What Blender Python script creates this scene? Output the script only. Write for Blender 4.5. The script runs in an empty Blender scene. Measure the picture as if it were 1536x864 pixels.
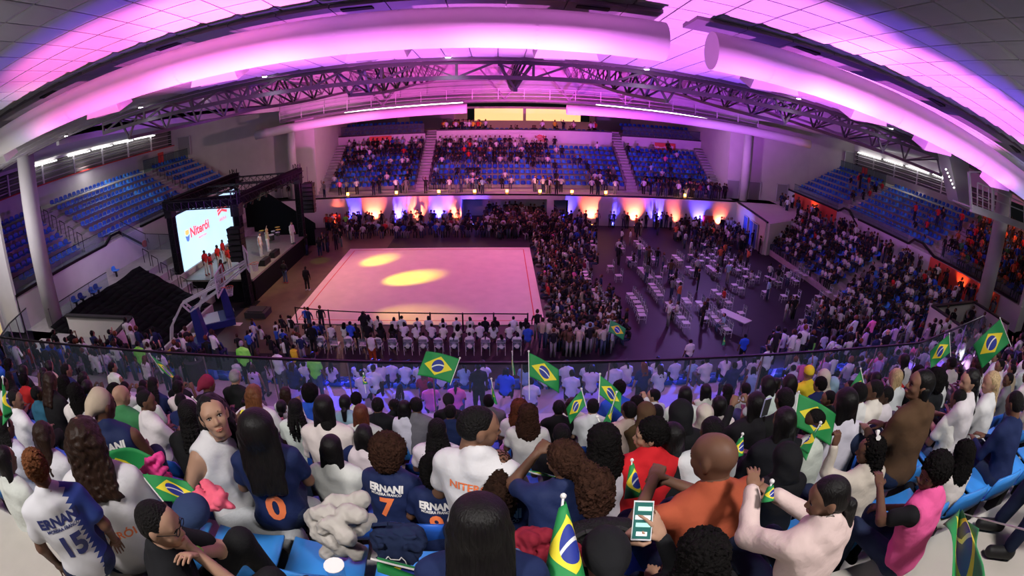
import bpy, math, random
import numpy as np
from mathutils import Matrix, Vector, noise as mnoise
random.seed(7); rng = np.random.default_rng(7)
S = bpy.context.scene
COL = S.collection
# ------------------------------------------------------------------ camera (an ultra-wide fisheye phone lens)
YAW, PIT, ROL, FPX, CZ = 0.029, 0.364, 0.008, 800.0, 11.6
_cy, _sy = math.cos(YAW), math.sin(YAW)
FW = np.array([_sy*math.cos(PIT), _cy*math.cos(PIT), -math.sin(PIT)])
_R = np.array([_cy, -_sy, 0.0]); _U = np.cross(_R, FW)
RT = math.cos(ROL)*_R + math.sin(ROL)*_U; UP = -math.sin(ROL)*_R + math.cos(ROL)*_U
CAM0 = np.array([0, 0, CZ])
cam = bpy.data.cameras.new('camera'); cam_o = bpy.data.objects.new('camera', cam); COL.objects.link(cam_o)
cam.type = 'PANO'; cam.sensor_width = 36; cam.sensor_fit = 'HORIZONTAL'
cam.panorama_type = 'FISHEYE_EQUISOLID'
cam.fisheye_lens = FPX*36/1536; cam.fisheye_fov = math.pi
cam.clip_start = 0.05; cam.clip_end = 500
cam_o.matrix_world = Matrix(((RT[0], UP[0], -FW[0], 0), (RT[1], UP[1], -FW[1], 0), (RT[2], UP[2], -FW[2], CZ), (0, 0, 0, 1)))
S.camera = cam_o
def ray(px, py):
    x, y = px-768, 432-py; r = math.hypot(x, y)+1e-9; th = 2*math.asin(r/2/FPX)
    return math.sin(th)*(x/r*RT+y/r*UP)+math.cos(th)*FW
def onz(px, py, z): d = ray(px, py); return CAM0+(z-CZ)/d[2]*d
def ony(px, py, y): d = ray(px, py); return CAM0+y/d[1]*d
def onx(px, py, x): d = ray(px, py); return CAM0+x/d[0]*d
# ------------------------------------------------------------------ exposure, world
S.view_settings.view_transform = 'Standard'; S.view_settings.look = 'None'
S.view_settings.exposure = 0.0; S.view_settings.gamma = 1.0; S.view_settings.use_curve_mapping = False
S.cycles.max_bounces = 5; S.cycles.diffuse_bounces = 1; S.cycles.glossy_bounces = 2; S.cycles.transparent_max_bounces = 10
S.cycles.use_denoising = True; S.cycles.sample_clamp_indirect = 4.0
S.cycles.caustics_reflective = False; S.cycles.caustics_refractive = False
W = bpy.data.worlds.new('world'); S.world = W; W.use_nodes = True
W.node_tree.nodes['Background'].inputs[0].default_value = (0.05, 0.05, 0.06, 1)
W.node_tree.nodes['Background'].inputs[1].default_value = 0.08
# ------------------------------------------------------------------ large lights
def lamp(kind, name, loc, target=None, energy=100, color=(1, 1, 1), size=0.3, angle=60, blend=0.5, size_y=None):
    L = bpy.data.lights.new(name, kind); L.energy = energy; L.color = color
    if kind == 'SPOT': L.spot_size = math.radians(angle); L.spot_blend = blend; L.shadow_soft_size = size
    elif kind == 'AREA':
        L.shape = 'RECTANGLE'; L.size = size; L.size_y = size_y or size
    else: L.shadow_soft_size = size
    o = bpy.data.objects.new(name, L); COL.objects.link(o); o.location = loc
    if target is not None: o.rotation_euler = (Vector(target)-Vector(loc)).to_track_quat('-Z', 'Y').to_euler()
    return o
# spots added in mid-air, without fixtures, to wash the roof in magenta and violet
lamp('SPOT', 'wash_light', (-5.0, 8.2, 3.5), (-7.6, 11.4, 13), 10000, (1, .17, .5), .12, 56, .5)
lamp('SPOT', 'wash_light', (-2.0, 8.18, 3.5), (-2.6, 11.6, 13), 10500, (1, .24, .9), .12, 62, .35)
lamp('SPOT', 'wash_light', (3.0, 8.18, 3.5), (3.8, 11.6, 13), 10500, (.88, .22, 1), .12, 62, .35)
lamp('SPOT', 'wash_light', (7.6, 8.14, 3.5), (10.8, 11.5, 13), 11500, (1, .20, .8), .12, 60, .35)
lamp('SPOT', 'wash_light', (-4, 20.5, 3.4), (-5, 16.6, 13), 5200, (.38, .09, 1), .12, 70, .6)
lamp('SPOT', 'wash_light', (7, 20.5, 3.4), (9, 16.6, 13), 5200, (.28, .07, 1), .12, 70, .6)
for hx in (-5, 7, 10):
    lamp('SPOT', 'wash_light', (hx, 8.45, 3.5), (hx*1.4, 10, 13), 2200, (.16, .05, 1), .08, 66, .4)
lamp('SPOT', 'duct_light', (-11, 8.5, 3.6), (-14.5, 10.5, 12.3), 1500, (1, .92, .88), .12, 50, .6)
lamp('SPOT', 'duct_light', (13, 8.5, 3.6), (17.5, 10.5, 11.8), 1100, (1, .92, .9), .12, 45, .6)
lamp('SPOT', 'wash_light', (4.2, 39.5, 3.4), (3, 42, 13), 14000, (1, .10, .75), .2, 125, .6)
lamp('SPOT', 'wash_light', (-11, 30, 3.4), (-8, 40, 13), 14000, (1, .13, .75), .2, 105, .6)
lamp('SPOT', 'wash_light', (13, 30, 3.4), (14, 40, 13), 14000, (.55, .08, 1), .2, 105, .6)
lamp('SPOT', 'wash_light', (-13, 24, 6.5), (-23, 28, 12), 1500, (.45, .12, 1), .3, 120, .8)
lamp('SPOT', 'wash_light', (18, 26, 5.5), (27, 30, 12), 1500, (.6, .14, 1), .3, 120, .8)
lamp('SPOT', 'wash_light', (-5, 38, 9.5), (-22, 48, 7), 3000, (1, .5, .68), .3, 60, .8)
lamp('SPOT', 'wash_light', (10, 38, 9.0), (27, 48, 6), 3000, (.85, .5, 1), .3, 46, .8)
# light on the floor mat and the house lights over the south stand
lamp('SPOT', 'floor_wash_light', (-12, 37, 7.5), (-4, 31.5, 0), 1500, (1, .46, .36), .4, 110, .6)
lamp('SPOT', 'floor_wash_light', (6, 40, 11), (-2, 31, 0), 2500, (1, .30, .60), .4, 70, .6)
lamp('SPOT', 'yellow_spot_light', (-12.6, 30.0, 6.6), (-8.6, 36.0, 0), 9000, (1, .85, .0), .15, 16, .9)
lamp('SPOT', 'yellow_spot_light', (-12.6, 28.0, 6.6), (-5.6, 32.2, 0), 15000, (1, .85, .0), .15, 17, .9)
lamp('SPOT', 'yellow_spot_light', (-12.6, 27.0, 6.6), (-4.5, 26.2, 0), 3500, (1, .8, .05), .15, 22, 1)
for hx in (-6.5, -2.2, 2.2, 6.5):
    lamp('SPOT', 'house_light', (hx, -.6, 14.0), (hx*1.05, 3.4, 8.5), 800, (1, .95, .93), .35, 95, .7)
for hx in (-9.5, 10.5):
    lamp('SPOT', 'house_light', (hx, 1.5, 13.2), (hx*1.25, 7.5, 6.5), 600, (1, .9, .93), .35, 90, .8)
for hx in (-10, 11):
    lamp('SPOT', 'house_light', (hx, 1.0, 10.6), (hx*1.1, 5, 14), 260, (1, .97, .95), .3, 130, .8)  # added fill aimed up, turns the ceiling corners a neutral grey
lamp('AREA', 'house_light', (-29.5, 33, 10.4), (-28, 33, 5), 420, (1, .95, .95), 1.0, size_y=20)
lamp('AREA', 'house_light', (-23.5, 12, 10.5), (-24, 18, 4), 380, (1, .93, .97), 1.5, size_y=1.5)
lamp('SPOT', 'house_light', (-18, 19, 11.6), (-25.5, 28, 3.4), 1500, (1, .93, 1), .3, 60, .9)  # added fill to whiten the west wall and column, not a house lamp
lamp('SPOT', 'house_light', (23, 19, 11.2), (30, 31, 3.4), 250, (1, .93, 1), .3, 55, .9)  # added fill on the east wall, weaker than the west one
lamp('POINT', 'house_light', (17.5, 11.5, 9.2), None, 45, (1, .95, 1), .2)  # added fill beside the steel balcony so it reads white
lamp('SPOT', 'blue_spot_light', (18.6, 42.5, 2.6), (22.6, 42.8, 1.2), 700, (.15, .15, 1), .1, 80, .8)
lamp('AREA', 'house_light', (33.5, 36, 8.8), (32, 36, 5), 60, (1, .9, .92), 1.0, size_y=18)
lamp('AREA', 'house_light', (30, 12.5, 10.0), (30, 18, 4), 300, (1, .9, .97), 1.5, size_y=1.5)
lamp('SPOT', 'court_wash_light', (18, 42, 11), (13, 32, 0), 3600, (.5, .3, 1), .5, 80, .7)
lamp('SPOT', 'court_wash_light', (4, 17, 12), (10, 27, 0), 650, (.75, .62, 1), .5, 80, .7)
lamp('SPOT', 'court_wash_light', (22, 19, 11.0), (24, 30, 2), 300, (1, .8, .9), .5, 90, .7)
lamp('SPOT', 'court_wash_light', (2.5, 46, 11.0), (6, 38, 0), 900, (1, .4, .5), .5, 90, .7)
lamp('SPOT', 'stage_floor_light', (-13.2, 29, 6.6), (-12.6, 29.5, 0), 500, (1, .62, .25), .15, 100, .7)
lamp('SPOT', 'green_spot_light', (-13.2, 36, 6.6), (-13.2, 36.2, 0), 500, (.6, 1, .05), .1, 16, .5)
lamp('SPOT', 'blue_spot_light', (-14, 31, 7.0), (-3.6, 13.2, 3.6), 130000, (.05, .07, 1), .15, 16, .8)
lamp('SPOT', 'blue_spot_light', (20, 34, 9.0), (3.4, 13.4, 3.8), 120000, (.06, .08, 1), .15, 17, .9)
lamp('SPOT', 'blue_spot_light', (20, 34, 9.0), (12, 13.6, 3), 26000, (.2, .14, 1), .15, 34, .9)
lamp('SPOT', 'pink_spot_light', (6, 34, 9.0), (-.8, 13.2, 3.4), 9000, (1, .35, .75), .15, 10, .9)
lamp('SPOT', 'stand_wash_light', (2, 17.5, 11.6), (0, 12, 3.5), 200, (1, .75, .95), .5, 120, .7)
lamp('SPOT', 'stand_wash_light', (2, 22, 12.0), (2, 57, 6.2), 13000, (1, .30, .55), .5, 32, .9)
lamp('SPOT', 'stage_light', (-13.5, 30.5, 6.6), (-17, 32, 1.5), 700, (1, .8, .55), .15, 90, .7)
# ------------------------------------------------------------------ materials
def _nodes(name):
    m = bpy.data.materials.new(name); m.use_nodes = True; t = m.node_tree
    return m, t, t.nodes['Principled BSDF']
def mat(name, col, rough=.6, metal=0., bump=0., bscale=40, var=.0, vscale=6, spec=.5, emit=0, coat=0):
    m, t, b = _nodes(name)
    b.inputs['Base Color'].default_value = (*col, 1); b.inputs['Roughness'].default_value = rough
    b.inputs['Metallic'].default_value = metal; b.inputs['Specular IOR Level'].default_value = spec
    b.inputs['Coat Weight'].default_value = coat
    tc = t.nodes.new('ShaderNodeTexCoord')
    if emit:
        b.inputs['Emission Color'].default_value = (*col, 1); b.inputs['Emission Strength'].default_value = emit
    if var:
        n = t.nodes.new('ShaderNodeTexNoise'); n.inputs['Scale'].default_value = vscale; n.inputs['Detail'].default_value = 4
        t.links.new(tc.outputs['Object'], n.inputs['Vector'])
        mr = t.nodes.new('ShaderNodeMapRange'); mr.inputs[1].default_value = .3; mr.inputs[2].default_value = .7
        mr.inputs[3].default_value = 1-var; mr.inputs[4].default_value = 1+var
        t.links.new(n.outputs[0], mr.inputs[0])
        h = t.nodes.new('ShaderNodeVectorMath'); h.operation = 'SCALE'; h.inputs[0].default_value = col
        t.links.new(mr.outputs[0], h.inputs['Scale']); t.links.new(h.outputs[0], b.inputs['Base Color'])
    if bump:
        n = t.nodes.new('ShaderNodeTexNoise'); n.inputs['Scale'].default_value = bscale; n.inputs['Detail'].default_value = 3
        t.links.new(tc.outputs['Object'], n.inputs['Vector'])
        bp = t.nodes.new('ShaderNodeBump'); bp.inputs['Strength'].default_value = bump; bp.inputs['Distance'].default_value = .02
        t.links.new(n.outputs[0], bp.inputs['Height']); t.links.new(bp.outputs[0], b.inputs['Normal'])
    return m
def mat_obj(name, rough=.7, bump=.3, bscale=60, var=.12, spec=.3, vscale=9):
    """colour comes from the object's own colour, with weave and wear"""
    m, t, b = _nodes(name)
    oi = t.nodes.new('ShaderNodeObjectInfo'); tc = t.nodes.new('ShaderNodeTexCoord')
    n = t.nodes.new('ShaderNodeTexNoise'); n.inputs['Scale'].default_value = vscale; n.inputs['Detail'].default_value = 4
    t.links.new(tc.outputs['Object'], n.inputs['Vector'])
    mr = t.nodes.new('ShaderNodeMapRange'); mr.inputs[1].default_value = .3; mr.inputs[2].default_value = .7
    mr.inputs[3].default_value = 1-var; mr.inputs[4].default_value = 1+var; t.links.new(n.outputs[0], mr.inputs[0])
    h = t.nodes.new('ShaderNodeVectorMath'); h.operation = 'SCALE'
    t.links.new(oi.outputs['Color'], h.inputs[0]); t.links.new(mr.outputs[0], h.inputs['Scale'])
    t.links.new(h.outputs[0], b.inputs['Base Color'])
    b.inputs['Roughness'].default_value = rough; b.inputs['Specular IOR Level'].default_value = spec
    if bump:
        n2 = t.nodes.new('ShaderNodeTexNoise'); n2.inputs['Scale'].default_value = bscale; n2.inputs['Detail'].default_value = 3
        t.links.new(tc.outputs['Object'], n2.inputs['Vector'])
        bp = t.nodes.new('ShaderNodeBump'); bp.inputs['Strength'].default_value = bump; bp.inputs['Distance'].default_value = .015
        t.links.new(n2.outputs[0], bp.inputs['Height']); t.links.new(bp.outputs[0], b.inputs['Normal'])
    return m
def mat_vcol(name, rough=.7):
    m, t, b = _nodes(name)
    a = t.nodes.new('ShaderNodeVertexColor'); a.layer_name = 'Col'; t.links.new(a.outputs[0], b.inputs['Base Color'])
    b.inputs['Roughness'].default_value = rough; b.inputs['Specular IOR Level'].default_value = .2
    return m
def mat_glass(name, tint=(.82, .9, .92), alpha=.78):
    """thin pane: mostly see-through with a faint tint and a reflection"""
    m = bpy.data.materials.new(name); m.use_nodes = True; t = m.node_tree; t.nodes.clear()
    o = t.nodes.new('ShaderNodeOutputMaterial'); mx = t.nodes.new('ShaderNodeMixShader'); mx.inputs[0].default_value = 1-alpha
    tr = t.nodes.new('ShaderNodeBsdfTransparent'); tr.inputs[0].default_value = (*tint, 1)
    pb = t.nodes.new('ShaderNodeBsdfPrincipled'); pb.inputs['Base Color'].default_value = (.25, .32, .4, 1); pb.inputs['Roughness'].default_value = .12
    t.links.new(tr.outputs[0], mx.inputs[1]); t.links.new(pb.outputs[0], mx.inputs[2]); t.links.new(mx.outputs[0], o.inputs[0])
    return m
M = dict(
    white=mat('white_paint', (.62, .6, .6), .6, var=.04, vscale=1.2, bump=.05), cream=mat('cream_paint', (.66, .63, .58), .6, var=.04, vscale=1, bump=.05),
    concrete=mat('grey_concrete', (.4, .38, .37), .7, var=.1, vscale=2, bump=.2, bscale=20), tread=mat('beige_stone_tread', (.56, .52, .46), .45, var=.07, vscale=3, bump=.05),
    court=mat('dark_court_floor', (.013, .010, .016), .5, var=.15, vscale=1.5, spec=.25), wood=mat('worn_court_boards', (.09, .065, .035), .5, var=.2, vscale=1.5),
    matm=mat('rose_mat_carpet', (.78, .62, .56), .85, var=.05, vscale=1.2, bump=.1, bscale=120), redline=mat('red_tape', (.65, .06, .05), .6),
    black=mat('black_cloth', (.006, .006, .007), .9, bump=.3, bscale=8, spec=.1), blackmetal=mat('black_metal', (.012, .012, .014), .45, metal=.5),
    ceil=mat('ceiling_panel_fabric', (.62, .6, .6), .75, var=.03, vscale=2, bump=.08, bscale=6), joint=mat('panel_joint', (.2, .19, .2), .8),
    duct=mat('white_duct_fabric', (.82, .79, .8), .65, var=.02, vscale=2, bump=.06, bscale=3), steel=mat('painted_steel', (.17, .14, .17), .5, metal=.2),
    whitesteel=mat('white_steel', (.66, .65, .66), .45, metal=.1), slot=mat('dark_slot', (.01, .01, .01), .9), grille=mat('grey_grille', (.25, .25, .3), .6),
    red=mat('red_paint', (.6, .05, .03), .5), redbanner=mat('red_banner', (.75, .1, .05), .6), blue=mat('blue_padding', (.012, .02, .16), .5, bump=.1),
    glass=mat_glass('rail_glass', (.86, .9, .94), .92), glassn=mat_glass('dark_glass', (.62, .72, .66), .86), clear=mat_glass('clear_acrylic', (.95, .93, .95), .9), rubber=mat('dark_rubber', (.02, .02, .02), .8),
    seat=mat_obj('seat_plastic', .35, .05, 30, .05, .5), lampglow=mat('lamp_glow', (1, .97, 1), emit=45), tube=mat('tube_glow', (1, .98, .95), emit=7),
    winglow=mat('lit_room', (1, .62, .25), .8, emit=1.1), orangewarm=mat('orange_glow', (1, .35, .06), emit=14), net=mat('net_cord', (.8, .75, .78), .8),
    orange=mat('orange_rim', (.75, .12, .03), .4), yellow=mat('yellow_paint', (.7, .55, .08), .5), louvre=mat('grey_louvre', (.22, .21, .21), .6), door=mat('grey_door', (.3, .3, .3), .5),
)
# ------------------------------------------------------------------ mesh helpers
class MB:
    def __init__(s): s.v = []; s.f = []
    def add(s, vs, fs):
        n = len(s.v); s.v += [tuple(map(float, p)) for p in vs]; s.f += [tuple(n+i for i in f) for f in fs]; return s
    def hexa(s, p): return s.add(p, [(0, 3, 2, 1), (4, 5, 6, 7), (0, 1, 5, 4), (1, 2, 6, 5), (2, 3, 7, 6), (3, 0, 4, 7)])
    def box(s, x0, x1, y0, y1, z0, z1): return s.hexa([(x0, y0, z0), (x1, y0, z0), (x1, y1, z0), (x0, y1, z0), (x0, y0, z1), (x1, y0, z1), (x1, y1, z1), (x0, y1, z1)])
    def tube(s, a, b, r, n=8, r2=None, cap=True):
        a = Vector(a); b = Vector(b); d = b-a
        if d.length < 1e-6: return s
        q = d.to_track_quat('Z', 'Y'); r2 = r if r2 is None else r2; vs = []
        for c, rr in ((a, r), (b, r2)):
            for i in range(n):
                t = 2*math.pi*i/n; vs.append(c+q@Vector((rr*math.cos(t), rr*math.sin(t), 0)))
        fs = [(i, (i+1) % n, n+(i+1) % n, n+i) for i in range(n)]
        if cap: fs += [tuple(range(n-1, -1, -1)), tuple(range(n, 2*n))]
        return s.add(vs, fs)
    def path(s, pts, r, n=6):
        for a, b in zip(pts, pts[1:]): s.tube(a, b, r, n)
        return s
    def bar(s, a, b, w, h=None):
        """a square-section bar between two points"""
        a = Vector(a); b = Vector(b); q = (b-a).to_track_quat('Z', 'Y'); h = h or w
        vs = [c+q@Vector((x*w/2, y*h/2, 0)) for c in (a, b) for x, y in ((-1, -1), (1, -1), (1, 1), (-1, 1))]
        return s.add(vs, [(0, 3, 2, 1), (4, 5, 6, 7), (0, 1, 5, 4), (1, 2, 6, 5), (2, 3, 7, 6), (3, 0, 4, 7)])
    def wall(s, a, b, z0, z1, th=.2):
        """upright slab from a to b (x, y), thickness to the left of a->b"""
        d = Vector((b[0]-a[0], b[1]-a[1])).normalized(); n = (-d.y*th, d.x*th)
        z0 = z0 if isinstance(z0, tuple) else (z0, z0); z1 = z1 if isinstance(z1, tuple) else (z1, z1)
        return s.hexa([(a[0], a[1], z0[0]), (b[0], b[1], z0[1]), (b[0]+n[0], b[1]+n[1], z0[1]), (a[0]+n[0], a[1]+n[1], z0[0]),
                       (a[0], a[1], z1[0]), (b[0], b[1], z1[1]), (b[0]+n[0], b[1]+n[1], z1[1]), (a[0]+n[0], a[1]+n[1], z1[0])])
    def sphere(s, c, r, n=8, m=6, sc=(1, 1, 1)):
        vs = [(c[0], c[1], c[2]-r*sc[2])]
        for j in range(1, m):
            t = math.pi*j/m
            for i in range(n):
                p = 2*math.pi*i/n; vs.append((c[0]+r*sc[0]*math.sin(t)*math.cos(p), c[1]+r*sc[1]*math.sin(t)*math.sin(p), c[2]-r*sc[2]*math.cos(t)))
        vs.append((c[0], c[1], c[2]+r*sc[2])); fs = [(0, 1+(i+1) % n, 1+i) for i in range(n)]
        for j in range(m-2):
            for i in range(n): fs.append((1+j*n+i, 1+j*n+(i+1) % n, 1+(j+1)*n+(i+1) % n, 1+(j+1)*n+i))
        e = 1+(m-1)*n; fs += [(e, 1+(m-2)*n+i, 1+(m-2)*n+(i+1) % n) for i in range(n)]
        return s.add(vs, fs)
    def mesh(s, name, smooth=False):
        me = bpy.data.meshes.new(name); me.from_pydata(s.v, [], s.f); me.update()
        if smooth: me.shade_smooth()
        return me
    def build(s, name, m, parent=None, smooth=False, color=None):
        me = s.mesh(name, smooth); me.materials.append(m); return link(name, me, parent, color)
def link(name, me, parent=None, color=None):
    o = bpy.data.objects.new(name, me); COL.objects.link(o)
    if parent: o.parent = parent
    if color is not None: o.color = (*color[:3], 1)
    return o
def tag(o, label=None, cat=None, group=None, kind=None):
    if label: o['label'] = label
    if cat: o['category'] = cat
    if group: o['group'] = group
    if kind: o['kind'] = kind
    return o
def empty(name, loc=(0, 0, 0), rz=0, label=None, cat=None, group=None, kind=None):
    o = bpy.data.objects.new(name, None); COL.objects.link(o); o.location = loc; o.rotation_euler = (0, 0, rz); o.empty_display_size = .1
    return tag(o, label, cat, group, kind)
def struct(mb, name, m, label=None, smooth=False): return tag(mb.build(name, m, smooth=smooth), label, kind='structure')
KIDS = {}
def copy_thing(root, loc, rz=None, label=None, group=None):
    r = root.copy(); COL.objects.link(r); r.location = loc
    if rz is not None: r.rotation_euler = (0, 0, rz)
    if label: r['label'] = label
    if group: r['group'] = group
    for c in list(root.children):
        d = c.copy(); COL.objects.link(d); d.parent = r
        for g in list(c.children):
            e = g.copy(); COL.objects.link(e); e.parent = d
    return r
def text_mesh(txt, size, ext=.0, align='CENTER', bold=0.0):
    cu = bpy.data.curves.new('lettering', 'FONT'); cu.body = txt; cu.size = size; cu.extrude = ext; cu.align_x = align; cu.align_y = 'CENTER'; cu.resolution_u = 3; cu.offset = bold
    o = bpy.data.objects.new('tmp', cu); COL.objects.link(o); bpy.context.view_layer.update()
    me = bpy.data.meshes.new_from_object(o.evaluated_get(bpy.context.evaluated_depsgraph_get())); bpy.data.objects.remove(o); bpy.data.curves.remove(cu)
    return me
def xf(me, mtx): me.transform(mtx); me.update(); return me
# ================================================================== SETTING
AX = 2.2
# ---- court floor and mat
struct(MB().box(-24, 29, 8.5, 46.5, -.3, 0), 'floor', M['court'], 'dark court floor of the arena')
struct(MB().box(-15.3, -8.6, 21.5, 45, 0, .006), 'floor_boards', M['wood'], 'worn brown strip of court floor beside the stage')
mt = empty('gymnastics_mat', (-4.55, 32, 0), 0, 'large rose pink gymnastics mat with a thin red border line', 'mat')
MB().box(-7, 7, -7, 7, 0.008, .05).build('carpet', M['matm'], mt)
b = MB()
for s in (-1, 1):
    b.box(-6.5, 6.5, s*6.5-.03, s*6.5+.03, .05, .054); b.box(s*6.5-.03, s*6.5+.03, -6.5, 6.5, .05, .0545)
tag(b.build('border_line', M['redline'], mt), 'red border line')
# ---- stepped stands; each tread is a piece of the stand
def steps(mb, x0, x1, y0, y1, z0, n, dp, dz, axis, sgn, base):
    """n treads; axis 'y': steps rise along y*sgn from y0; base = underside height"""
    for k in range(n):
        if axis == 'y': a = y0+sgn*dp*k; lo, hi = sorted((a, a+sgn*dp)); mb.box(x0, x1, lo, hi, base, z0+dz*k)
        else: a = x0+sgn*dp*k; lo, hi = sorted((a, a+sgn*dp)); mb.box(lo, hi, y0, y1, base, z0+dz*k)
    return mb
# north: wall, walkway, eight rows, banner wall, upper tier
struct(MB().wall((-3.2, 46.5), (-22, 46.5), 0, 2.68), 'wall_north', M['white'], 'white front wall of the north stand')
nw = MB().wall((4.4, 46.5), (-3.2, 46.5), 2.35, 2.68).wall((5.0, 46.5), (4.4, 46.5), 0, 2.68).wall((22.9, 46.2), (6.3, 46.5), 0, 2.68).wall((6.3, 46.5), (5.0, 46.5), 2.3, 2.68)
struct(nw, 'wall_north_east', M['white'], 'white uplit front wall of the north stand')
struct(MB().box(-3.4, 6.6, 50, 50.1, 0, 2.6).box(-3.4, -3.2, 46.7, 50, 0, 2.6).box(4.4, 4.6, 46.7, 50, 0, 2.6), 'wall_tunnel', M['cream'], 'walls of the tunnel under the north stand')
struct(MB().box(-3.4, 6.6, 46.5, 50, -.3, 0), 'floor_tunnel', M['court'])
struct(MB().box(-22, 27.5, 46.4, 48.3, 2.6, 2.7), 'floor_north_walkway', M['concrete'], 'concrete walkway above the uplit wall')
struct(MB().box(-22, 23, 46.3, 46.42, 2.68, 2.82), 'trim_1', M['blackmetal'], 'black edge trim of the north walkway')
ns = MB()
for (xa, xb) in ((-16.2, -7.6), (-6.4, 12.1), (13.2, 21.4)): steps(ns, xa, xb, 48.3, 0, 2.9, 9, .85, .4, 'y', 1, 2.3)
struct(ns, 'floor_north_stand', M['concrete'], 'stepped concrete of the north stand')
ns = MB()
for (xa, xb) in ((-7.6, -6.4), (12.1, 13.2), (-17.2, -16.2), (21.4, 22.4)): steps(ns, xa, xb, 48.0, 0, 2.8, 22 if xa > -10 and xa < 20 else 17, .45, .24, 'y', 1, 2.0)
struct(ns, 'floor_north_stairs', M['concrete'], 'concrete aisle stairs of the north stand')
bw = MB().wall((-7.6, 56.2), (-17.2, 56.2), 5.6, 7.6).wall((22.4, 56.2), (13.2, 56.2), 5.5, 7.5).wall((12.1, 56.2), (-6.4, 56.2), 5.6, 7.85)
struct(bw, 'wall_banner', M['white'], 'white banner wall along the back rows of the north stand')
struct(MB().box(-6.4, 12.1, 56.05, 56.3, 7.83, 7.98).box(-17.2, -7.6, 56.05, 56.3, 7.55, 7.7).box(13.2, 22.4, 56.05, 56.3, 7.45, 7.6), 'trim_2', M['blackmetal'])
for k, (xa, xb) in enumerate(((-4.6, -.4), (.3, 5.2), (6.0, 11.2))):   # raised frames on the banner wall
    f = MB().box(xa, xb, 56.12, 56.2, 7.55, 7.6).box(xa, xa+.05, 56.12, 56.2, 6.4, 7.6).box(xb-.05, xb, 56.12, 56.2, 6.4, 7.6)
    struct(f, 'trim_3', M['cream'])
struct(MB().box(-17.2, 22.4, 56.4, 64.5, 7.2, 7.4), 'floor_upper_tier', M['concrete'])
struct(MB().wall((22.4, 64), (-17.2, 64), 7.4, 8.5).wall((22.4, 64), (11.0, 64), 8.5, 10.2).wall((-3.6, 64), (-17.2, 64), 8.5, 10.2).wall((11, 64), (-3.6, 64), 9.95, 10.2).box(3.0, 3.35, 63.9, 64.1, 8.5, 10), 'wall_back', mat('warm_white_paint', (.7, .55, .42), .6))
w = tag(MB().box(-2.75, 3.0, 64.02, 64.06, 8.5, 9.97).build('window_1', M['winglow']), 'wide lit window of a room behind the upper tier', kind='structure')
w = tag(MB().box(3.35, 9.9, 64.02, 64.06, 8.5, 9.97).build('window_2', M['winglow']), 'wide lit window beside the potted plant', kind='structure')
struct(MB().box(-10.5, -5.2, 63.6, 63.75, 7.6, 9.8).box(11.6, 16, 63.6, 63.75, 7.6, 9.8).box(-17, -12, 63.6, 63.75, 7.6, 9.6), 'wall_shutter', M['louvre'], 'grey slatted shutters behind the upper tier')
# north-west and north-east white walls
struct(MB().wall((-17.2, 48.45), (-17.2, 64), 2.7, 10.6).wall((-27, 48.2), (-17.2, 48.2), 2.7, 11.2).wall((-33.7, 47.6), (-27, 48.2), 2.7, 11.4), 'wall_north_west', M['cream'], 'tall white walls at the north west corner')
struct(MB().wall((22.4, 64), (22.4, 48.45), 2.7, 10.2).wall((22.4, 48.2), (32.3, 48.2), 2.7, 10.8).wall((32.3, 48.2), (38.4, 47.6), 2.7, 10.6), 'wall_north_east_corner', M['cream'], 'tall white walls at the north east corner')
nwf = MB().box(-34, -17.2, 46.5, 48.2, 2.5, 2.7)
struct(nwf, 'floor_north_west_walkway', M['concrete'])
struct(MB().wall((22.9, 46.2), (22.9, 46.0), 0, 2.7).wall((21.9, 38.0), (22.9, 46.0), 0, 2.7).wall((27.0, 40.6), (21.9, 38.0), 0, 2.7).hexa([(22.0, 38.1, 2.55), (27.0, 40.7, 2.55), (30, 48.3, 2.55), (22.8, 48.3, 2.55), (22.0, 38.1, 2.7), (27.0, 40.7, 2.7), (30, 48.3, 2.7), (22.8, 48.3, 2.7)]).hexa([(27, 40.7, 2.45), (38.5, 40.7, 2.45), (38.5, 48.3, 2.45), (27, 48.3, 2.45), (27, 40.7, 2.69), (38.5, 40.7, 2.69), (38.5, 48.3, 2.69), (27, 48.3, 2.69)]), 'wall_corner_east', M['cream'], 'white angled wall with blue doors at the north east corner')
struct(MB().bar((21.85, 38, 2.75), (22.85, 46.1, 2.75), .14), 'trim_4', M['blackmetal'])
# west: lower steps, walkway, wall, seven rows, louvred windows
ws = steps(MB(), -18.1, 0, 26.6, 46.4, .45, 6, .8, .45, 'x', -1, -.1)
struct(ws, 'floor_west_lower_steps', M['concrete'], 'pale concrete steps beside the stage')
ws = steps(MB(), -18.1, 0, 16.5, 26.6, .45, 6, .8, .45, 'x', -1, -.1)
struct(ws, 'floor_west_covered_steps', M['rubber'])
struct(MB().box(-27.5, -22.9, 12, 48, 2.4, 2.7), 'floor_west_walkway', M['concrete'], 'grey walkway in front of the west wall')
struct(MB().hexa([(-25.4, 17, 2.7), (-25.2, 17, 2.7), (-25.2, 48, 2.7), (-25.4, 48, 2.7), (-25.4, 17, 4.65), (-25.2, 17, 4.65), (-25.2, 48, 4.65), (-25.4, 48, 4.65)]), 'wall_west', M['white'], 'white wall under the west stand')
tr = MB().bar((-25.25, 17, 4.7), (-25.25, 26.0, 4.7), .16).bar((-25.25, 26, 4.7), (-25.25, 26.7, 5.1), .16).bar((-25.25, 26.7, 5.1), (-25.25, 27.6, 5.1), .16).bar((-25.25, 27.6, 5.1), (-25.25, 30.4, 3.3), .16).bar((-25.25, 30.3, 4.75), (-25.25, 48, 4.75), .16)
struct(tr, 'trim_5', M['blackmetal'], 'black coping of the west wall')
wr = MB()
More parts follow.
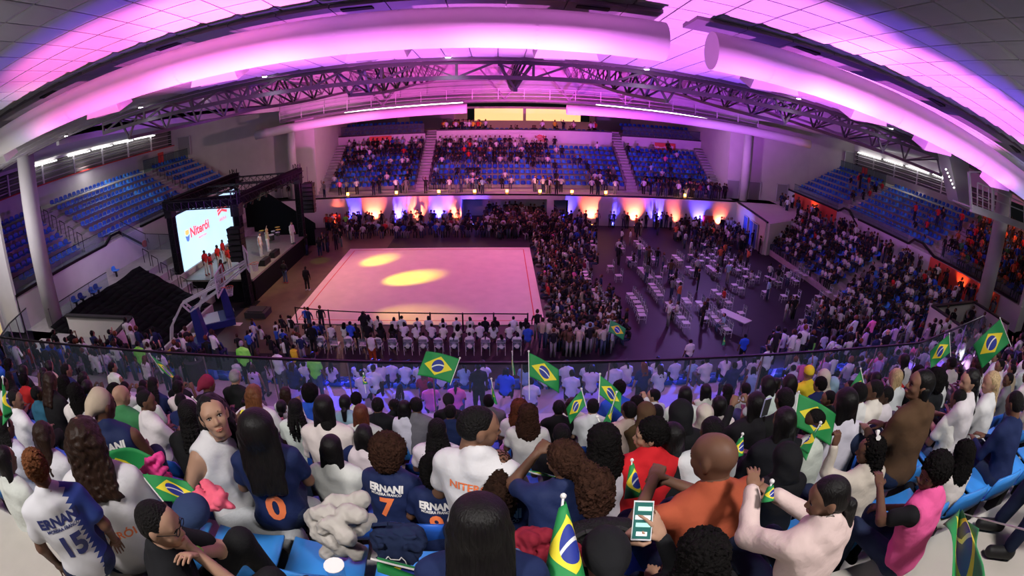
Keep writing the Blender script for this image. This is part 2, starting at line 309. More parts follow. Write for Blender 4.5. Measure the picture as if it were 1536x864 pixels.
for (ya, yb) in ((17, 24.4), (25.8, 38.3), (39.8, 47.5)): steps(wr, -25.4, 0, ya, yb, 4.75, 7, .82, .44, 'x', -1, 4)
for (ya, yb) in ((24.4, 25.8), (38.3, 39.8)): steps(wr, -25.4, 0, ya, yb, 4.7, 14, .41, .22, 'x', -1, 4)
struct(wr, 'floor_west_stand', M['concrete'], 'stepped concrete of the west stand')
struct(MB().box(-34, -31.1, 12, 48, 7.3, 7.6), 'floor_west_gallery', M['concrete'])
struct(MB().box(-33.7, -33.5, 8, 48.5, 7.6, 9.2).box(-33.7, -33.5, 8, 48.5, 10.75, 11.4), 'wall_west_upper', M['white'], 'white wall under the west windows')
struct(MB().box(-33.48, -33.3, 14, 47.6, 9.14, 9.22), 'trim_6', M['red'])
# east: the same mirrored
es = steps(MB(), 22.4, 0, 19, 38.6, .45, 6, .78, .42, 'x', 1, -.1)
struct(es, 'floor_east_lower_steps', M['concrete'], 'stepped floor of the lower east stand')
struct(MB().box(26.9, 31.5, 12, 48, 2.1, 2.45), 'floor_east_walkway', M['concrete'])
struct(MB().box(29.7, 29.9, 16.5, 48, 2.4, 4.05), 'wall_east', M['white'], 'white wall under the east stand')
rp = MB().box(29.6, 29.7, 38.8, 46.5, 2.45, 4.0).box(29.6, 29.7, 18.5, 25.8, 2.45, 4.0)
struct(rp, 'wall_east_red', M['redbanner'], 'red panels along the wall under the east stand')
tr = MB().bar((29.75, 38.6, 4.05), (29.75, 48, 4.05), .16).bar((29.75, 38.6, 4.05), (29.75, 37.8, 4.5), .16).bar((29.75, 37.8, 4.5), (29.75, 37, 4.5), .16).bar((29.75, 37, 4.5), (29.75, 35.5, 3.6), .16).bar((29.75, 28.6, 4.1), (29.75, 35.5, 4.1), .16).bar((29.75, 28.6, 4.1), (29.75, 28, 4.6), .16).bar((29.75, 28, 4.6), (29.75, 27, 4.6), .16).bar((29.75, 27, 4.6), (29.75, 25.6, 4.1), .16).bar((29.75, 25.6, 4.1), (29.75, 17, 4.2), .16)
struct(tr, 'trim_7', M['blackmetal'], 'black coping of the east wall')
er = MB()
for (ya, yb) in ((17, 25), (26.4, 37.5), (39, 47.5)): steps(er, 29.9, 0, ya, yb, 4.2, 7, .82, .4, 'x', 1, 3.5)
for (ya, yb) in ((25, 26.4), (37.5, 39)): steps(er, 29.9, 0, ya, yb, 4.1, 14, .41, .2, 'x', 1, 3.5)
struct(er, 'floor_east_stand', M['concrete'], 'stepped concrete of the east stand')
struct(MB().box(35.6, 38.5, 12, 48, 6.5, 6.8), 'floor_east_gallery', M['concrete'])
struct(MB().box(38, 38.2, 8, 48.5, 6.8, 7.6).box(38, 38.2, 8, 48.5, 9.1, 10.5), 'wall_east_upper', M['white'])
# south-west and south-east corner walls by the columns, and the drop below them
struct(MB().wall((-25.2, 17.1), (-33.6, 17.1), 2.7, 11.4).wall((-27.2, 12), (-27.2, 17.1), 2.7, 11.4).wall((-20, 8), (-27.2, 12.0), 2.7, 11.4), 'wall_south_west', M['white'], 'white wall with a yellow lit doorway')
struct(MB().wall((38, 16.8), (29.8, 16.8), 2.45, 11).wall((31.2, 16.8), (31.2, 10), 2.45, 11), 'wall_south_east', M['white'], 'pale wall behind the round column')
struct(MB().box(-27.2, -18.5, 8, 17.2, 2.4, 2.7), 'floor_south_west_landing', M['concrete'])
struct(MB().box(22, 31.4, 8, 17.2, 2.1, 2.45), 'floor_south_east_landing', M['concrete'])
def column(x, y, z0, z1, r, label):
    c = MB().tube((0, 0, 0), (0, 0, z1-z0), r, 28); o = c.build('column', M['white'], smooth=False); o.location = (x, y, z0)
    for p in o.data.polygons: p.use_smooth = len(p.vertices) == 4
    return tag(o, label, kind='structure')
column(-23.2, 18.1, 2.7, 11.7, .52, 'tall round white column at the south west corner')
column(28.0, 18.7, 2.4, 11.4, .52, 'tall round white column at the south east corner')
column(-19.3, 47.3, 2.7, 11.0, .42, 'round pink lit column left of the north stand')
column(23.9, 47.2, 2.7, 10.4, .42, 'round pink lit column right of the north stand')
# south stands: lower rows, walkway, glass ledge, upper rows where the camera stands
ss = steps(MB(), -19, 23, 18.6, 0, .45, 7, .8, .42, 'y', -1, -.1)
struct(ss, 'floor_south_lower_steps', M['concrete'], 'stepped floor of the lower south stand')
struct(MB().box(-19, 23, 7.9, 13.0, 2.9, 3.2), 'floor_south_walkway', M['concrete'])
def frow(y): return 9.85-.53*y
ROWS = [1.7+.8*k for k in range(6)]
us = MB()
for i, y in enumerate(ROWS): us.box(-14, 15, y-.35, y+.45, 5.2, frow(y))
struct(us, 'floor_south_upper_rows', M['concrete'], 'stepped concrete between the blue seat rows')
struct(MB().box(-14, 15, .45, 1.35, 8.6, frow(.9)+.12), 'floor_beige_tread', M['tread'], 'wide beige tread behind the last row of blue seats')
struct(MB().box(-14, 15, -3, .45, 8.6, frow(.9)+.3), 'floor_camera_landing', M['tread'])
struct(MB().box(-14, 15, 6.14, 8.0, 5.6, 6.06).box(-14, 15, 7.6, 8.0, 6.0, 6.12), 'floor_front_ledge', M['white'], 'white ledge that carries the glass rail')
struct(MB().box(-14, 15, 7.8, 8.0, 3.2, 6.0), 'wall_south_front', M['white'])
# outer shell behind everything (closes the hall)
struct(MB().box(-36, 41, -5.2, -5, 2, 16), 'wall_south', M['white'])
struct(MB().box(-36, -35.8, -5, 17, 2, 16).box(41, 41.2, -5, 17, 2, 16), 'wall_side_shell', M['white'])
# ================================================================== ROOF
def zc(x, y):
    t = 18-y; k = .0029+max(0, t)*.00012
    return 12.92+.09*t-k*(x+2.2)**2
XP, YP = .86, .88
ceil = empty('ceiling', kind='structure', label='quilted pale ceiling panels over the near stand')
panels = []
for i in range(-34, 42):
    for j in range(26):
        x0 = i*XP; y1 = 17.9-j*YP; y0 = y1-YP
        if y1 < -4.5: continue
        cxx, cyy = x0+XP/2, (y0+y1)/2
        panels.append((math.hypot(cxx, cyy), x0, y0, x0+XP, y1))
vis = []; rest = []
for p in panels:
    cx_, cy_ = p[1]+XP/2, p[2]+YP/2; v = np.array([cx_, cy_, zc(cx_, cy_)])-CAM0; v /= np.linalg.norm(v)
    x_, y_, z_ = v@RT, v@UP, v@FW; r_ = 2*FPX*math.sin(math.atan2(math.hypot(x_, y_), z_)/2); h_ = math.hypot(x_, y_)
    px_, py_ = 768+r_*x_/h_, 432-r_*y_/h_
    (vis if z_ > 0 and -60 < px_ < 1600 and -60 < py_ < 400 else rest).append(p)
vis.sort(); rest += vis[300:]; vis = vis[:300]
def panel(mb, p):
    _, x0, y0, x1, y1 = p; g = .018; cs = []
    for (a, b_) in ((x0+g, y0+g), (x1-g, y0+g), (x1-g, y1-g), (x0+g, y1-g)): cs.append((a, b_, zc(a, b_)))
    xm, ym = (x0+x1)/2, (y0+y1)/2; vs = cs+[(a+(xm-a)*.3, b_+(ym-b_)*.3, z-.025) for a, b_, z in cs]+[(a, b_, z+.05) for a, b_, z in cs]
    return mb.add(vs, [(3, 2, 1, 0)] if 0 else [(7, 6, 5, 4), (0, 4, 5, 1), (1, 5, 6, 2), (2, 6, 7, 3), (3, 7, 4, 0), (0, 1, 9, 8), (1, 2, 10, 9), (2, 3, 11, 10), (3, 0, 8, 11)])
for p in vis: panel(MB(), p).build('ceiling_panel', M['ceil'], ceil)
mb = MB()
for p in rest: panel(mb, p)
tag(mb.build('ceiling_panels_far', M['ceil'], ceil), kind='stuff')
mb = MB(); NX = 60                                     # backing sheet above the panels, dark in the joints
for i in range(NX):
    xa, xb = -36+i*77/NX, -36+(i+1)*77/NX
    for ya, yb in ((-5, 6), (6, 18.1)):
        mb.hexa([(xa, ya, zc(xa, ya)+.03), (xb, ya, zc(xb, ya)+.03), (xb, yb, zc(xb, yb)+.03), (xa, yb, zc(xa, yb)+.03)]+[(xa, ya, 16.3), (xb, ya, 16.3), (xb, yb, 16.3), (xa, yb, 16.3)])
mb.build('ceiling_backing', M['joint'], ceil)
mb = MB()                                               # fascia beam along the ceiling's edge
for i in range(NX):
    xa, xb = -36+i*77/NX, -36+(i+1)*77/NX; za, zb = zc(xa, 18)-.1, zc(xb, 18)-.1
    mb.hexa([(xa, 17.92, za), (xb, 17.92, zb), (xb, 18.12, zb), (xa, 18.12, za), (xa, 17.92, za+.22), (xb, 17.92, zb+.22), (xb, 18.12, zb+.22), (xa, 18.12, za+.22)])
struct(mb, 'trim_8', M['steel'], 'dark edge beam of the near ceiling')
# high roof over the court: corrugated ribs, then soffits around it
roof = empty('ceiling_court', kind='structure', label='ribbed purple lit roof high above the court')
def zr(x): return 14.6-.0026*(x-2)**2
mb = MB()
for i in range(24):
    xa, xb = -20+i*44/24, -20+(i+1)*44/24
    mb.hexa([(xa, 18, zr(xa)+.3), (xb, 18, zr(xb)+.3), (xb, 46.5, zr(xb)+.3), (xa, 46.5, zr(xa)+.3), (xa, 18, zr(xa)+.6), (xb, 18, zr(xb)+.6), (xb, 46.5, zr(xb)+.6), (xa, 46.5, zr(xa)+.6)])
mb.build('roof_deck', M['ceil'], roof)
for j in range(26):
    y = 19+j*1.07; mb = MB()
    for i in range(12):
        xa, xb = -20+i*44/12, -20+(i+1)*44/12; mb.bar((xa, y, zr(xa)+.16), (xb, y, zr(xb)+.16), .3, .28)
    mb.build('roof_rib', M['ceil'], roof)
def soffit(pts, name, label=None):
    mb = MB(); mb.hexa([tuple(p) for p in pts]+[(p[0], p[1], p[2]+.25) for p in pts]); return struct(mb, name, M['ceil'], label)
soffit([(-36, 18, 10.9), (-20, 18, 12.0), (-20, 48.5, 11.6), (-36, 48.5, 10.6)], 'ceiling_west', 'smooth soffit over the west stand')
soffit([(24.4, 18, 11.6), (41, 18, 10.3), (41, 48.5, 9.6), (24.4, 48.5, 10.9)], 'ceiling_east', 'smooth soffit over the east stand')
mb = MB()
for i in range(20):
    xa, xb = -20+i*44.4/20, -20+(i+1)*44.4/20; f = lambda x: 11.15-.0022*(x-2)**2
    mb.hexa([(xa, 46.6, f(xa)), (xb, 46.6, f(xb)), (xb, 65, f(xb)-.5), (xa, 65, f(xa)-.5), (xa, 46.6, f(xa)+.2), (xb, 46.6, f(xb)+.2), (xb, 65, f(xb)+.2), (xa, 65, f(xa)+.2)])
struct(mb, 'ceiling_north', M['ceil'], 'soffit over the north stand')
mb = MB()
for i in range(20):
    xa, xb = -20+i*44.4/20, -20+(i+1)*44.4/20; f = lambda x: 11.15-.0022*(x-2)**2
    mb.hexa([(xa, 46.4, f(xa)), (xb, 46.4, f(xb)), (xb, 46.6, f(xb)), (xa, 46.6, f(xa)), (xa, 46.9, zr(xa)+.5), (xb, 46.9, zr(xb)+.5), (xb, 47.1, zr(xb)+.5), (xa, 47.1, zr(xa)+.5)])
mb.hexa([(-20.2, 18, 11.7), (-20, 18, 11.7), (-20, 46.5, 11.2), (-20.2, 46.5, 11.2), (-20.2, 18, 14.6), (-20, 18, 14.6), (-20, 46.5, 14.6), (-20.2, 46.5, 14.6)])
mb.hexa([(24.2, 18, 11.4), (24.4, 18, 11.4), (24.4, 46.5, 10.8), (24.2, 46.5, 10.8), (24.2, 18, 14.6), (24.4, 18, 14.6), (24.4, 46.5, 14.6), (24.2, 46.5, 14.6)])
struct(mb, 'wall_fascia', M['ceil'], 'smooth fascia around the raised court roof')
struct(MB().box(-40, 45, -6, 68, 16.4, 16.6), 'roof', M['joint'])
# ---- catwalk with railing on the north fascia
def f_n(x): return 11.15-.0022*(x-2)**2
cw = empty('catwalk', (0, 45.6, 0), 0, 'long steel catwalk with white railing under the far roof edge', 'catwalk')
mb = MB(); mr = MB(); n = 40
xs = [-19.5+i*43.4/n for i in range(n+1)]
for a, b_ in zip(xs, xs[1:]):
    mb.hexa([(a, -.4, f_n(a)-.08), (b_, -.4, f_n(b_)-.08), (b_, .7, f_n(b_)-.08), (a, .7, f_n(a)-.08), (a, -.4, f_n(a)+.08), (b_, -.4, f_n(b_)+.08), (b_, .7, f_n(b_)+.08), (a, .7, f_n(a)+.08)])
    for h in (.35, .65, 1.0): mr.tube((a, -.35, f_n(a)+h), (b_, -.35, f_n(b_)+h), .022, 5)
mb.build('deck', M['steel'], cw); mr.build('rails', M['whitesteel'], cw)
for a in xs[::2]: MB().tube((a, -.35, f_n(a)), (a, -.35, f_n(a)+1), .03, 6).build('post', M['whitesteel'], cw)
# ---- main truss under the ceiling's edge and cross trusses over the court
def zt(x): return zc(x, 18)-.16
mtz = empty('main_roof_truss', (0, 18.35, 0), 0, 'long grey steel truss hung under the near ceiling edge', 'truss')
def zb(x): return 12.22-.0022*(x+2.2)**2 if abs(x) < 100 else 0
xs = [-17.0+i*1.3 for i in range(31)]
mb = MB(); m2 = MB()
for a, b_ in zip(xs, xs[1:]):
    mb.bar((a, 0, zt(a)), (b_, 0, zt(b_)), .13); m2.bar((a, 0, zb(a)), (b_, 0, zb(b_)), .15)
mb.build('top_chord', M['steel'], mtz); m2.build('bottom_chord', M['steel'], mtz)
for i, a in enumerate(xs[::2]):
    MB().bar((a, 0, zb(a)), (a, 0, zt(a)), .09).build('post', M['steel'], mtz)
    if i < 15:
        b_ = a+1.3*(1 if i % 2 else 1); MB().bar((a, 0, zb(a)), (b_, 0, zt(b_)), .08).build('diagonal', M['steel'], mtz)
        MB().bar((b_, 0, zt(b_)), (a+2.6, 0, zb(a+2.6)), .05).build('diagonal', M['steel'], mtz)
for x in (-15.5, -9.8, -5.2, 0.6, 6.0, 11.0, 16.5, 21):
    ct = empty('cross_truss', (x, 18.5, 0), 0, 'grey steel cross truss over the court with V shaped braces', 'truss', 'cross trusses over the court')
    L = 27.4; z0, z1 = zt(x)-.05, zr(x)-.5; k = .55
    top = MB(); bot = MB(); NS = 9
    P = [(-k, i*L/NS) for i in range(NS+1)]
    T = lambda y: z0+(z1-z0)*min(1, y/14); B = lambda y: T(y)-.9-.7*math.sin(math.pi*min(1, y/L))
    for i in range(NS):
        ya, yb = i*L/NS, (i+1)*L/NS
        for s in (-1, 1): top.bar((s*k, ya, T(ya)), (s*k, yb, T(yb)), .12)
        bot.bar((0, ya, B(ya)), (0, yb, B(yb)), .14)
    top.build('top_chord', M['steel'], ct); bot.build('bottom_chord', M['steel'], ct)
    for i in range(NS+1):
        ya = i*L/NS
        MB().bar((-k, ya, T(ya)), (0, ya, B(ya)), .08).build('brace', M['steel'], ct); MB().bar((k, ya, T(ya)), (0, ya, B(ya)), .08).build('brace', M['steel'], ct)
        if i < NS:
            yb = (i+1)*L/NS; MB().bar((-k, ya, T(ya)), (0, yb, B(yb)), .07).build('brace', M['steel'], ct); MB().bar((k, ya, T(ya)), (0, yb, B(yb)), .07).build('brace', M['steel'], ct)
    if x in (-9.8, 0.6, 6.0, 11.0):
        for s in (-1, 1):
            MB().bar((0, L-.6, f_n(x)+.1), (s*2.2, L-.4, zr(x)-.6), .14).build('brace', M['steel'], ct)
# ---- big white air ducts under the near ceiling
def zd(x): return 12.92-.0047*(x+2.0)**2
def duct(x0, x1, y, r, name, label, zf, regs=(), end=(), n=26):
    root = empty(name, (0, y, 0), 0, label, 'air duct')
    mb = MB(); N = max(6, int((x1-x0)/1.2)); ring = []
    xs = [x0+(x1-x0)*i/N for i in range(N+1)]
    vs = []; fs = []
    for x in xs:
        for i in range(n):
            t = 2*math.pi*i/n; vs.append((x, r*math.cos(t), zf(x)+r*math.sin(t)))
    for j in range(N):
        for i in range(n): fs.append((j*n+i, (j+1)*n+i, (j+1)*n+(i+1) % n, j*n+(i+1) % n))
    fs += [tuple(range(n)), tuple(reversed(range(N*n, N*n+n)))]
    mb.add(vs, fs); o = mb.build('duct_body', M['duct'], root)
    for p in o.data.polygons: p.use_smooth = len(p.vertices) == 4
    for x in xs[1:-1:3]:
        sm = MB(); v2 = [(xx, (r+.006)*math.cos(2*math.pi*i/n), zf(x)+(r+.006)*math.sin(2*math.pi*i/n)) for xx in (x-.02, x+.02) for i in range(n)]
        sm.add(v2, [(i, n+i, n+(i+1) % n, (i+1) % n) for i in range(n)]); sm.build('seam', M['duct'], o)
    for x in regs:
        z = zf(x)-r*.55
        g = MB().hexa([(x-.62, .25, z-.32), (x+.62, .25, z-.32), (x+.62, r+.42, z-.12), (x-.62, r+.42, z-.12), (x-.5, .2, z), (x+.5, .2, z), (x+.5, r+.3, z+.25), (x-.5, r+.3, z+.25)]).build('register', M['duct'], root)
        gb = MB()
        for q in range(6): gb.box(x-.42, x-.02, .38+q*.045, .40+q*.045, z-.335+q*.008, z-.30)
        gb.build('grille', M['grille'], g)
    return root
duct(-19, 3.15, 10.0, .40, 'air_duct', 'fat white air duct across the near ceiling, left of the gap', zd, (-14.9, -9.5, -6.0, -2.35, 1.3))
duct(4.15, 22, 10.0, .40, 'air_duct', 'fat white air duct across the near ceiling, right of the gap', lambda x: zd(x)-.02*max(0, x-6), (5.8, 8.6, 11.4, 15.0))
for (xa, xb) in ((-24, 3.2), (3.9, 26)):             # recessed strip of darker tiles with slots above the duct
    st = empty('ceiling_trough', (0, 10.62, 0), kind='structure', label='dark recessed trough of tiles with air slots above the duct'); x = xa; q = 0
    while x < xb:
        x2 = min(xb, x+1.15); za, zz = zc(x, 10.6)+.1, zc(x2, 10.6)+.1
        MB().hexa([(x+.01, -.45, za-.16), (x2-.01, -.45, zz-.16), (x2-.01, .45, zz-.25), (x+.01, .45, za-.25), (x+.01, -.45, za), (x2-.01, -.45, zz), (x2-.01, .45, zz), (x+.01, .45, za)]).build('trough_tile', M['joint'] if 0 else M['steel'], st)
        if q % 4 == 2: MB().hexa([(x+.2, -.3, za-.20), (x2-.3, -.3, zz-.20), (x2-.3, -.1, zz-.22), (x+.2, -.1, za-.22), (x+.2, -.3, za-.15), (x2-.3, -.3, zz-.15), (x2-.3, -.1, zz-.15), (x+.2, -.1, za-.15)]).build('air_slot', M['slot'], st)
        x = x2; q += 1
# far duct under the north soffit
duct(-22, -2.6, 45.2, .42, 'air_duct', 'long slim air duct over the far stand, left of the lit windows', lambda x: 10.5-.0022*(x-2)**2)
duct(5.8, 30, 45.2, .42, 'air_duct', 'long slim air duct over the far stand, right of the lit windows', lambda x: 10.45-.0016*(x-2)**2)
# strip lights by the far ducts and over the west and east windows
def tube_light(a, b_, label, group=None):
    o = MB().bar(a, b_, .12, .08).build('strip_light', M['tube']); return tag(o, label, 'strip light', group)
tube_light((-13.5, 46.2, 10.55), (-3, 46.2, 10.95), 'thin white strip light over the north stand, left of centre')
tube_light((8.5, 46.2, 10.95), (19.5, 46.2, 10.45), 'thin white strip light over the north stand, right of centre')
for k, (ya, yb) in enumerate(((26.5, 29.5), (31, 33.8), (34.2, 37), (37.4, 40.2), (40.6, 44))):
    tube_light((-33.3, ya, 10.72), (-33.3, yb, 10.66), 'bright white strip light above the west louvred windows', 'strip lights over the west windows')
for k, (ya, yb) in enumerate(((32, 34.4), (35, 38.4), (39, 42), (42.6, 46.6))):
    tube_light((37.8, ya, 9.02), (37.8, yb, 9.06), 'bright white strip light above the east louvred windows', 'strip lights over the east windows')
# white ceiling spots along the ceiling's edge, as real lamps
for k, (px, py) in enumerate(((397, 115), (211, 161), (99, 204), (672, 86), (970, 104), (1198, 148), (1337, 193), (1421, 228), (1355, 65+165))):
    if k == 8: continue
    p = ony(px, py, 17.6)
    r = empty('spot_lamp', tuple(p), 0, 'bright white ceiling spot, '+['third from the far left', 'second from the far left', 'by the top of the west column', 'above the middle of the mat', 'right of the duct gap', 'below the right duct', 'past the right duct register', 'by the sloping purple beam'][k], 'spot lamp')
    MB().tube((0, 0, .0), (0, 0, .16), .10, 12).build('housing', M['whitesteel'], r)
    MB().tube((0, 0, -.015), (0, 0, .0), .085, 12).build('lens', M['lampglow'], r)
    lamp('SPOT', 'spot_lamp_light', (p[0], p[1], p[2]-.05), (p[0], p[1]+1, 0), 70, (.85, .85, 1), .1, 120, .6)
# ---- louvred windows west and east
def louvres(x, y0, y1, z0, z1, nb, n0, label):
    for k in range(nb):
        ya = y0+(y1-y0)*k/nb; yb = y0+(y1-y0)*(k+1)/nb
        r = empty('window_%d' % (n0+k), (x, ya, 0), kind='structure', label=label)
        MB().bar((0, .06, z0), (0, .06, z1), .14).build('window_frame', M['whitesteel'], r)
        for q in range(7):
            z = z0+(z1-z0)*(q+.5)/7; MB().hexa([(-.08, .1, z-.09), (.02, .1, z-.02), (.02, yb-ya, z-.02), (-.08, yb-ya, z-.09), (-.08, .1, z-.07), (.02, .1, z+.0), (.02, yb-ya, z+.0), (-.08, yb-ya, z-.07)]).build('slat', M['whitesteel'] if q % 2 else M['louvre'], r)
    struct(MB().box(x-.6, x-.5, y0, y1, z0, z1) if x < 0 else MB().box(x+.5, x+.6, y0, y1, z0, z1), 'window_back', M['louvre'])
louvres(-33.45, 20, 47.3, 9.2, 10.7, 7, 3, 'white framed louvred window above the west stand')
louvres(37.95, 26, 47.3, 7.6, 9.05, 6, 10, 'white framed louvred window above the east stand')
# ================================================================== FIXED AND LOOSE FURNITURE
def poly_icon(pts, w, th=.02):
    """flat shape in the local XZ plane, thickness along y"""
    mb = MB(); n = len(pts); mb.add([(x*w, 0, z*w) for x, z in pts]+[(x*w, th, z*w) for x, z in pts], [tuple(range(n)), tuple(range(2*n-1, n-1, -1))]+[(i, (i+1) % n, n+(i+1) % n, n+i) for i in range(n)][::-1])
    return mb
BLD = [[(-.5, .28), (-.1, .5), (.5, .3), (.46, .18), (-.08, .36), (-.5, .18)], [(-.5, .14), (-.06, .31), (.46, .13), (.46, .03), (-.06, .2), (-.5, .05)],
       [(-.5, .0), (-.06, .14), (.46, -.02), (.44, -.12), (-.06, .03), (-.48, -.1)], [(-.48, -.14), (-.06, -.02), (.43, -.17), (.36, -.27), (-.1, -.12), (-.46, -.26)]]
def building_icon(parent, loc, w, m, rz=0, th=.02):
    for q in BLD:
        o = poly_icon(q, w, th).build('emblem_stripe', m, parent); o.location = loc; o.rotation_euler = (0, 0, rz)
def lettering(txt, size, m, parent, loc, rot, name='lettering', bold=.0, ext=.004, color=None):
    me = text_mesh(txt, size, ext, bold=bold); me.materials.append(m); o = link(name, me, parent, color); o.location = loc; o.rotation_euler = rot; return o
HP = math.pi/2
wtx = mat('white_print', (.85, .82, .8), .6); rdx = mat('red_print', (.75, .06, .06), .6); bkx = mat('black_print', (.03, .03, .04), .6)
# banners on the north banner wall
def banner(x0, x1, z0, z1, m, label):
    r = empty('banner', ((x0+x1)/2, 55.86, (z0+z1)/2), 0, label, 'banner'); w = (x1-x0)/2; h = (z1-z0)/2
    MB().box(-w, w, 0, .04, -h, h).build('banner_cloth', m, r); return r
for (x0, x1, z0, z1, lb) in ((-13.65, -11.2, 6.3, 7.5, 'red banner with white lettering on the banner wall, stage side'), (16.9, 19.3, 6.0, 7.05, 'red banner with a white emblem on the banner wall, east block')):
    r = banner(x0, x1, z0, z1, M['redbanner'], lb); lettering('Niterói', .42, wtx, r, (-.55, -.03, 0), (HP, 0, 0), bold=.008); building_icon(r, (.65, -.04, 0), .6, wtx)
r = banner(1.2, 5.0, 6.35, 7.5, mat('pale_banner', (.72, .68, .68), .7), 'pale banner with a small red emblem in the middle of the banner wall')
lettering('Niterói', .34, bkx, r, (-.7, -.03, .05), (HP, 0, 0), bold=.006); poly_icon([(-.1, .4), (.1, .4), (.12, .0), (0, -.2), (-.12, 0)], .4).build('crest', bkx, r).location = (-1.5, -.04, .05); building_icon(r, (1.35, -.04, 0), 1.0, rdx)
# wall doors, red cabinets
def door(x, y, z, w, h, m, rz, label, name, n):
    r = empty(name, (x, y, z), rz, label, None, None, 'structure')
    MB().box(-w/2, w/2, -.05, 0, 0, h).build('door_leaf', m, r); f = MB().box(-w/2-.07, -w/2, -.08, .02, 0, h+.07).box(w/2, w/2+.07, -.08, .02, 0, h+.07).box(-w/2-.07, w/2+.07, -.08, .02, h, h+.07); f.build('door_frame', M['whitesteel'], r)
    MB().tube((w/2-.12, -.1, 1.0), (w/2-.12, -.1, 1.15), .015, 6).build('door_handle', M['steel'], r); return r
bdoor = mat('blue_door', (.06, .14, .55), .4)
dd = Vector((-1, -8)).normalized(); ang = math.atan2(-1, 8)*1
for k, t in enumerate((.42, .62, .75)): door(22.9-1.0*t-.30, 46.0-8*t, 0, 1.0, 2.1, bdoor, -HP-.12, 'blue door in the white wall at the north east corner', 'door_%d' % (k+1), k)
for k, (x, l) in enumerate(((19.2+3.9, ''), (25.6, ''), (29.0, ''))): door(x, 48.15, 2.7, 1.3, 1.8, M['door'], 0, 'dark doorway in the north east walkway wall', 'door_%d' % (4+k), k)
door(-21.6, 48.15, 2.7, 1.2, 1.9, M['door'], 0, 'grey door beside the pink lit column', 'door_7', 0)
door(31.6, 48.1, 2.7, 1.0, 1.5, mat('yellow_lit_door', (.9, .75, .3), .6, emit=.6), 0, 'yellow lit doorway in the north east walkway wall', 'door_8', 0)
door(-27.15, 20.0-4.2, 2.7, 1.4, 2.0, mat('lit_doorway', (.9, .72, .36), .7, emit=.35), HP, 'pale yellow lit doorway in the south west wall', 'door_9', 0)
door(30.9, 16.0, 2.45, 1.2, 2.2, M['slot'], -HP, 'dark open doorway behind the south east column', 'door_10', 0)
door(-32.0, 47.6, 8.0, 1.5, 1.9, M['door'], 0, 'dark gate at the end of the west gallery', 'door_11', 0)
door(37.3, 47.5, 7.0, 1.3, 1.9, M['door'], 0, 'dark gate at the end of the east gallery', 'door_12', 0)
def cabinet(x, y, z, rz, w, h, label):
    r = empty('hose_cabinet', (x, y, z), rz, label, 'fire cabinet')
    MB().box(-w/2, w/2, -.25, 0, .3, .3+h).build('body', M['red'], r); d = MB().box(-w/2+.05, w/2-.05, -.28, -.25, .35, .25+h).build('door', M['red'], r); MB().box(w/2-.14, w/2-.1, -.31, -.28, .6, .8).build('handle', M['steel'], d)
cabinet(-14.9, 46.24, 0, 0, 1.0, 1.0, 'red hose cabinet on the uplit wall near the stage'); cabinet(19.7, 46.1, 0, 0, 1.0, 1.0, 'red hose cabinet on the uplit wall near the blue doors')
cabinet(30.4, 48.0, 2.7, 0, .8, 1.1, 'red hose cabinet on the walkway near the yellow doorway')
cabinet(-26.8, 13.6, 2.7, HP, 1.0, 1.5, 'tall red hose cabinet on the south west wall'); cabinet(30.9, 14.2, 2.45, -HP, 1.0, 1.3, 'red hose cabinet by the dark doorway in the south east')
def hang_flag(x, y, z, rz, label):
    r = empty('hanging_cloth', (x, y, z), rz, label, 'banner'); mb = MB()
    for i in range(4): mb.hexa([(-.5+i*.25, -.02*(i % 2), -1), (-.25+i*.25, -.02*((i+1) % 2), -1), (-.25+i*.25, .01, -1), (-.5+i*.25, .01, -1), (-.5+i*.25, -.02*(i % 2), 0), (-.25+i*.25, -.02*((i+1) % 2), 0), (-.25+i*.25, .01, 0), (-.5+i*.25, .01, 0)])
    mb.build('cloth', M['red'], r)
hang_flag(-31.2, 42, 9.0, HP, 'red cloth hung on the rail of the west gallery'); hang_flag(35.7, 42.6, 7.9, -HP, 'red cloth hung on the rail of the east gallery')
# glass rails: posts, panes and a top rail
def glass_rail(pts, h, name, label, pane=1.6, m='glass', top=.04, topm='blackmetal', posts=True):
    r = empty(name, tuple(pts[0]), 0, label, 'railing'); o = Vector(pts[0])
    tb = MB()
    for a, b in zip(pts, pts[1:]):
        a = Vector(a)-o; b = Vector(b)-o; L = (b-a).length; n = max(1, round(L/pane)); up = Vector((0, 0, 1))
        tb.bar(a+up*h, b+up*h, top)
        for i in range(n):
            p = a+(b-a)*(i/n+.008/L*2); q = a+(b-a)*((i+1)/n-.008/L*2); d = (q-p).normalized(); nn = Vector((-d.y, d.x, 0)).normalized()*.006
            MB().hexa([p-nn, q-nn, q+nn, p+nn, p-nn+up*h, q-nn+up*h, q+nn+up*h, p+nn+up*h]).build('glass_pane', M[m], r)
            if posts: MB().bar(p+up*-.02, p+up*h, .025).build('post', M['steel'], r)
    tb.build('top_rail', M[topm], r); return r
glass_rail([(-13.0, 7.75, 6.12), (9.3, 7.75, 6.12), (13.6, 8.9, 6.12)], 1.2, 'glass_railing', 'long clear glass railing with a black top rail in front of the near stand', 1.5)
glass_rail([(-13.0, 7.75, 6.12), (-14.2, 9, 5.9), (-17.5, 12.2, 5.0)], 1.2, 'glass_railing', 'dark glass railing running down from the near stand to the south west landing', 1.5)
glass_rail([(-25.3, 30.3, 4.72), (-25.3, 47.5, 4.72)], .9, 'glass_railing', 'clear glass railing along the front of the west stand seats', 2, posts=False)
glass_rail([(-25.3, 17, 4.72), (-25.3, 26, 4.72)], .9, 'glass_railing', 'short clear glass railing in front of the west stand beside the white column', 2, posts=False)
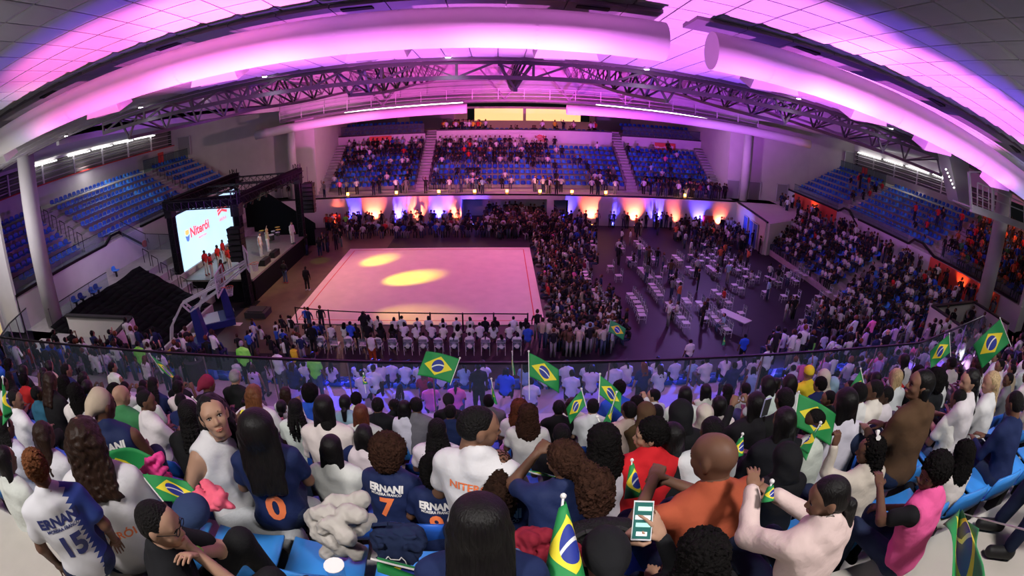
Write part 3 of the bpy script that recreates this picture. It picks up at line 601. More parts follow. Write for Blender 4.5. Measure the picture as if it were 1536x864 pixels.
glass_rail([(-25.1, 27.8, 4.7), (-23.2, 28.2, 3.6), (-23.1, 31.2, 2.7)], 1.1, 'glass_railing', 'sloping glass railing that comes down from the west stand to its walkway', 1.6, topm='blackmetal')
glass_rail([(29.8, 17, 4.2), (29.8, 25, 4.2)], .8, 'glass_railing', 'clear glass railing in front of the crowded part of the east stand', 2, posts=False)
glass_rail([(29.8, 28.8, 4.1), (29.8, 37, 4.1)], .8, 'glass_railing', 'clear glass railing in front of the empty seats of the east stand', 2, posts=False)
glass_rail([(29.8, 38.8, 4.05), (29.8, 47, 4.05)], .8, 'glass_railing', 'clear glass railing in front of the north end of the east stand', 2, posts=False)
glass_rail([(-16.9, 56.15, 7.7), (-7.7, 56.15, 7.7)], .95, 'glass_railing', 'dark glass railing of the upper tier, on the stage side', 1.8, 'glassn', posts=False)
glass_rail([(13.3, 56.15, 7.6), (22.3, 56.15, 7.6)], .95, 'glass_railing', 'dark glass railing of the upper tier, on the east side', 1.8, 'glassn', posts=False)
glass_rail([(-31.2, 39, 7.6), (-31.2, 47, 7.6)], 1.1, 'glass_railing', 'green tinted glass railing of the west gallery', 2, 'glassn', posts=False)
glass_rail([(35.7, 39, 6.8), (35.7, 47, 6.8)], 1.1, 'glass_railing', 'green tinted glass railing of the east gallery', 2, 'glassn', posts=False)
glass_rail([(-22.95, 17.6, 2.7), (-22.95, 23.2, 2.7)], 1.1, 'glass_railing', 'glass railing on the west walkway above the black cloth', 1.9)
# stair openings (white boxes with dark coping) at the two near corners
def opening_box(pts, z0, z1, label):
    r = empty('stair_parapet', (pts[0][0], pts[0][1], z0), 0, label, 'parapet'); w = MB(); c = MB()
    for a, b in zip(pts, pts[1:]):
        a2 = (a[0]-pts[0][0], a[1]-pts[0][1]); b2 = (b[0]-pts[0][0], b[1]-pts[0][1])
        w.wall(a2, b2, 0, z1-z0, .18); c.bar((a2[0], a2[1], z1-z0+.04), (b2[0], b2[1], z1-z0+.04), .24, .1)
    w.build('wall_panel', M['cream'], r); c.build('coping', M['rubber'], r)
opening_box([(-20.7, 17.0), (-15.9, 17.0), (-15.3, 14.0)], 1.2, 3.75, 'white stair parapet with dark green coping at the south west corner')
opening_box([(21.6, 15.0), (21.7, 17.9), (26.3, 18.3), (26.3, 15.2)], 1.2, 3.7, 'white stair parapet with dark coping at the south east corner')
struct(MB().box(-20.6, -16, 14.2, 16.9, 1.0, 1.3), 'floor_stair_landing', M['tread'])
# black cloth over the west lower steps
mb = MB(); nn_ = 14
for i in range(nn_):
    for j in range(10):
        f = lambda i, j: (-17.3-5.4*i/nn_, 17.2+9.2*j/10, .55+2.5*i/nn_+.06*math.sin(i*1.7+j*.9)+.05*math.sin(j*2.3))
        a, b, c, d = f(i, j), f(i+1, j), f(i+1, j+1), f(i, j+1); mb.add([a, b, c, d], [(0, 1, 2, 3)])
o = mb.build('black_cover_cloth', M['black'], smooth=True); tag(o, 'big black cloth spread over the steps beside the basketball hoops', 'cloth')
md = o.modifiers.new('solid', 'SOLIDIFY'); md.thickness = .02
tag(MB().wall((-17.1, 17.3), (-17.1, 26.2), 0, .6, .15).wall((-17.5, 17.3), (-17.1, 17.3), 0, .6, .15).build('kick_board', M['cream']), 'pale board along the foot of the black covered steps', 'board')
# yellow step ladder lying at the foot of the cloth
lr = empty('yellow_step', (-16.9, 20.2, .1), .0, 'row of yellow metal step treads beside the basketball hoop base', 'steps')
for s in (0, .7): MB().bar((s, -2.6, .3), (s, 2.6, .3), .06, .1).build('rail', M['yellow'], lr)
for k in range(13): MB().box(0, .7, -2.5+k*.4, -2.38+k*.4, .28, .32).build('rung', M['yellow'], lr)
for sx in (0.05, .6):
    for sy in (-2.4, 2.4): MB().bar((sx, sy, -.1), (sx, sy, .28), .05).build('leg', M['yellow'], lr)
# hand rails: bent black tubes
def handrail(p, q, label, group, m='blackmetal', h=.95):
    mb = MB(); p = Vector(p); q = Vector(q); up = Vector((0, 0, h)); mb.path([p, p+up, q+up, q], .025, 6); return tag(mb.build('hand_rail', M[m]), label, 'hand rail', group)
for k in range(6): handrail((-18.6-k*.8, 27.0+.1*k, .45+.45*k), (-19.1-k*.8, 27.0+.1*k, .7+.45*k), 'bent black hand rail on the steps beside the black cloth', 'hand rails on the west lower steps')
for k in range(6): handrail((-26-k*.85, 24.5, 4.9+.44*k), (-26.5-k*.85, 24.5, 5.1+.44*k), 'bent black hand rail in the west stand aisle nearest the column', 'hand rails in the near west aisle'); handrail((-26-k*.85, 39.9, 4.9+.44*k), (-26.5-k*.85, 39.9, 5.1+.44*k), 'bent black hand rail in the west stand aisle toward the stage', 'hand rails in the far west aisle')
for x, lb in ((-7.65, 'left of the first aisle'), (-6.35, 'right of the first aisle'), (12.05, 'left of the second aisle'), (13.25, 'right of the second aisle')):
    for k in range(7): handrail((x, 48.6+k*1.0, 2.95+.48*k), (x, 49.2+k*1.0, 3.2+.48*k), 'black hand rail %s of the far stand' % lb, 'hand rails %s' % lb)
for k in range(5): handrail((-13.6+.3*k, 6.6-k*.9, 6.6+.5*k), (-13.3+.3*k, 6.1-k*.9, 6.9+.5*k), 'tall black hand rail in the aisle at the left end of the near stand', 'hand rails in the near left aisle')
for k in range(4): handrail((-9.0, 7.3-k*.9, 6.1+.42*k), (-8.6, 6.9-k*.9, 6.3+.42*k), 'black hand rail between the crowd and the dark glass railing', 'hand rails in the near aisle')
# ------------------------------------------------------------------ stage with truss roof and LED screen
SX0, SX1, SY0, SY1, SZ = -21.0, -15.0, 28.2, 38.6, 1.45
st = empty('stage', (-18, 33.4, 0), 0, 'black stage platform with a black skirt beside the mat', 'stage')
MB().box(-3, 3, -5.2, 5.2, SZ-.12, SZ).build('deck', mat('stage_deck', (.16, .15, .13), .5, var=.15), st)
sk = MB()
for i in range(24): y0 = -5.2+i*10.4/24; sk.box(2.9+.04*(i % 2), 3.0, y0, y0+10.4/24, 0, SZ-.12)
for i in range(14): x0 = -3+i*6/14; sk.box(x0, x0+6/14, -5.2-.04*(i % 2), -5.1, 0, SZ-.12)
sk.build('skirt', M['black'], st)
for sx in (-2.6, 0, 2.5):
    for sy in (-4.8, 0, 4.8): MB().bar((sx, sy, 0), (sx, sy, SZ-.1), .08).build('leg', M['blackmetal'], st)
tr_ = empty('stage_truss', (-18, 33.4, 0), 0, 'black truss roof on four towers over the stage', 'truss')
def box_truss(a, b, w, parent, name, m='blackmetal', seg=.6):
    a = Vector(a); b = Vector(b); q = (b-a).to_track_quat('Z', 'Y'); L = (b-a).length; n = max(1, int(L/seg)); mb = MB(); k = w/2
    cs = [(-k, -k), (k, -k), (k, k), (-k, k)]; P = lambda c, t: a+q@Vector((c[0], c[1], L*t))
    for c in cs: mb.tube(P(c, 0), P(c, 1), .035, 5)
    for i in range(n):
        for j in range(4): mb.tube(P(cs[j], i/n), P(cs[(j+1) % 4], (i+1)/n), .018, 4, cap=False); mb.tube(P(cs[j], i/n), P(cs[(j+1) % 4], i/n), .018, 4, cap=False)
    return mb.build(name, M[m], parent)
tw = [(2.8, -5.7), (2.8, 4.7), (-2.9, -4.9), (-2.9, 4.7)]
for x, y in tw:
    t_ = box_truss((x, y, 0), (x, y, 7.1), .42, tr_, 'tower'); MB().box(x-.5, x+.5, y-.5, y+.5, 0, .06).build('foot', M['blackmetal'], t_); MB().box(x-.3, x+.3, y-.3, y+.3, 5.6, 6.3).build('sleeve', M['blackmetal'], t_)
    MB().box(x-.22, x+.22, y-.22, y+.22, .1, 5.6).build('cover', M['black'], t_)
for a, b in (((2.8, -5.7, 6.4), (2.8, 5.4, 6.2)), ((-2.9, -5.2, 6.4), (-2.9, 5.4, 6.2)), ((-3.2, -5.3, 6.4), (3.1, -5.8, 6.4)), ((-3.2, 4.7, 6.2), (3.1, 4.7, 6.2)), ((-3.0, -.4, 6.4), (3.0, -.4, 6.4))): box_truss(a, b, .5, tr_, 'roof_beam')
cl = MB()
for (xa, ya, xb, yb) in ((2.55, -5.7, 3.05, 5.2), (-3.15, -5.2, -2.65, 5.2), (-3, -5.55, 3, -5.1)): cl.box(xa, xb, ya, yb, 6.2, 6.75)
cl.build('roof_drape', M['black'], tr_)
for k, y in enumerate((-4.4, -3.4, -2.3, -1.2, .6, 1.7, 2.8, 3.8)):
    s_ = empty('stage_spot', (-15.3, 33.4+y, 5.8), 0, 'small black stage lamp hanging from the truss roof', 'stage lamp', 'lamps on the stage truss')
    MB().tube((0, 0, 0), (0.12, -.05, .25), .11, 8, .07).build('housing', M['blackmetal'], s_); MB().bar((.1, 0, .2), (.1, 0, .5), .04).build('clamp', M['blackmetal'], s_)
    if k in (1, 2, 4, 6): MB().tube((-.004, 0, -.012), (0, 0, 0), .08, 8).build('lens', mat('amber_lens', (1, .75, .3), emit=8) if k == 1 else bpy.data.materials['amber_lens'], s_)
# LED screen on the west side of the stage, facing east
sc_ = empty('led_screen', (-20.7, 33.0, 3.75), HP, 'large pale blue screen with red lettering at the back of the stage', 'screen')
MB().box(-4.3, 4.7, .02, .25, -2.3, 1.95).build('cabinet', M['blackmetal'], sc_)
MB().box(-4.15, 4.6, -.02, .02, -2.15, 1.85).build('display', mat('screen_blue', (.50, .80, 1), .4, emit=1.15), sc_)
rde = mat('screen_red', (1, .12, .16), .5, emit=.9); yde = mat('screen_yellow', (.9, .7, .2), .5, emit=.9); bde = mat('screen_blueink', (.15, .3, .75), .5, emit=.8)
lettering('Niterói', .92, rde, sc_, (-1.35, -.04, .25), (HP, 0, 0), bold=.03); lettering('PREFEITURA', .22, rde, sc_, (-1.1, -.04, -.35), (HP, 0, 0))
poly_icon([(-.3, .5), (.3, .5), (.35, .1), (0, .0), (-.35, .1)], .7).build('crest', yde, sc_).location = (-3.1, -.05, .25); poly_icon([(-.35, .05), (0, -.05), (.35, .05), (.2, -.4), (0, -.5), (-.2, -.4)], .8).build('crest', bde, sc_).location = (-3.1, -.05, .2)
building_icon(sc_, (2.3, -.05, .85), 1.7, rde); lettering('ARENA', .36, rde, sc_, (2.2, -.04, .05), (HP, 0, 0))
lamp('AREA', 'screen_light', (-20.3, 33.2, 3.7), (-10, 33.2, 2.7), 60, (.6, .85, 1), 8, size_y=4)
# black masking panel with sloping edge at the back of the stage, speakers, stage monitors
tag(poly_icon([(-3.2, 0), (3.2, 0), (3.2, .5), (-1.2, 3.4), (-3.2, 2.6)], 1, .1).build('masking_drape', M['black']), 'black masking drape with a sloping top at the back of the stage', 'drape').location = (-18.0, 40.2, 1.4)
tag(MB().box(-21.5, -15, 40.4, 40.5, 0, 1.6).build('drape_base', M['black']), 'low black drape at the far end of the stage', 'drape')
def line_array(x, y, z, n, label):
    r = empty('line_array', (x, y, z), 0, label, 'loudspeaker')
    for k in range(n):
        w = MB().hexa([(-.45, -.25, -.34*k-.32), (.45, -.25, -.34*k-.32), (.45, .25, -.34*k-.32), (-.45, .25, -.34*k-.32), (-.48, -.3, -.34*k), (.48, -.3, -.34*k), (.48, .3, -.34*k), (-.48, .3, -.34*k)]).build('cabinet', M['blackmetal'], r)
        MB().box(-.4, .4, -.32, -.3, -.34*k-.28, -.34*k-.05).build('grille', M['rubber'], w)
    MB().bar((-.3, 0, .05), (.3, 0, .05), .06).build('bracket', M['blackmetal'], r); MB().tube((0, 0, .05), (0, 0, 1.3), .02, 5).build('chain', M['blackmetal'], r)
line_array(-15.2, 27.2, 5.0, 6, 'black line array loudspeaker hanging beside the screen'); line_array(-14.8, 39.3, 5.4, 7, 'black line array loudspeaker hanging at the far end of the stage')
for k, (y, lb) in enumerate(((31.2, 'nearer'), (32.9, 'farther'))):
    r = empty('stage_monitor', (-15.5, y, SZ), 0, 'black wedge floor monitor at the stage edge, the %s of the two' % lb, 'loudspeaker')
    MB().hexa([(-.3, -.5, 0), (.3, -.5, 0), (.3, .5, 0), (-.3, .5, 0), (-.05, -.5, .4), (.3, -.5, .4), (.3, .5, .4), (-.05, .5, .4)]).build('cabinet', M['blackmetal'], r); MB().hexa([(-.30, -.45, .03), (-.28, -.45, .03), (-.28, .45, .03), (-.3, .45, .03), (-.07, -.45, .38), (-.05, -.45, .38), (-.05, .45, .38), (-.07, .45, .38)]).build('grille', M['rubber'], r)
# drum kit on the stage
dk = empty('drum_kit', (-17.3, 36.6, SZ), 0, 'small drum kit with cymbals at the back of the stage', 'drum kit')
for (x, y, z, r_, h) in ((0, 0, .15, .28, .4), (-.5, .3, .4, .17, .25), (.5, .3, .4, .17, .25), (0, .55, .5, .16, .2)): d_ = MB().tube((x, y, z), (x, y, z+h), r_, 14).build('drum', M['rubber'], dk); MB().tube((x, y, z+h), (x, y, z+h+.02), r_+.01, 14).build('hoop', M['whitesteel'], d_)
for (x, y) in ((-.7, -.1), (.7, 0), (.3, .8)): c_ = MB().tube((x, y, .95), (x, y, .97), .22, 14, .02).build('cymbal', M['yellow'], dk); MB().tube((x, y, 0), (x, y, .95), .012, 5).build('stand', M['steel'], c_)
# ------------------------------------------------------------------ basketball hoops
def hoop(loc, rz, label):
    r = empty('basketball_hoop', loc, rz, label, 'basketball hoop')
    bs = MB().hexa([(-1.0, -.9, .02), (1.5, -.9, .02), (1.5, .9, .02), (-1, .9, .02), (-1, -.9, .4), (1.5, -.9, .4), (1.5, .9, .4), (-1, .9, .4)]).build('base', M['blue'], r)
    MB().box(-.9, .6, -.8, .8, .40, .43).build('base_cover', M['whitesteel'], bs)
    for x, y in ((-.8, -.75), (-.8, .75), (1.3, -.75), (1.3, .75)): MB().tube((x, y-.03, .06), (x, y+.03, .06), .06, 10).build('wheel', M['rubber'], bs)
    pd = MB().hexa([(1.0, -.4, .4), (1.55, -.4, .4), (1.55, .4, .4), (1.0, .4, .4), (.9, -.25, 2.15), (1.3, -.25, 2.15), (1.3, .25, 2.15), (.9, .25, 2.15)]).build('padding', M['blue'], r)
    lettering('EUREKA', .3, wtx, pd, (1.56, 0, 1.2), (HP, -.35, HP), ext=.002) if 0 else None
    MB().box(1.552, 1.57, -.38, .1, .62, .68).build('white_strip', wtx, pd)
    for y in (-.22, .22):
        MB().bar((-.7, y, .4), (-.45, y, 1.3), .09).build('strut', M['whitesteel'], r); MB().bar((-.45, y, 1.3), (.5, y, 2.5), .10).build('strut', M['whitesteel'], r)
        MB().bar((.5, y, 2.5), (2.75, y, 3.25), .09).build('arm', M['whitesteel'], r); MB().bar((.9, y, 2.05), (2.75, y, 2.98), .08).build('arm', M['whitesteel'], r)
        MB().bar((.5, y, 2.5), (.9, y, 2.05), .09).build('strut', M['whitesteel'], r)
    for k in range(3): MB().bar((-.2+k*.9, -.22, 1.7+k*.55), (-.2+k*.9, .22, 1.7+k*.55), .06).build('crossbar', M['whitesteel'], r)
    bb = MB().box(2.82, 2.85, -.9, .9, 2.9, 3.95).build('backboard', M['clear'], r); f = MB()
    for a, b in (((2.83, -.92, 2.88), (2.83, .92, 2.88)), ((2.83, -.92, 3.97), (2.83, .92, 3.97)), ((2.83, -.92, 2.88), (2.83, -.92, 3.97)), ((2.83, .92, 2.88), (2.83, .92, 3.97))): f.bar(a, b, .07)
    for y in (-.45, -.15, .15, .45): f.bar((2.76, y, 2.88), (2.76, y, 3.97), .035)
    f.build('frame', M['whitesteel'], bb); MB().box(2.81, 2.86, -.92, .92, 2.82, 2.9).build('edge_padding', M['whitesteel'], bb)
    rg = MB(); pts = [(3.3+.225*math.cos(t*math.pi/8), .225*math.sin(t*math.pi/8), 3.05) for t in range(17)]; rg.path(pts, .014, 5).bar((2.85, 0, 3.05), (3.09, 0, 3.05), .08, .03)
    rm = rg.build('rim', M['orange'], r); nt = MB()
    for i in range(12):
        a0 = i*math.pi/6
        for s in (-1, 1):
            P = [(3.3+rr*math.cos(a0+s*h*1.1), rr*math.sin(a0+s*h*1.1), 3.04-h) for h, rr in ((0, .225), (.15, .19), (.3, .15), (.45, .13))]; nt.path(P, .008, 4)
    nt.build('net', M['net'], rm); return r
hoop((-16.7, 21.7, 0), .3, 'portable basketball hoop with blue padding, the nearer of the two'); hoop((-16.5, 24.6, 0), .6, 'portable basketball hoop with blue padding, the farther of the two')
tag(MB().box(-14.6, -13.2, 25.6, 26.6, .0, .35).box(-14.4, -13.4, 25.7, 26.5, .35, .42).build('equipment_case', M['rubber']), 'low black equipment case on the floor beside the hoops', 'case')
# white paper square and black runner by the stage, lit patches come from the lamps
tag(MB().box(-14.95, -14.45, 24.6, 25.0, .006, .02).build('floor_sign', wtx), 'small white sign lying on the dark floor by the stage', 'sign')
# ------------------------------------------------------------------ belt barrier along the near edge of the mat
br = [(-10.95, 25.05), (-8.9, 24.7), (-6.86, 24.5), (-5.0, 24.45), (-3.4, 24.4), (-1.75, 24.35), (-.2, 24.35), (1.5, 24.3)]
for k, (x, y) in enumerate(br):
    r = empty('barrier_post', (x, y, 0), 0, 'black belt barrier post on the near edge of the mat', 'barrier post', 'belt barrier posts by the mat')
    MB().tube((0, 0, 0), (0, 0, .04), .18, 14).build('foot', M['blackmetal'], r); MB().tube((0, 0, .04), (0, 0, 1.0), .04, 8).build('pole', M['blackmetal'], r)
for a, b in zip(br, br[1:]):
    tag(MB().bar((*a, .95), (*b, .95), .02, .06).build('barrier_belt', M['blackmetal']), 'black retractable belt between two barrier posts', 'barrier belt', 'belts of the barrier by the mat')
# ------------------------------------------------------------------ uplights along the north wall
ups = [(-13.1, 'b'), (-11.2, 'o'), (-9.0, 'b'), (-7.2, 'o'), (-5.3, 'b'), (-3.6, 'o'), (-2.2, 'b'), (5.9, 'b'), (8.4, 'o'), (10.3, 'b'), (12.4, 'o'), (14.5, 'b'), (16.5, 'o'), (18.8, 'b')]
ups += [(-15, 'o'), (20.9, 'o')]
glob = {'b': mat('blue_lens', (.12, .2, 1), emit=12), 'o': mat('amber_uplight_lens', (1, .35, .08), emit=12)}
for k, (x, c) in enumerate(ups):
    r = empty('uplight', (x, 45.5, 0), 0, ('blue' if c == 'b' else 'orange')+' lamp on the floor that lights the wall of the far stand from below', 'uplight', ('blue' if c == 'b' else 'orange')+' uplights along the far wall')
    MB().tube((0, 0, .05), (0, .05, .25), .11, 10).build('housing', M['blackmetal'], r); MB().tube((0, .051, .25), (0, .052, .262), .09, 10).build('lens', glob[c], r); MB().box(-.13, .13, -.08, .08, 0, .05).build('foot', M['blackmetal'], r)
    lamp('SPOT', 'uplight_beam', (x, 45.5, .3), (x, 46.46, 1.9), 3200 if c == 'b' else 2000, (.07, .05, 1) if c == 'b' else (1, .15, .07), .06, 78, 1)
# warm torches / floods on the north walkway pointing at the camera
for k, (px, py) in enumerate(((530, 285), (600, 283), (660, 284), (713, 282), (760, 282), (808, 282), (854, 282), (902, 282), (1026, 292))):
    p = onz(px, py, 3.0); r = empty('walkway_flood', (p[0], 46.9, 2.72), 0, 'small glowing amber flood lamp on the walkway above the uplit wall', 'flood lamp', 'amber flood lamps on the north walkway')
    MB().box(-.16, .16, -.1, .1, 0, .12).build('foot', M['blackmetal'], r); MB().box(-.14, .14, -.12, -.02, .12, .42).build('housing', M['blackmetal'], r); MB().box(-.12, .12, -.135, -.12, .14, .40).build('lens', M['orangewarm'], r)
    lamp('POINT', 'walkway_flood_beam', (p[0], 46.6, 3.3), None, 55, (1, .45, .2), .1)
for x, y, z in ((29.3, 22.2, 2.7), (29.3, 19.8, 2.7), (29.3, 42.5, 2.7)):
    r = empty('wall_uplight', (x, y, z-.22), 0, 'small lamp that lights the red wall panel of the east stand', 'uplight', 'red wall uplights of the east stand'); MB().tube((0, 0, 0), (.05, 0, .2), .09, 8).build('housing', M['blackmetal'], r); MB().tube((.05, 0, .2), (.052, 0, .21), .07, 8).build('lens', glob['o'], r)
    lamp('SPOT', 'wall_uplight_beam', (x, y, z+.1), (x+.3, y, z+1.3), 320, (1, .35, .12), .05, 80, .8)
lamp('POINT', 'east_crowd_lamp', (33, 22, 8.2), None, 160, (1, .25, .12), .3)
# ------------------------------------------------------------------ steel balcony and sloping beam, upper right
bl = empty('steel_balcony', (19.5, 14, 9.3), 0, 'white steel balcony with gridded frame near the sloping beam', 'balcony')
def L_(px, py, y=14): p = ony(px, py, y)-np.array([19.5, 14, 9.3]); return (p[0], p[1], p[2])
A, B_, C_, D_ = L_(1457, 312), L_(1536, 340), L_(1453, 258), L_(1489, 262)
E_ = tuple(np.array(A)+(np.array(B_)-np.array(A))*2.2)
MB().bar(A, E_, .16, .3).build('front_beam', M['whitesteel'], bl)
MB().hexa([A, E_, (E_[0], E_[1]+1.2, E_[2]), (A[0], A[1]+1.2, A[2]), (A[0], A[1], A[2]+.05), (E_[0], E_[1], E_[2]+.05), (E_[0], E_[1]+1.2, E_[2]+.05), (A[0], A[1]+1.2, A[2]+.05)]).build('deck', M['whitesteel'], bl)
for a, b, w in ((A, C_, .1), (L_(1489, 322), D_, .12), (C_, L_(1489, 258), .05)): MB().bar(a, b, w).build('post', M['whitesteel'], bl)
for px in (1466, 1474, 1483): MB().bar(L_(px, 274+(px-1466)*.4), L_(px, 316+(px-1466)*.35), .05).build('frame_bar', M['whitesteel'], bl)
for t in (0, .5, 1): MB().bar(L_(1466, 274+40*t), L_(1483, 281+40*t), .05).build('frame_bar', M['whitesteel'], bl)
for a, b in (((1489, 285), (1536, 305)), ((1489, 299), (1536, 317))):
    a2 = np.array(L_(*a)); b2 = np.array(L_(*b)); MB().bar(tuple(a2), tuple(a2+(b2-a2)*2.2), .05).build('rail', M['whitesteel'], bl)
for px, py, q in ((1515, 296, 331), (1536, 305, 340)): MB().bar(L_(px, py), L_(px, q), .05).build('post', M['whitesteel'], bl)
sb = MB(); a, b, c, d = [ony(*p, 16.5) for p in ((1422, 228), (1452, 236), (1459, 318), (1438, 306))]
sb.hexa([tuple(d), tuple(c), (c[0], c[1]+.8, c[2]), (d[0], d[1]+.8, d[2]), tuple(a), tuple(b), (b[0], b[1]+.8, b[2]), (a[0], a[1]+.8, a[2])])
so = sb.build('sloping_beam', M['ceil']); tag(so, 'broad sloping steel beam that comes down from the ceiling at the right', 'beam')
for k in range(6):
    p = ony(1419+2.4*k, 254+5.5*k, 16.4); MB().sphere(tuple(p), .04, 8, 5).build('beam_light', M['tube'], so)
# ------------------------------------------------------------------ blue seats
def seat_mesh(nu, nv, name):
    prof = [(.21, .40), (.19, .43), (.0, .405), (-.14, .41), (-.2, .46), (-.225, .55), (-.24, .63), (-.25, .70)]
    if nv < 7: prof = [prof[i] for i in (0, 2, 4, 7)]
    w = [.2, .215, .22, .22, .215, .22, .21, .17] if nv >= 7 else [.2, .22, .215, .18]
    mb = MB(); vs = []; n = len(prof)
    for off in (0, 1):
        for j, (y, z) in enumerate(prof):
            for i in range(nu+1):
                u = -1+2*i/nu; vs.append((u*w[j], y+off*(-.018 if j > n*.5 else 0)+(.035*u*u if j > n*.5 else 0), z+(.03*u*u if j <= n*.5 else -.03*u*u)-off*(.02 if j <= n*.5 else 0)))
    N = nu+1; T = n*N; fs = []
    for j in range(n-1):
        for i in range(nu):
            fs.append((j*N+i, j*N+i+1, (j+1)*N+i+1, (j+1)*N+i)); fs.append((T+j*N+i, T+(j+1)*N+i, T+(j+1)*N+i+1, T+j*N+i+1))
    for i in range(nu): fs.append((i, T+i, T+i+1, i+1)); e = (n-1)*N; fs.append((e+i, e+i+1, T+e+i+1, T+e+i))
    for j in range(n-1): fs.append((j*N, (j+1)*N, T+(j+1)*N, T+j*N)); fs.append((j*N+nu, T+j*N+nu, T+(j+1)*N+nu, (j+1)*N+nu))
    mb.add(vs, fs); me = mb.mesh(name, True); me.materials.append(M['seat']); return me
SHELL = seat_mesh(6, 7, 'seat_shell'); SHELL_LO = seat_mesh(2, 3, 'seat_shell_low')
BRK = MB().box(-.05, .05, -.06, .06, 0, .4).box(-.18, .18, -.1, .1, .34, .39).mesh('seat_bracket'); BRK.materials.append(M['blackmetal'])
BLU = [(.025, .13, .62), (.02, .08, .42), (.05, .26, .78)]
def new_seat(loc, rz, color, label, group, bracket=True):
    r = link('stadium_seat', SHELL, None, color); r.location = loc; r.rotation_euler = (0, 0, rz); tag(r, label, 'seat', group)
    if bracket: link('bracket', BRK, r)
    return r
nseat = 0
near_c = {}
for i, y in enumerate(ROWS):
    lim = 14 if i else 12; x = -min(13.2, 2.6*y+2.5); x1 = min(13.6, 2.6*y+2.6)
    if i > 2: continue
    while x < x1:
        c = BLU[0] if i else (.05, .30, .82)
        if x > .6 and i < 2: c = (.05, .3, .85)
        lb = 'blue plastic stadium seat in the %s row of the near stand' % ('last', 'second to last', 'third to last')[i]; new_seat((x, y, frow(y)), 0, c, lb, 'near stand seats, %s row' % ('last', 'second to last', 'third to last')[i]); nseat += 1; x += .5
ORD = 'first second third fourth fifth sixth seventh eighth ninth tenth eleventh twelfth thirteenth fourteenth fifteenth sixteenth'.split()
wseat = []
for (ya, yb, lb) in ((18.2, 24.2, 'short block beside the white column'), (26.2, 38.1, 'middle block'), (40.1, 46.5, 'block by the stage')):
    for k in range(7):
        y = ya
        while y < yb-.3:
            wseat.append((-25.9-k*.82, y+.25, 4.75+.44*k, ORD[k]+' row up of the '+lb)); y += .52
far0 = []; wseat.sort(key=lambda q: q[1]-.4*q[0])
for (x, y, z, lb) in wseat:
    if nseat >= 290: far0.append((x, y, z, -HP)); continue
    new_seat((x, y, z), -HP, BLU[random.choice((0, 0, 1))], 'blue seat, %s, west stand' % lb, 'west stand seats, '+lb, False); nseat += 1
for k, (px, py, c) in enumerate(((118, 462, 2), (128, 457, 1), (144, 448, 2), (151, 443, 1), (177, 415, 2))):
    p = onz(px, py, 2.7); new_seat((p[0]-.1, p[1], 2.7), -HP, BLU[c], ['pale blue single seat on a post, nearest the white column', 'dark blue single seat on a post beside the pale one near the column', 'pale blue single seat in the middle pair on the west walkway', 'dark blue single seat in the middle pair on the west walkway', 'blue single seat on a post below the red hose reel'][k], None); nseat += 1
hr = empty('hose_reel', (-25.1, 30.2, 3.5), HP, 'red hose reel on the white wall above a single blue seat', 'hose reel'); MB().tube((0, -.12, 0), (0, .0, 0), .25, 14).build('drum', M['red'], hr); MB().path([(.25, -.1, 0), (.4, -.1, .3), (.5, -.1, -.1)], .02, 5).build('hose', M['rubber'], hr)
# the remaining seats of the hall as one mass
far = list(far0)
for (xa, xb) in ((-16.0, -7.8), (-6.2, 12.0), (13.4, 21.3)):
    for k in range(8):
        x = xa+.25
        while x < xb: far.append((x, 48.3+.85*k+.45, 2.9+.4*k, math.pi)); x += .52
for (xa, xb) in ((-16.8, -8.2), (-5.8, 11.6), (13.8, 22)):
    for k in range(3 if xa < -8 or xa > 12 else 1):
        x = xa
        while x < xb: far.append((x, 57.2+.85*k, 7.3+.4*k, math.pi)); x += .52
for (ya, yb) in ((17.5, 24.8), (26.6, 37.3), (39.2, 47)):
    for k in range(7):
        y = ya+.25
        while y < yb: far.append((30.4+.82*k, y, 4.2+.4*k, HP)); y += .52
for k in range(6):
    for (ya, yb) in ((19.5, 27.4), (29, 38)):
        y = ya
        while y < yb: far.append((22.9+.78*k, y, .45+.42*k, HP)); y += .52
for k in range(5):
    x = -17.5
    while x < 22: far.append((x, 18.0-.8*k, .4+.42*k, 0)); x += .55
for i, y in enumerate(ROWS):
    if i <= 2: continue
    x = -13.2
    while x < 13.5: far.append((x, y, frow(y), 0)); x += .5
def merge_copies(me, plc, name, m, cols=None, tilt=None):
    v = np.empty(len(me.vertices)*3); me.vertices.foreach_get('co', v); v = v.reshape(-1, 3); F = [tuple(p.vertices) for p in me.polygons]; n = len(v)
    V = []; FF = []; CC = []
    for i, (x, y, z, a) in enumerate(plc):
        c, s = math.cos(a), math.sin(a); w = np.stack([x+v[:, 0]*c-v[:, 1]*s, y+v[:, 0]*s+v[:, 1]*c, z+v[:, 2]], 1); V.append(w); FF += [tuple(i*n+k for k in f) for f in F]
        if cols is not None: CC.append(np.tile(np.array([*cols[i], 1.0]), (n, 1)))
    o = bpy.data.meshes.new(name); o.from_pydata(np.concatenate(V), [], FF); o.shade_smooth(); o.materials.append(m)
    if cols is not None:
        a = o.color_attributes.new('Col', 'FLOAT_COLOR', 'POINT'); a.data.foreach_set('color', np.concatenate(CC).ravel())
    return link(name, o)
mv = mat_vcol('seat_mass_plastic', .4)
o = merge_copies(SHELL_LO, far, 'stadium_seats', mv, [BLU[random.choice((0, 0, 1, 2))] for _ in far]); tag(o, 'hundreds of blue stadium seats in the far, east and lower stands', 'seats', kind='stuff')
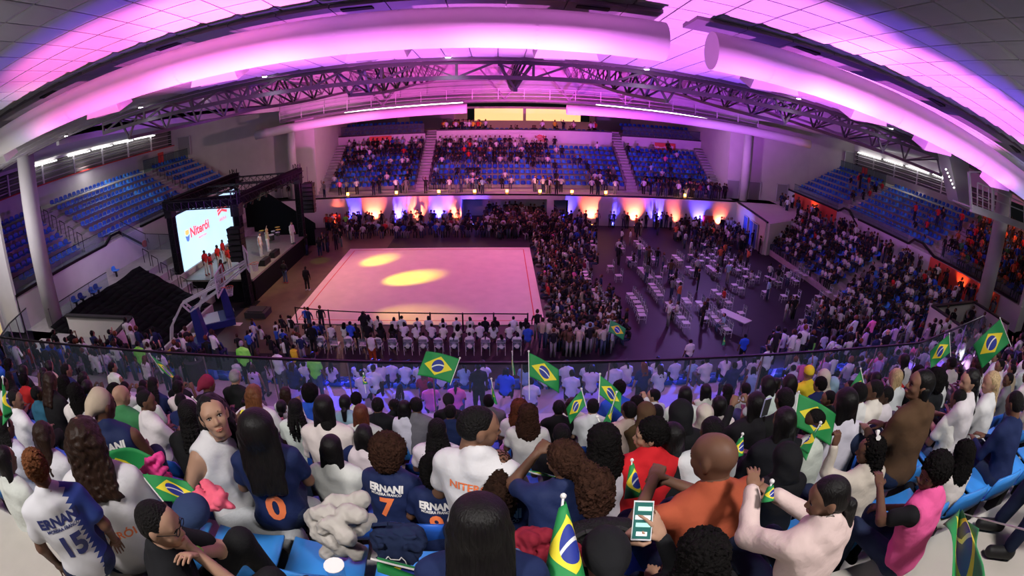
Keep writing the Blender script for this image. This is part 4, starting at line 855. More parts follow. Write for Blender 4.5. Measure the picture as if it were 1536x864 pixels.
# ------------------------------------------------------------------ white chairs on the court
mb = MB(); SEATM = mat('chair_white', (.72, .7, .72), .45)
backm = mat_glass('chair_back_translucent', (.9, .88, .95), .62)
ch = MB().box(-.2, .2, -.19, .2, .43, .455).mesh('chair_seat'); ch.materials.append(SEATM)
bk_ = MB(); bk_.hexa([(-.2, -.22, .5), (.2, -.22, .5), (.2, -.2, .5), (-.2, -.2, .5), (-.19, -.29, .86), (.19, -.29, .86), (.19, -.27, .86), (-.19, -.27, .86)]); bk_ = bk_.mesh('chair_back'); bk_.materials.append(backm)
lg = MB()
for s in (-.19, .19): lg.tube((s, .18, .43), (s, .2, 0), .014, 5).tube((s, -.2, .86), (s, -.2, .0), .014, 5).tube((s, .19, .25), (s, -.2, .25), .01, 4)
lg.tube((-.19, .19, .2), (.19, .19, .2), .01, 4).tube((-.19, -.24, .7), (.19, -.24, .7), .012, 4); lg = lg.mesh('chair_frame'); lg.materials.append(M['whitesteel'])
def chair(x, y, rz, label, group):
    r = link('folding_chair', ch); r.location = (x, y, 0); r.rotation_euler = (0, 0, rz); tag(r, label, 'chair', group); link('backrest', bk_, r); link('leg_frame', lg, r); return r
CG = ["800 450 160 460 190 2", "800 380 368 415 445 4", "800 470 530 530 655 5", "800 650 420 650 420 1", "800 575 700 575 700 1", "800 590 350 590 350 1", "800 735 285 765 315 3", "800 785 160 840 215 4", "800 665 195 675 215 2", "800 740 562 790 622 3", "800 810 660 830 720 3", "800 820 365 890 435 5", "800 905 488 965 570 4", "800 1035 632 1165 780 5", "800 885 255 925 300 3", "800 1080 270 1120 305 3", "800 955 432 955 432 1", "800 1060 420 1115 470 3", "800 1005 352 1010 365 2", "800 1185 358 1215 382 2", "800 1160 600 1180 625 2", "800 1200 265 1280 310 5", "800 1265 625 1480 830 8", "800 1340 350 1405 400 4", "800 1300 180 1360 215 4", "800 1280 265 1370 310 5", "800 1385 535 1490 625 4", "800 1310 745 1310 745 1",
      "1050 235 345 290 380 3", "1050 350 430 410 462 4", "1050 430 432 450 440 2", "1050 310 350 370 385 4", "1050 265 492 265 492 1", "1050 315 518 315 518 1", "1050 315 705 315 705 1", "1050 520 430 600 470 5", "1050 615 385 615 385 1", "1050 670 420 735 462 3", "1050 740 385 800 420 3", "1050 640 575 640 575 1", "1050 735 578 735 578 1", "1050 840 655 905 710 3", "1050 905 580 905 580 1", "1050 980 550 1045 580 2", "1050 1020 685 1095 740 3", "1050 1085 655 1085 655 1", "1050 1145 695 1190 720 2", "1050 785 765 825 795 2", "1050 90 260 180 300 5", "1050 200 280 270 315 4", "1050 0 270 100 310 4", "1050 0 180 90 215 4", "1050 130 215 130 215 1", "1050 370 225 370 225 1", "1050 500 545 500 545 1", "1050 0 625 100 720 4"]
chairs = []
for g in CG:
    ox, xa, ya, xb, yb, n = map(int, g.split())
    pa = onz(ox+xa/5.083, 330+ya/5.083, .45); pb = onz(ox+xb/5.083, 330+yb/5.083, .45)
    for k in range(n):
        p = pa+(pb-pa)*(k/max(1, n-1)) if n > 1 else pa
        if all((p[0]-q[0])**2+(p[1]-q[1])**2 > .17 for q in chairs): chairs.append((p[0], p[1]))
for (x, y) in chairs:
    k = ORD[max(0, min(15, int((x-6.6)/1.0)))]; q = 'far' if y > 36 else ('near' if y < 28 else 'middle'); chair(x, y, HP+random.uniform(-.08, .08), 'empty white folding chair, %s line from the mat, %s part of the court' % (k, q), 'white chairs, %s line from the mat, %s part' % (k, q))
# ================================================================== BODIES (one continuous skin grown from a distance field)
def cap(a, b, ra, rb=None, k=.03, flat=None, n=(0, 1, 0)): return ('c', np.array(a, float), np.array(b, float), ra, ra if rb is None else rb, k, flat, np.array(n, float))
def ell(c, r, k=.03, rot=None): return ('e', np.array(c, float), np.array(r, float), k, rot)
def sub(p): return ('-', p)
def _d(p, X, Y, Z):
    if p[0] == 'c':
        a, b, ra, rb, k, fl, n = p[1:]; x, y, z = X-a[0], Y-a[1], Z-a[2]; d = b-a
        if fl: q = (1/fl-1)*(x*n[0]+y*n[1]+z*n[2]); x = x+q*n[0]; y = y+q*n[1]; z = z+q*n[2]; d = d+(1/fl-1)*(d@n)*n
        L = d@d+1e-12; t = np.clip((x*d[0]+y*d[1]+z*d[2])/L, 0, 1)
        return np.sqrt((x-t*d[0])**2+(y-t*d[1])**2+(z-t*d[2])**2)-(ra+(rb-ra)*t)
    c, r, k, rot = p[1:]; x, y, z = X-c[0], Y-c[1], Z-c[2]
    if rot is not None: x, y, z = (rot[0][0]*x+rot[1][0]*y+rot[2][0]*z, rot[0][1]*x+rot[1][1]*y+rot[2][1]*z, rot[0][2]*x+rot[1][2]*y+rot[2][2]*z)
    q = np.sqrt((x/r[0])**2+(y/r[1])**2+(z/r[2])**2); return (q-1)*np.min(r)*np.where(q > 1, 1, 1)
def _bb(p):
    if p[0] == 'c': m = max(p[3], p[4])*max(1, p[6] or 1); return np.minimum(p[1], p[2])-m, np.maximum(p[1], p[2])+m
    m = np.max(p[2]) if p[4] is not None else p[2]; return p[1]-m, p[1]+m
def nets(prims, h, cuts=(), noise=None):
    U = [p for p in prims if p[0] != '-']; lo = np.min([_bb(p)[0] for p in U], 0)-3*h; hi = np.max([_bb(p)[1] for p in U], 0)+3*h
    n = np.ceil((hi-lo)/h).astype(int)+1; ax = [lo[i]+h*np.arange(n[i]) for i in range(3)]; F = np.full(n, .3, np.float32)
    for p in prims:
        neg = p[0] == '-'; q = p[1] if neg else p; k = q[5] if q[0] == 'c' else q[3]; b0, b1 = _bb(q); m = k+2.5*h
        i0 = np.maximum(0, np.floor((b0-m-lo)/h).astype(int)); i1 = np.minimum(n, np.ceil((b1+m-lo)/h).astype(int)+1)
        if np.any(i1 <= i0): continue
        sl = tuple(slice(i0[i], i1[i]) for i in range(3)); X, Y, Z = np.meshgrid(*[ax[i][sl[i]] for i in range(3)], indexing='ij', sparse=True)
        d = _d(q, X, Y, Z); f = F[sl]
        if neg: hh = np.maximum(k-np.abs(-d-f), 0)/max(k, 1e-6); F[sl] = np.maximum(f, -d)+hh*hh*k/4
        else: hh = np.maximum(k-np.abs(d-f), 0)/max(k, 1e-6); F[sl] = np.minimum(f, d)-hh*hh*k/4
    if noise or cuts:
        X, Y, Z = np.meshgrid(*ax, indexing='ij', sparse=True)
        if noise: F = F+noise(X, Y, Z)
        for c in cuts: F = np.maximum(F, c(X, Y, Z))
    F[0] = F[-1] = .1; F[:, 0] = F[:, -1] = .1; F[:, :, 0] = F[:, :, -1] = .1
    s = F < 0; c8 = sum(s[i:n[0]-1+i, j:n[1]-1+j, k:n[2]-1+k].astype(np.int8) for i in (0, 1) for j in (0, 1) for k in (0, 1))
    act = (c8 > 0) & (c8 < 8); idx = np.full(act.shape, -1, np.int64); idx[act] = np.arange(act.sum()); ci = np.argwhere(act)
    acc = np.zeros((len(ci), 3)); cnt = np.zeros(len(ci)); I, J, K = ci.T
    for axx in range(3):
        o1, o2 = [a for a in range(3) if a != axx]
        for u in (0, 1):
            for v in (0, 1):
                o = [0, 0, 0]; o[o1] = u; o[o2] = v; e = list(o); e[axx] = 1
                f0 = F[I+o[0], J+o[1], K+o[2]]; f1 = F[I+e[0], J+e[1], K+e[2]]; m = (f0 < 0) != (f1 < 0)
                t = np.where(m, f0/(f0-f1+1e-12), 0); P = np.tile(np.array(o, float), (len(ci), 1)); P[:, axx] = t
                acc[m] += P[m]; cnt[m] += 1
    V = lo+h*(ci+acc/cnt[:, None]); Q = []
    for axx in range(3):
        o1, o2 = [(1, 2), (2, 0), (0, 1)][axx]; a = [slice(None)]*3; b = [slice(None)]*3; a[axx] = slice(0, -1); b[axx] = slice(1, None)
        A = s[tuple(a)]; B = s[tuple(b)]; ch = A != B; E_ = np.argwhere(ch); E_ = E_[(E_[:, o1] > 0) & (E_[:, o2] > 0) & (E_[:, o1] < n[o1]-1) & (E_[:, o2] < n[o2]-1)]
        if not len(E_): continue
        def g(d1, d2): q = E_.copy(); q[:, o1] -= d1; q[:, o2] -= d2; return idx[q[:, 0], q[:, 1], q[:, 2]]
        q = np.stack([g(1, 1), g(0, 1), g(0, 0), g(1, 0)], 1); fl = ~A[tuple(E_.T)]; q[fl] = q[fl][:, ::-1]; Q.append(q)
    return V, np.concatenate(Q)
def smooth(V, Q, it=1, w=.5):
    for _ in range(it):
        S_ = np.zeros_like(V); c = np.zeros(len(V))
        for i in range(4): a = Q[:, i]; b = Q[:, (i+1) % 4]; np.add.at(S_, a, V[b]); np.add.at(S_, b, V[a]); np.add.at(c, a, 1); np.add.at(c, b, 1)
        V = V*(1-w)+w*S_/np.maximum(c, 1)[:, None]
    return V
def make_mesh(name, parts, m, slots=None):
    """parts: list of (V, Q) or (V, Q, material index)"""
    me = bpy.data.meshes.new(name); n = 0; VV = []; QQ = []; MI = []
    for p in parts: VV.append(p[0]); QQ.append(np.asarray(p[1])+n); MI.append(np.full(len(p[1]), p[2] if len(p) > 2 else 0)); n += len(p[0])
    V = np.concatenate(VV); Q = np.concatenate(QQ).astype(np.int32); MI = np.concatenate(MI).astype(np.int32); me.vertices.add(len(V)); me.vertices.foreach_set('co', V.ravel())
    me.loops.add(Q.size); me.loops.foreach_set('vertex_index', Q.ravel()); me.polygons.add(len(Q)); me.polygons.foreach_set('loop_start', np.arange(0, Q.size, 4, dtype=np.int32))
    me.update(calc_edges=True); me.validate(); me.shade_smooth()
    for mm in (m if isinstance(m, list) else [m]): me.materials.append(mm)
    if isinstance(m, list) and len(me.polygons) == len(MI): me.polygons.foreach_set('material_index', MI)
    return me
M.update(skin=mat_obj('skin', .55, .04, 120, .07, .3), cloth=mat_obj('cloth', .85, .35, 22, .06, .15), hair=mat_obj('hair', .6, .9, 90, .25, .15), denim=mat_obj('trousers', .8, .3, 60, .1, .15),
         haircurl=mat_obj('curly_hair', .8, 1.0, 75, .35, .1, 30), eyew=mat('eye_white', (.42, .38, .36), .4), eyed=mat('iris_dark', (.02, .012, .008), .15), lip=mat_obj('lips', .45, .05, 60, .05, .4), shoe=mat_obj('shoe', .6, .1, 60, .1, .3))
def straight_hair_mat():
    m, t, b = _nodes('straight_hair'); oi = t.nodes.new('ShaderNodeObjectInfo'); tc = t.nodes.new('ShaderNodeTexCoord'); mp = t.nodes.new('ShaderNodeMapping'); mp.inputs['Scale'].default_value = (160, 160, 5)
    n = t.nodes.new('ShaderNodeTexNoise'); n.inputs['Scale'].default_value = 1; n.inputs['Detail'].default_value = 3; t.links.new(tc.outputs['Object'], mp.inputs[0]); t.links.new(mp.outputs[0], n.inputs['Vector'])
    mr = t.nodes.new('ShaderNodeMapRange'); mr.inputs[1].default_value = .3; mr.inputs[2].default_value = .7; mr.inputs[3].default_value = .6; mr.inputs[4].default_value = 1.5; t.links.new(n.outputs[0], mr.inputs[0])
    h = t.nodes.new('ShaderNodeVectorMath'); h.operation = 'SCALE'; t.links.new(oi.outputs['Color'], h.inputs[0]); t.links.new(mr.outputs[0], h.inputs['Scale']); t.links.new(h.outputs[0], b.inputs['Base Color'])
    bp = t.nodes.new('ShaderNodeBump'); bp.inputs['Strength'].default_value = .7; bp.inputs['Distance'].default_value = .006; t.links.new(n.outputs[0], bp.inputs['Height']); t.links.new(bp.outputs[0], b.inputs['Normal'])
    b.inputs['Roughness'].default_value = .46; b.inputs['Specular IOR Level'].default_value = .22; return m
M['hairs'] = straight_hair_mat()
def Rz(a): return Matrix.Rotation(a, 3, 'Z')
def Rx(a): return Matrix.Rotation(a, 3, 'X')
def Ry(a): return Matrix.Rotation(a, 3, 'Y')
def tr(VQ, R, T, flip=False):
    V, Q = VQ; R = np.array(R); V = V@R.T+np.array(T); return (V, Q[:, ::-1] if flip else Q)
# ---- head in its own frame: centre at eye height, face toward +y
def head_prims(face=1):
    P = [ell((0, -.012, .028), (.074, .095, .086), .02), ell((0, .024, -.045), (.054, .062, .068), .03), ell((0, .062, -.088), (.024, .022, .022), .03), ell((0, .045, .03), (.06, .045, .05), .03)]
    if face:
        P += [cap((0, .088, .004), (0, .107, -.030), .008, .0125, .012), ell((.011, .098, -.036), (.009, .01, .007), .008), ell((-.011, .098, -.036), (.009, .01, .007), .008), cap((-.038, .080, .022), (.038, .080, .022), .012, k=.02),
              ell((.036, .062, -.028), (.024, .022, .022), .03), ell((-.036, .062, -.028), (.024, .022, .022), .03), ell((0, .088, -.059), (.023, .013, .0075), .008), ell((0, .086, -.071), (.020, .013, .008), .008),
              sub(ell((.032, .096, .003), (.017, .012, .010), .012)), sub(ell((-.032, .096, .003), (.017, .012, .010), .012)), ell((.031, .078, .002), (.0155, .012, .0125), .004), ell((-.031, .078, .002), (.0155, .012, .0125), .004)]
    for s in (-1, 1): P += [ell((s*.076, -.006, -.006), (.008, .019, .032), .012), ell((s*.080, -.012, .006), (.007, .014, .02), .01)]
    P += [cap((0, -.022, -.05), (0, -.035, -.15), .054, .056, .03)]
    return P
_HC = {}
def head_mesh(h, face):
    if (h, face) not in _HC:
        V, Q = nets(head_prims(face), h, cuts=(lambda X, Y, Z: -(Z+.135),)); _HC[(h, face)] = (smooth(V, Q, 1, .3), Q)
    return _HC[(h, face)]
def face_parts():
    """eyes, irises, brows and lips in the head frame, one small piece each: (name, mesh builder, parent name)"""
    L = []
    for s in (-1, 1):
        L.append(('eye', MB().sphere((s*.031, .0805, .002), .0128, 10, 8, (1.05, 1, .62)), 0)); L.append(('iris', MB().sphere((s*.031, .0865, .002), .0074, 10, 8, (1, 1, .95)), 1))
        L.append(('eyelid', MB().path([(s*.016, .0925, .007), (s*.031, .0955, .0115), (s*.046, .0885, .007)], .0022, 5), 2)); L.append(('eyebrow', MB().path([(s*.014, .0935, .022), (s*.03, .0935, .027), (s*.046, .084, .023)], .0032, 5), 2))
    L.append(('lip', MB().path([(-.021, .0925, -.064), (-.008, .1005, -.0605), (0, .101, -.062), (.008, .1005, -.0605), (.021, .0925, -.064)], .0045, 6), 3)); L.append(('lip', MB().path([(-.018, .092, -.066), (0, .0995, -.071), (.018, .092, -.066)], .005, 6), 3))
    return L
# ---- hand: wrist at origin, fingers along +y, palm facing -z, thumb toward +x
_HD = {}
def hand_mesh(kind, h):
    if (kind, h) in _HD: return _HD[(kind, h)]
    c = dict(relax=.35, open=.06, grip=1.25, phone=.8)[kind]; P = [ell((0, .045, 0), (.040, .05, .015), .012), cap((0, -.02, 0), (0, .02, 0), .026, .028, .015, .75, (0, 0, 1))]
    for x, L, sp in ((.029, .068, .10), (.010, .078, .03), (-.010, .072, -.04), (-.028, .056, -.12)):
        p = np.array([x, .083, 0.]); a = 0; seg = (.45, .32, .23)
        for j, sg in enumerate(seg):
            a += c*(1.0, 1.1, .7)[j]; d = np.array([math.sin(sp*(1 if c < .5 else .3)), math.cos(a), -math.sin(a)]); d /= np.linalg.norm(d); q = p+d*L*sg; P.append(cap(p, q, .0088-.0008*j, .008-.0008*j, .004)); p = q
    t0 = np.array([.030, .018, -.004]); t1 = t0+np.array([.026, .026, -.010-.008*c]); t2 = t1+np.array([.010-.012*c, .026, -.006-.012*c]); P += [cap(t0, t1, .013, .0105, .008), cap(t1, t2, .010, .0085, .004)]
    V, Q = nets(P, h); _HD[(kind, h)] = (smooth(V, Q, 1, .3), Q); return _HD[(kind, h)]
# ---- pose
def pose(lean=.12, elbow=None, wrist=None, hand=('relax', 'relax'), knee=None, ankle=None, hy=0, hp=-.12, hr=0, stand=False, twist=0, foot=None, side=0, sh=1.0, pel=None):
    """arms and legs are given for the right (+x) side first, then the left"""
    P = np.array([0, 0, .92 if stand else .53]) if pel is None else np.array(pel, float); ax_ = np.array([side, math.sin(lean), math.cos(lean)]); N = P+ax_*.49
    tw = np.array(Rz(twist)); shd = [N+tw@np.array([s*.178*sh, 0, -.055]) for s in (1, -1)]
    if elbow is None: elbow = [N+np.array([s*.235, .02 if stand else .06, -.33]) for s in (1, -1)]
    if wrist is None: wrist = [N+np.array([s*.24, .09, -.56]) for s in (1, -1)] if stand else [np.array([s*.10, .34+.3*lean, .66]) for s in (1, -1)]
    if knee is None: knee = [np.array([s*.10, .03, .50]) if stand else np.array([s*.12, .45, .52]) for s in (1, -1)]
    if ankle is None: ankle = [np.array([s*.11, 0, .09]) if stand else np.array([s*.12, .43, .10]) for s in (1, -1)]
    hips = [P+np.array([s*.085, .01, -.03]) for s in (1, -1)]
    nk = N+np.array([0, .012, .03]); H = N+np.array([side*.3, .04+.05*math.sin(lean), .158]); R = Rz(hy)@Rx(hp)@Ry(hr)
    return dict(P=P, N=N, C=P+ax_*.27, sh=shd, el=[np.array(e, float) for e in elbow], wr=[np.array(w, float) for w in wrist], kn=[np.array(k, float) for k in knee], an=[np.array(a, float) for a in ankle], hips=hips, nk=nk, H=H, R=R, hand=hand, tw=tw, foot=foot)
def torso(J, g, k=.05, fem=0):
    P, C, N = J['P'], J['C'], J['N']; X = J['tw']@np.array([1., 0, 0]); n = J['tw']@np.array([0, 1., 0])
    T = [cap(P-X*.055, P+X*.055, .112+g, k=k, flat=.92, n=n), cap(P-X*.02, C-X*.02, .122+g, .122+g, k, .85, n), cap(P+X*.02, C+X*.02, .122+g, .122+g, k, .85, n), cap(C-X*.06, C+X*.06, .110+g, k=k, flat=.88, n=n), cap(C+(N-C)*.45-X*.075, C+(N-C)*.45+X*.075, .105+g, k=k, flat=.88, n=n), cap(N-(N-C)*.26-X*.115, N-(N-C)*.26+X*.115, .066+g, k=k), cap(N-(N-C)*.1-X*.06, N-(N-C)*.1+X*.06, .05+g*.8, k=k), cap(N+np.array([0, -.015, -.02]), N+np.array([0, -.008, .035]), .085+g, .060+g, k=.04)]
    return T
def body_mesh(J, h=.02, hh=.011, hd=.010, face=1, name='body_skin'):
    P = torso(J, 0); P.append(cap(J['N']+np.array([0, 0, -.05]), J['H']+np.array(J['R'])@np.array([0, -.03, -.07]), .06, .052, .03))
    for i in (0, 1):
        P += [cap(J['sh'][i], J['el'][i], .051, .041, .03), cap(J['el'][i], J['wr'][i], .041, .027, .02), cap(J['hips'][i], J['kn'][i], .085, .056, .04), cap(J['kn'][i], J['an'][i], .055, .037, .03)]
        a = J['an'][i]; f = (J['foot'][i] if J['foot'] else a+np.array([0, .15, -.05])); P.append(cap(a+np.array([0, -.02, -.045]), f, .038, .032, .03))
    V, Q = nets(P, h); V = smooth(V, Q, 1, .35); hm = tr(head_mesh(hh, face), J['R'], J['H']); parts = [(V, Q), hm]
    for i in (0, 1):
        d = J['wr'][i]-J['el'][i]; d /= np.linalg.norm(d); up = np.array([0, 0, 1.]); 
        if J.get('hup'): up = np.array(J['hup'][i], float)
        z = up-(up@d)*d; z /= np.linalg.norm(z)+1e-9; x = np.cross(d, z); R = np.stack([x*(-1 if i == 0 else 1), d, z], 1); parts.append(tr(hand_mesh(J['hand'][i], hd), R, J['wr'][i], flip=(i == 0)))
    return make_mesh(name, parts, M['skin'])
def folds(a, s=1.):
    return lambda X, Y, Z: a*(np.sin(38*s*Z+9*X+3*np.sin(14*Y))*np.sin(17*s*X+5*Z+1.3)+.6*np.sin(60*s*(Z*.6+X*.8)+7*Y))
def top_mesh(J, kind, h=.018, name='shirt'):
    """kind: tee, tank, long, hoodie"""
    g = .016 if kind not in ('hoodie', 'vest') else .03; P = torso(J, g); H = J['H']
    for i in (0, 1):
        s, e, w = J['sh'][i], J['el'][i], J['wr'][i]
        if kind == 'tee': P.append(cap(s, s+(e-s)*.62, .062, .062, .03))
        elif kind in ('long', 'hoodie'): q = .012 if kind == 'hoodie' else 0; P += [cap(s, e, .062+q, .052+q, .03), cap(e, e+(w-e)*.9, .05+q, .036+q, .02)]
    cn = J['nk']+np.array([0, .024, .062]); P.append(sub(cap(cn+np.array([0, 0, -.01]), cn+np.array([0, 0, .2]), .058, .075, .008)))
    if kind in ('tank', 'vest'):
        for i in (0, 1): P.append(sub(ell(J['sh'][i]+(J['sh'][i]-J['N'])*.24, (.055, .09, .085), .01)))
    if kind == 'hoodie':
        b = J['nk']; P += [cap(b+np.array([-.07, -.055, -.02]), b+np.array([.07, -.055, -.02]), .048, k=.03), cap(b+np.array([-.06, .0, -.02]), b+np.array([-.03, .07, -.05]), .03, k=.03), cap(b+np.array([.06, .0, -.02]), b+np.array([.03, .07, -.05]), .03, k=.03), cap(b+np.array([-.03, -.075, -.03]), b+np.array([.03, -.09, -.12]), .05, .03, k=.03)]
    zl = J['P'][2]-.10
    V, Q = nets(P, h, cuts=(lambda X, Y, Z: zl-Z,), noise=folds(.0035 if h > .012 else .003)); return make_mesh(name, [(smooth(V, Q, 1, .35), Q)], M['cloth'])
def pants_mesh(J, kind='long', h=.02):
    P = [cap(J['P']-np.array([.07, 0, .02]), J['P']+np.array([.07, 0, -.02]), .125, k=.05, flat=.95)]
    for i in (0, 1):
        a, k, n = J['hips'][i], J['kn'][i], J['an'][i]; P.append(cap(a, k if kind == 'long' else a+(k-a)*.85, .099, .072 if kind == 'long' else .088, .05))
        if kind == 'long': P.append(cap(k, k+(n-k)*.95, .070, .056, .04))
    V, Q = nets(P, h, noise=folds(.003, .7)); return make_mesh('trousers', [(smooth(V, Q, 1, .3), Q)], M['denim'])
def shoe_meshes(J, h=.014):
    R = []
    for i in (0, 1):
        a = J['an'][i]; f = (J['foot'][i] if J['foot'] else a+np.array([0, .15, -.05])); V, Q = nets([cap(a+np.array([0, -.03, -.045]), f, .047, .042, .02), cap(a+np.array([0, -.01, 0]), a+np.array([0, -.01, .03]), .045, k=.02)], h); R.append(make_mesh('shoe', [(smooth(V, Q, 1, .3), Q)], M['shoe']))
    return R
# ---- hair, in the head frame
_face_cut = [sub(ell((0, .115, -.03), (.068, .062, .095), .012)), sub(ell((0, .02, -.19), (.11, .1, .09), .02))]
def curl_noise(a, f): return lambda X, Y, Z: a*(np.sin(f*X+2*np.sin(f*.7*Z))*np.sin(f*Y+1.7*np.sin(f*.6*X))*np.sin(f*Z+1.3*np.sin(f*.8*Y)))+a*.5*np.sin(f*2.3*X+1)*np.sin(f*2.1*Y+2)*np.sin(f*2.2*Z)
def hair_mesh(kind, h=.011, seed=0):
    r = random.Random(seed); fine = h < .008; base = [ell((0, -.018, .035), (.084, .100, .090), .02), ell((0, -.05, -.02), (.074, .062, .075), .03)]; P = list(base); cut = list(_face_cut); ns = None; mt = M['hairs']; tail = []
    if kind == 'short': P = [ell((0, -.018, .033), (.082, .099, .090), .02), ell((0, -.05, -.01), (.072, .058, .06), .03)]; ns = curl_noise(.0022, 190); mt = M['hair']
    elif kind == 'fade': P = [ell((0, -.014, .036), (.078, .097, .086), .02), ell((0, -.05, 0), (.068, .055, .05), .03)]; mt = M['hair']
    elif kind == 'shortcurl': P = [ell((0, -.018, .045), (.094, .108, .1), .02), ell((0, -.055, .0), (.08, .065, .07), .03)]; ns = curl_noise(.007, 120); mt = M['haircurl']
    elif kind == 'afro': P = [ell((0, -.03, .05), (.138, .135, .13), .03), ell((0, -.06, -.03), (.115, .095, .1), .03)]; ns = curl_noise(.011, 105); mt = M['haircurl']; cut = [sub(ell((0, .125, -.035), (.075, .085, .10), .012))]
    elif kind == 'bigcurl': P = [ell((0, -.03, .035), (.115, .125, .115), .03), ell((0, -.07, -.10), (.135, .095, .13), .04), ell((0, -.08, -.2), (.13, .08, .1), .04)]; ns = curl_noise(.012, 90); mt = M['haircurl']; cut = [sub(ell((0, .125, -.04), (.075, .085, .11), .012))]
    elif kind == 'straight': tail = [cap((x_, -.06+.25*abs(x_), .0), (x_*1.15+r.uniform(-.01, .01), -.115+r.uniform(-.012, .012), -.27-r.uniform(0, .07)), .030, .022, .022, .8) for x_ in (-.06, -.03, 0, .03, .06)]+[cap((s*.068, -.02, -.01), (s*.076, -.07, -.19), .024, .02, .03) for s in (-1, 1)]; ns = lambda X, Y, Z: .0018*np.sin(230*X+6*np.sin(14*Z))*(Z < .03)
    elif kind == 'bob': tail = [cap((-.04, -.05, -.02), (-.045, -.06, -.12), .058, .05, .05), cap((.04, -.05, -.02), (.045, -.06, -.12), .058, .05, .05)]
    elif kind == 'wavy': tail = [cap((x_, -.065+.2*abs(x_), .0), (x_*1.2, -.11+r.uniform(-.02, .02), -.24-r.uniform(0, .06)), .036, .03, .03) for x_ in (-.065, -.03, .005, .035, .065)]; ns = lambda X, Y, Z: curl_noise(.006, 62)(X, Y, Z)+.0022*np.sin(200*X+5*np.sin(26*Z))*(Z < .04)
    elif kind == 'braids':
        for i in range(22):
            a = math.pi*(1.08+.84*i/21)*1.0; x = .085*math.cos(a)*1.0; y = .085*math.sin(a)-.015; L = r.uniform(.24, .36); p = (x, y, -.02)
            q = (x*1.35+r.uniform(-.02, .02), y*1.25-.03+r.uniform(-.015, .015), -L*.55); w = (x*1.45+r.uniform(-.03, .03), y*1.3-.045+r.uniform(-.02, .02), -L); tail += [cap(p, q, .013, .012, .004), cap(q, w, .012, .008, .004)]
        ns = lambda X, Y, Z: .0028*np.sin(190*Z)*(Z < -.03)
        mt = M['hair']
    elif kind == 'pony': P = [ell((0, -.014, .034), (.079, .098, .087), .02), ell((0, -.05, -.01), (.07, .06, .06), .03)]; tail = [ell((0, -.115, .03), (.032, .03, .03), .02), cap((0, -.13, .02), (0, -.165, -.11), .036, .042, .02), cap((0, -.165, -.11), (0, -.15, -.24), .042, .02, .02)]
    elif kind == 'ponycurl': P = [ell((0, -.014, .034), (.08, .099, .089), .02), ell((0, -.05, -.01), (.07, .06, .06), .03)]; tail = [ell((0, -.13, -.01), (.05, .045, .05), .03), ell((0, -.175, -.09), (.105, .085, .1), .04), ell((0, -.175, -.18), (.10, .08, .09), .04)]; ns = lambda X, Y, Z: curl_noise(.011, 95)(X, Y, Z)*np.clip((-.09-Y)*14, .15, 1); mt = M['haircurl']
    elif kind == 'bun': P = [ell((0, -.014, .034), (.079, .098, .087), .02), ell((0, -.05, -.01), (.07, .06, .06), .03)]; tail = [ell((0, -.12, .055), (.045, .04, .042), .015)]; mt = M['hair']
    elif kind == 'lowtail': P = [ell((0, -.014, .034), (.081, .1, .089), .02), ell((0, -.05, -.02), (.072, .062, .065), .03)]; tail = [ell((0, -.115, -.06), (.035, .03, .03), .02), cap((0, -.125, -.07), (0, -.13, -.2), .04, .03, .02)]
    elif kind == 'puff': P = [ell((0, -.014, .034), (.08, .098, .088), .02), ell((0, -.05, -.01), (.07, .06, .06), .03)]; tail = [ell((0, -.115, .06), (.075, .065, .07), .02)]; ns = lambda X, Y, Z: curl_noise(.010, 110)(X, Y, Z)*np.clip((-.06-Y)*16, .2, 1); mt = M['haircurl']
    elif kind == 'hood': P = [ell((0, -.02, .03), (.112, .128, .125), .02), ell((0, -.06, -.07), (.105, .095, .1), .04), cap((-.08, -.05, -.15), (.08, -.05, -.15), .06, k=.05)]; cut = [sub(ell((0, .12, -.02), (.078, .09, .105), .015))]; ns = folds(.003); mt = M['cloth']
    elif kind == 'beanie': P = [ell((0, -.018, .045), (.092, .108, .1), .02), cap((0, -.1, .03), (0, -.15, -.02), .05, .03, .04)]; cut = [sub(ell((0, .13, -.06), (.09, .08, .09), .012)), lambda: 0][:1]; ns = folds(.003); mt = M['cloth']
    elif kind == 'cap': P = [ell((0, -.012, .045), (.086, .104, .088), .01), cap((-.03, .1, .045), (.03, .1, .045), .05, k=.01, flat=.2, n=(0, 0, 1))]; cut = [sub(ell((0, 0, -.1), (.2, .2, .12), .006))]; mt = M['cloth']
    if fine and mt is M['haircurl']:
        n0 = ns; ns = lambda X, Y, Z: n0(X, Y, Z)+.009*np.sin(260*X+3*np.sin(120*Z))*np.sin(250*Y+3*np.sin(110*X))*np.sin(240*Z+2)+.003*np.sin(430*X+2)*np.sin(410*Y)*np.sin(420*Z)
    V, Q = nets(P+cut+tail, h, noise=ns); sm = 0 if mt is M['haircurl'] else 1
    return make_mesh('hair', [(smooth(V, Q, sm, .4) if sm else V, Q)], mt)
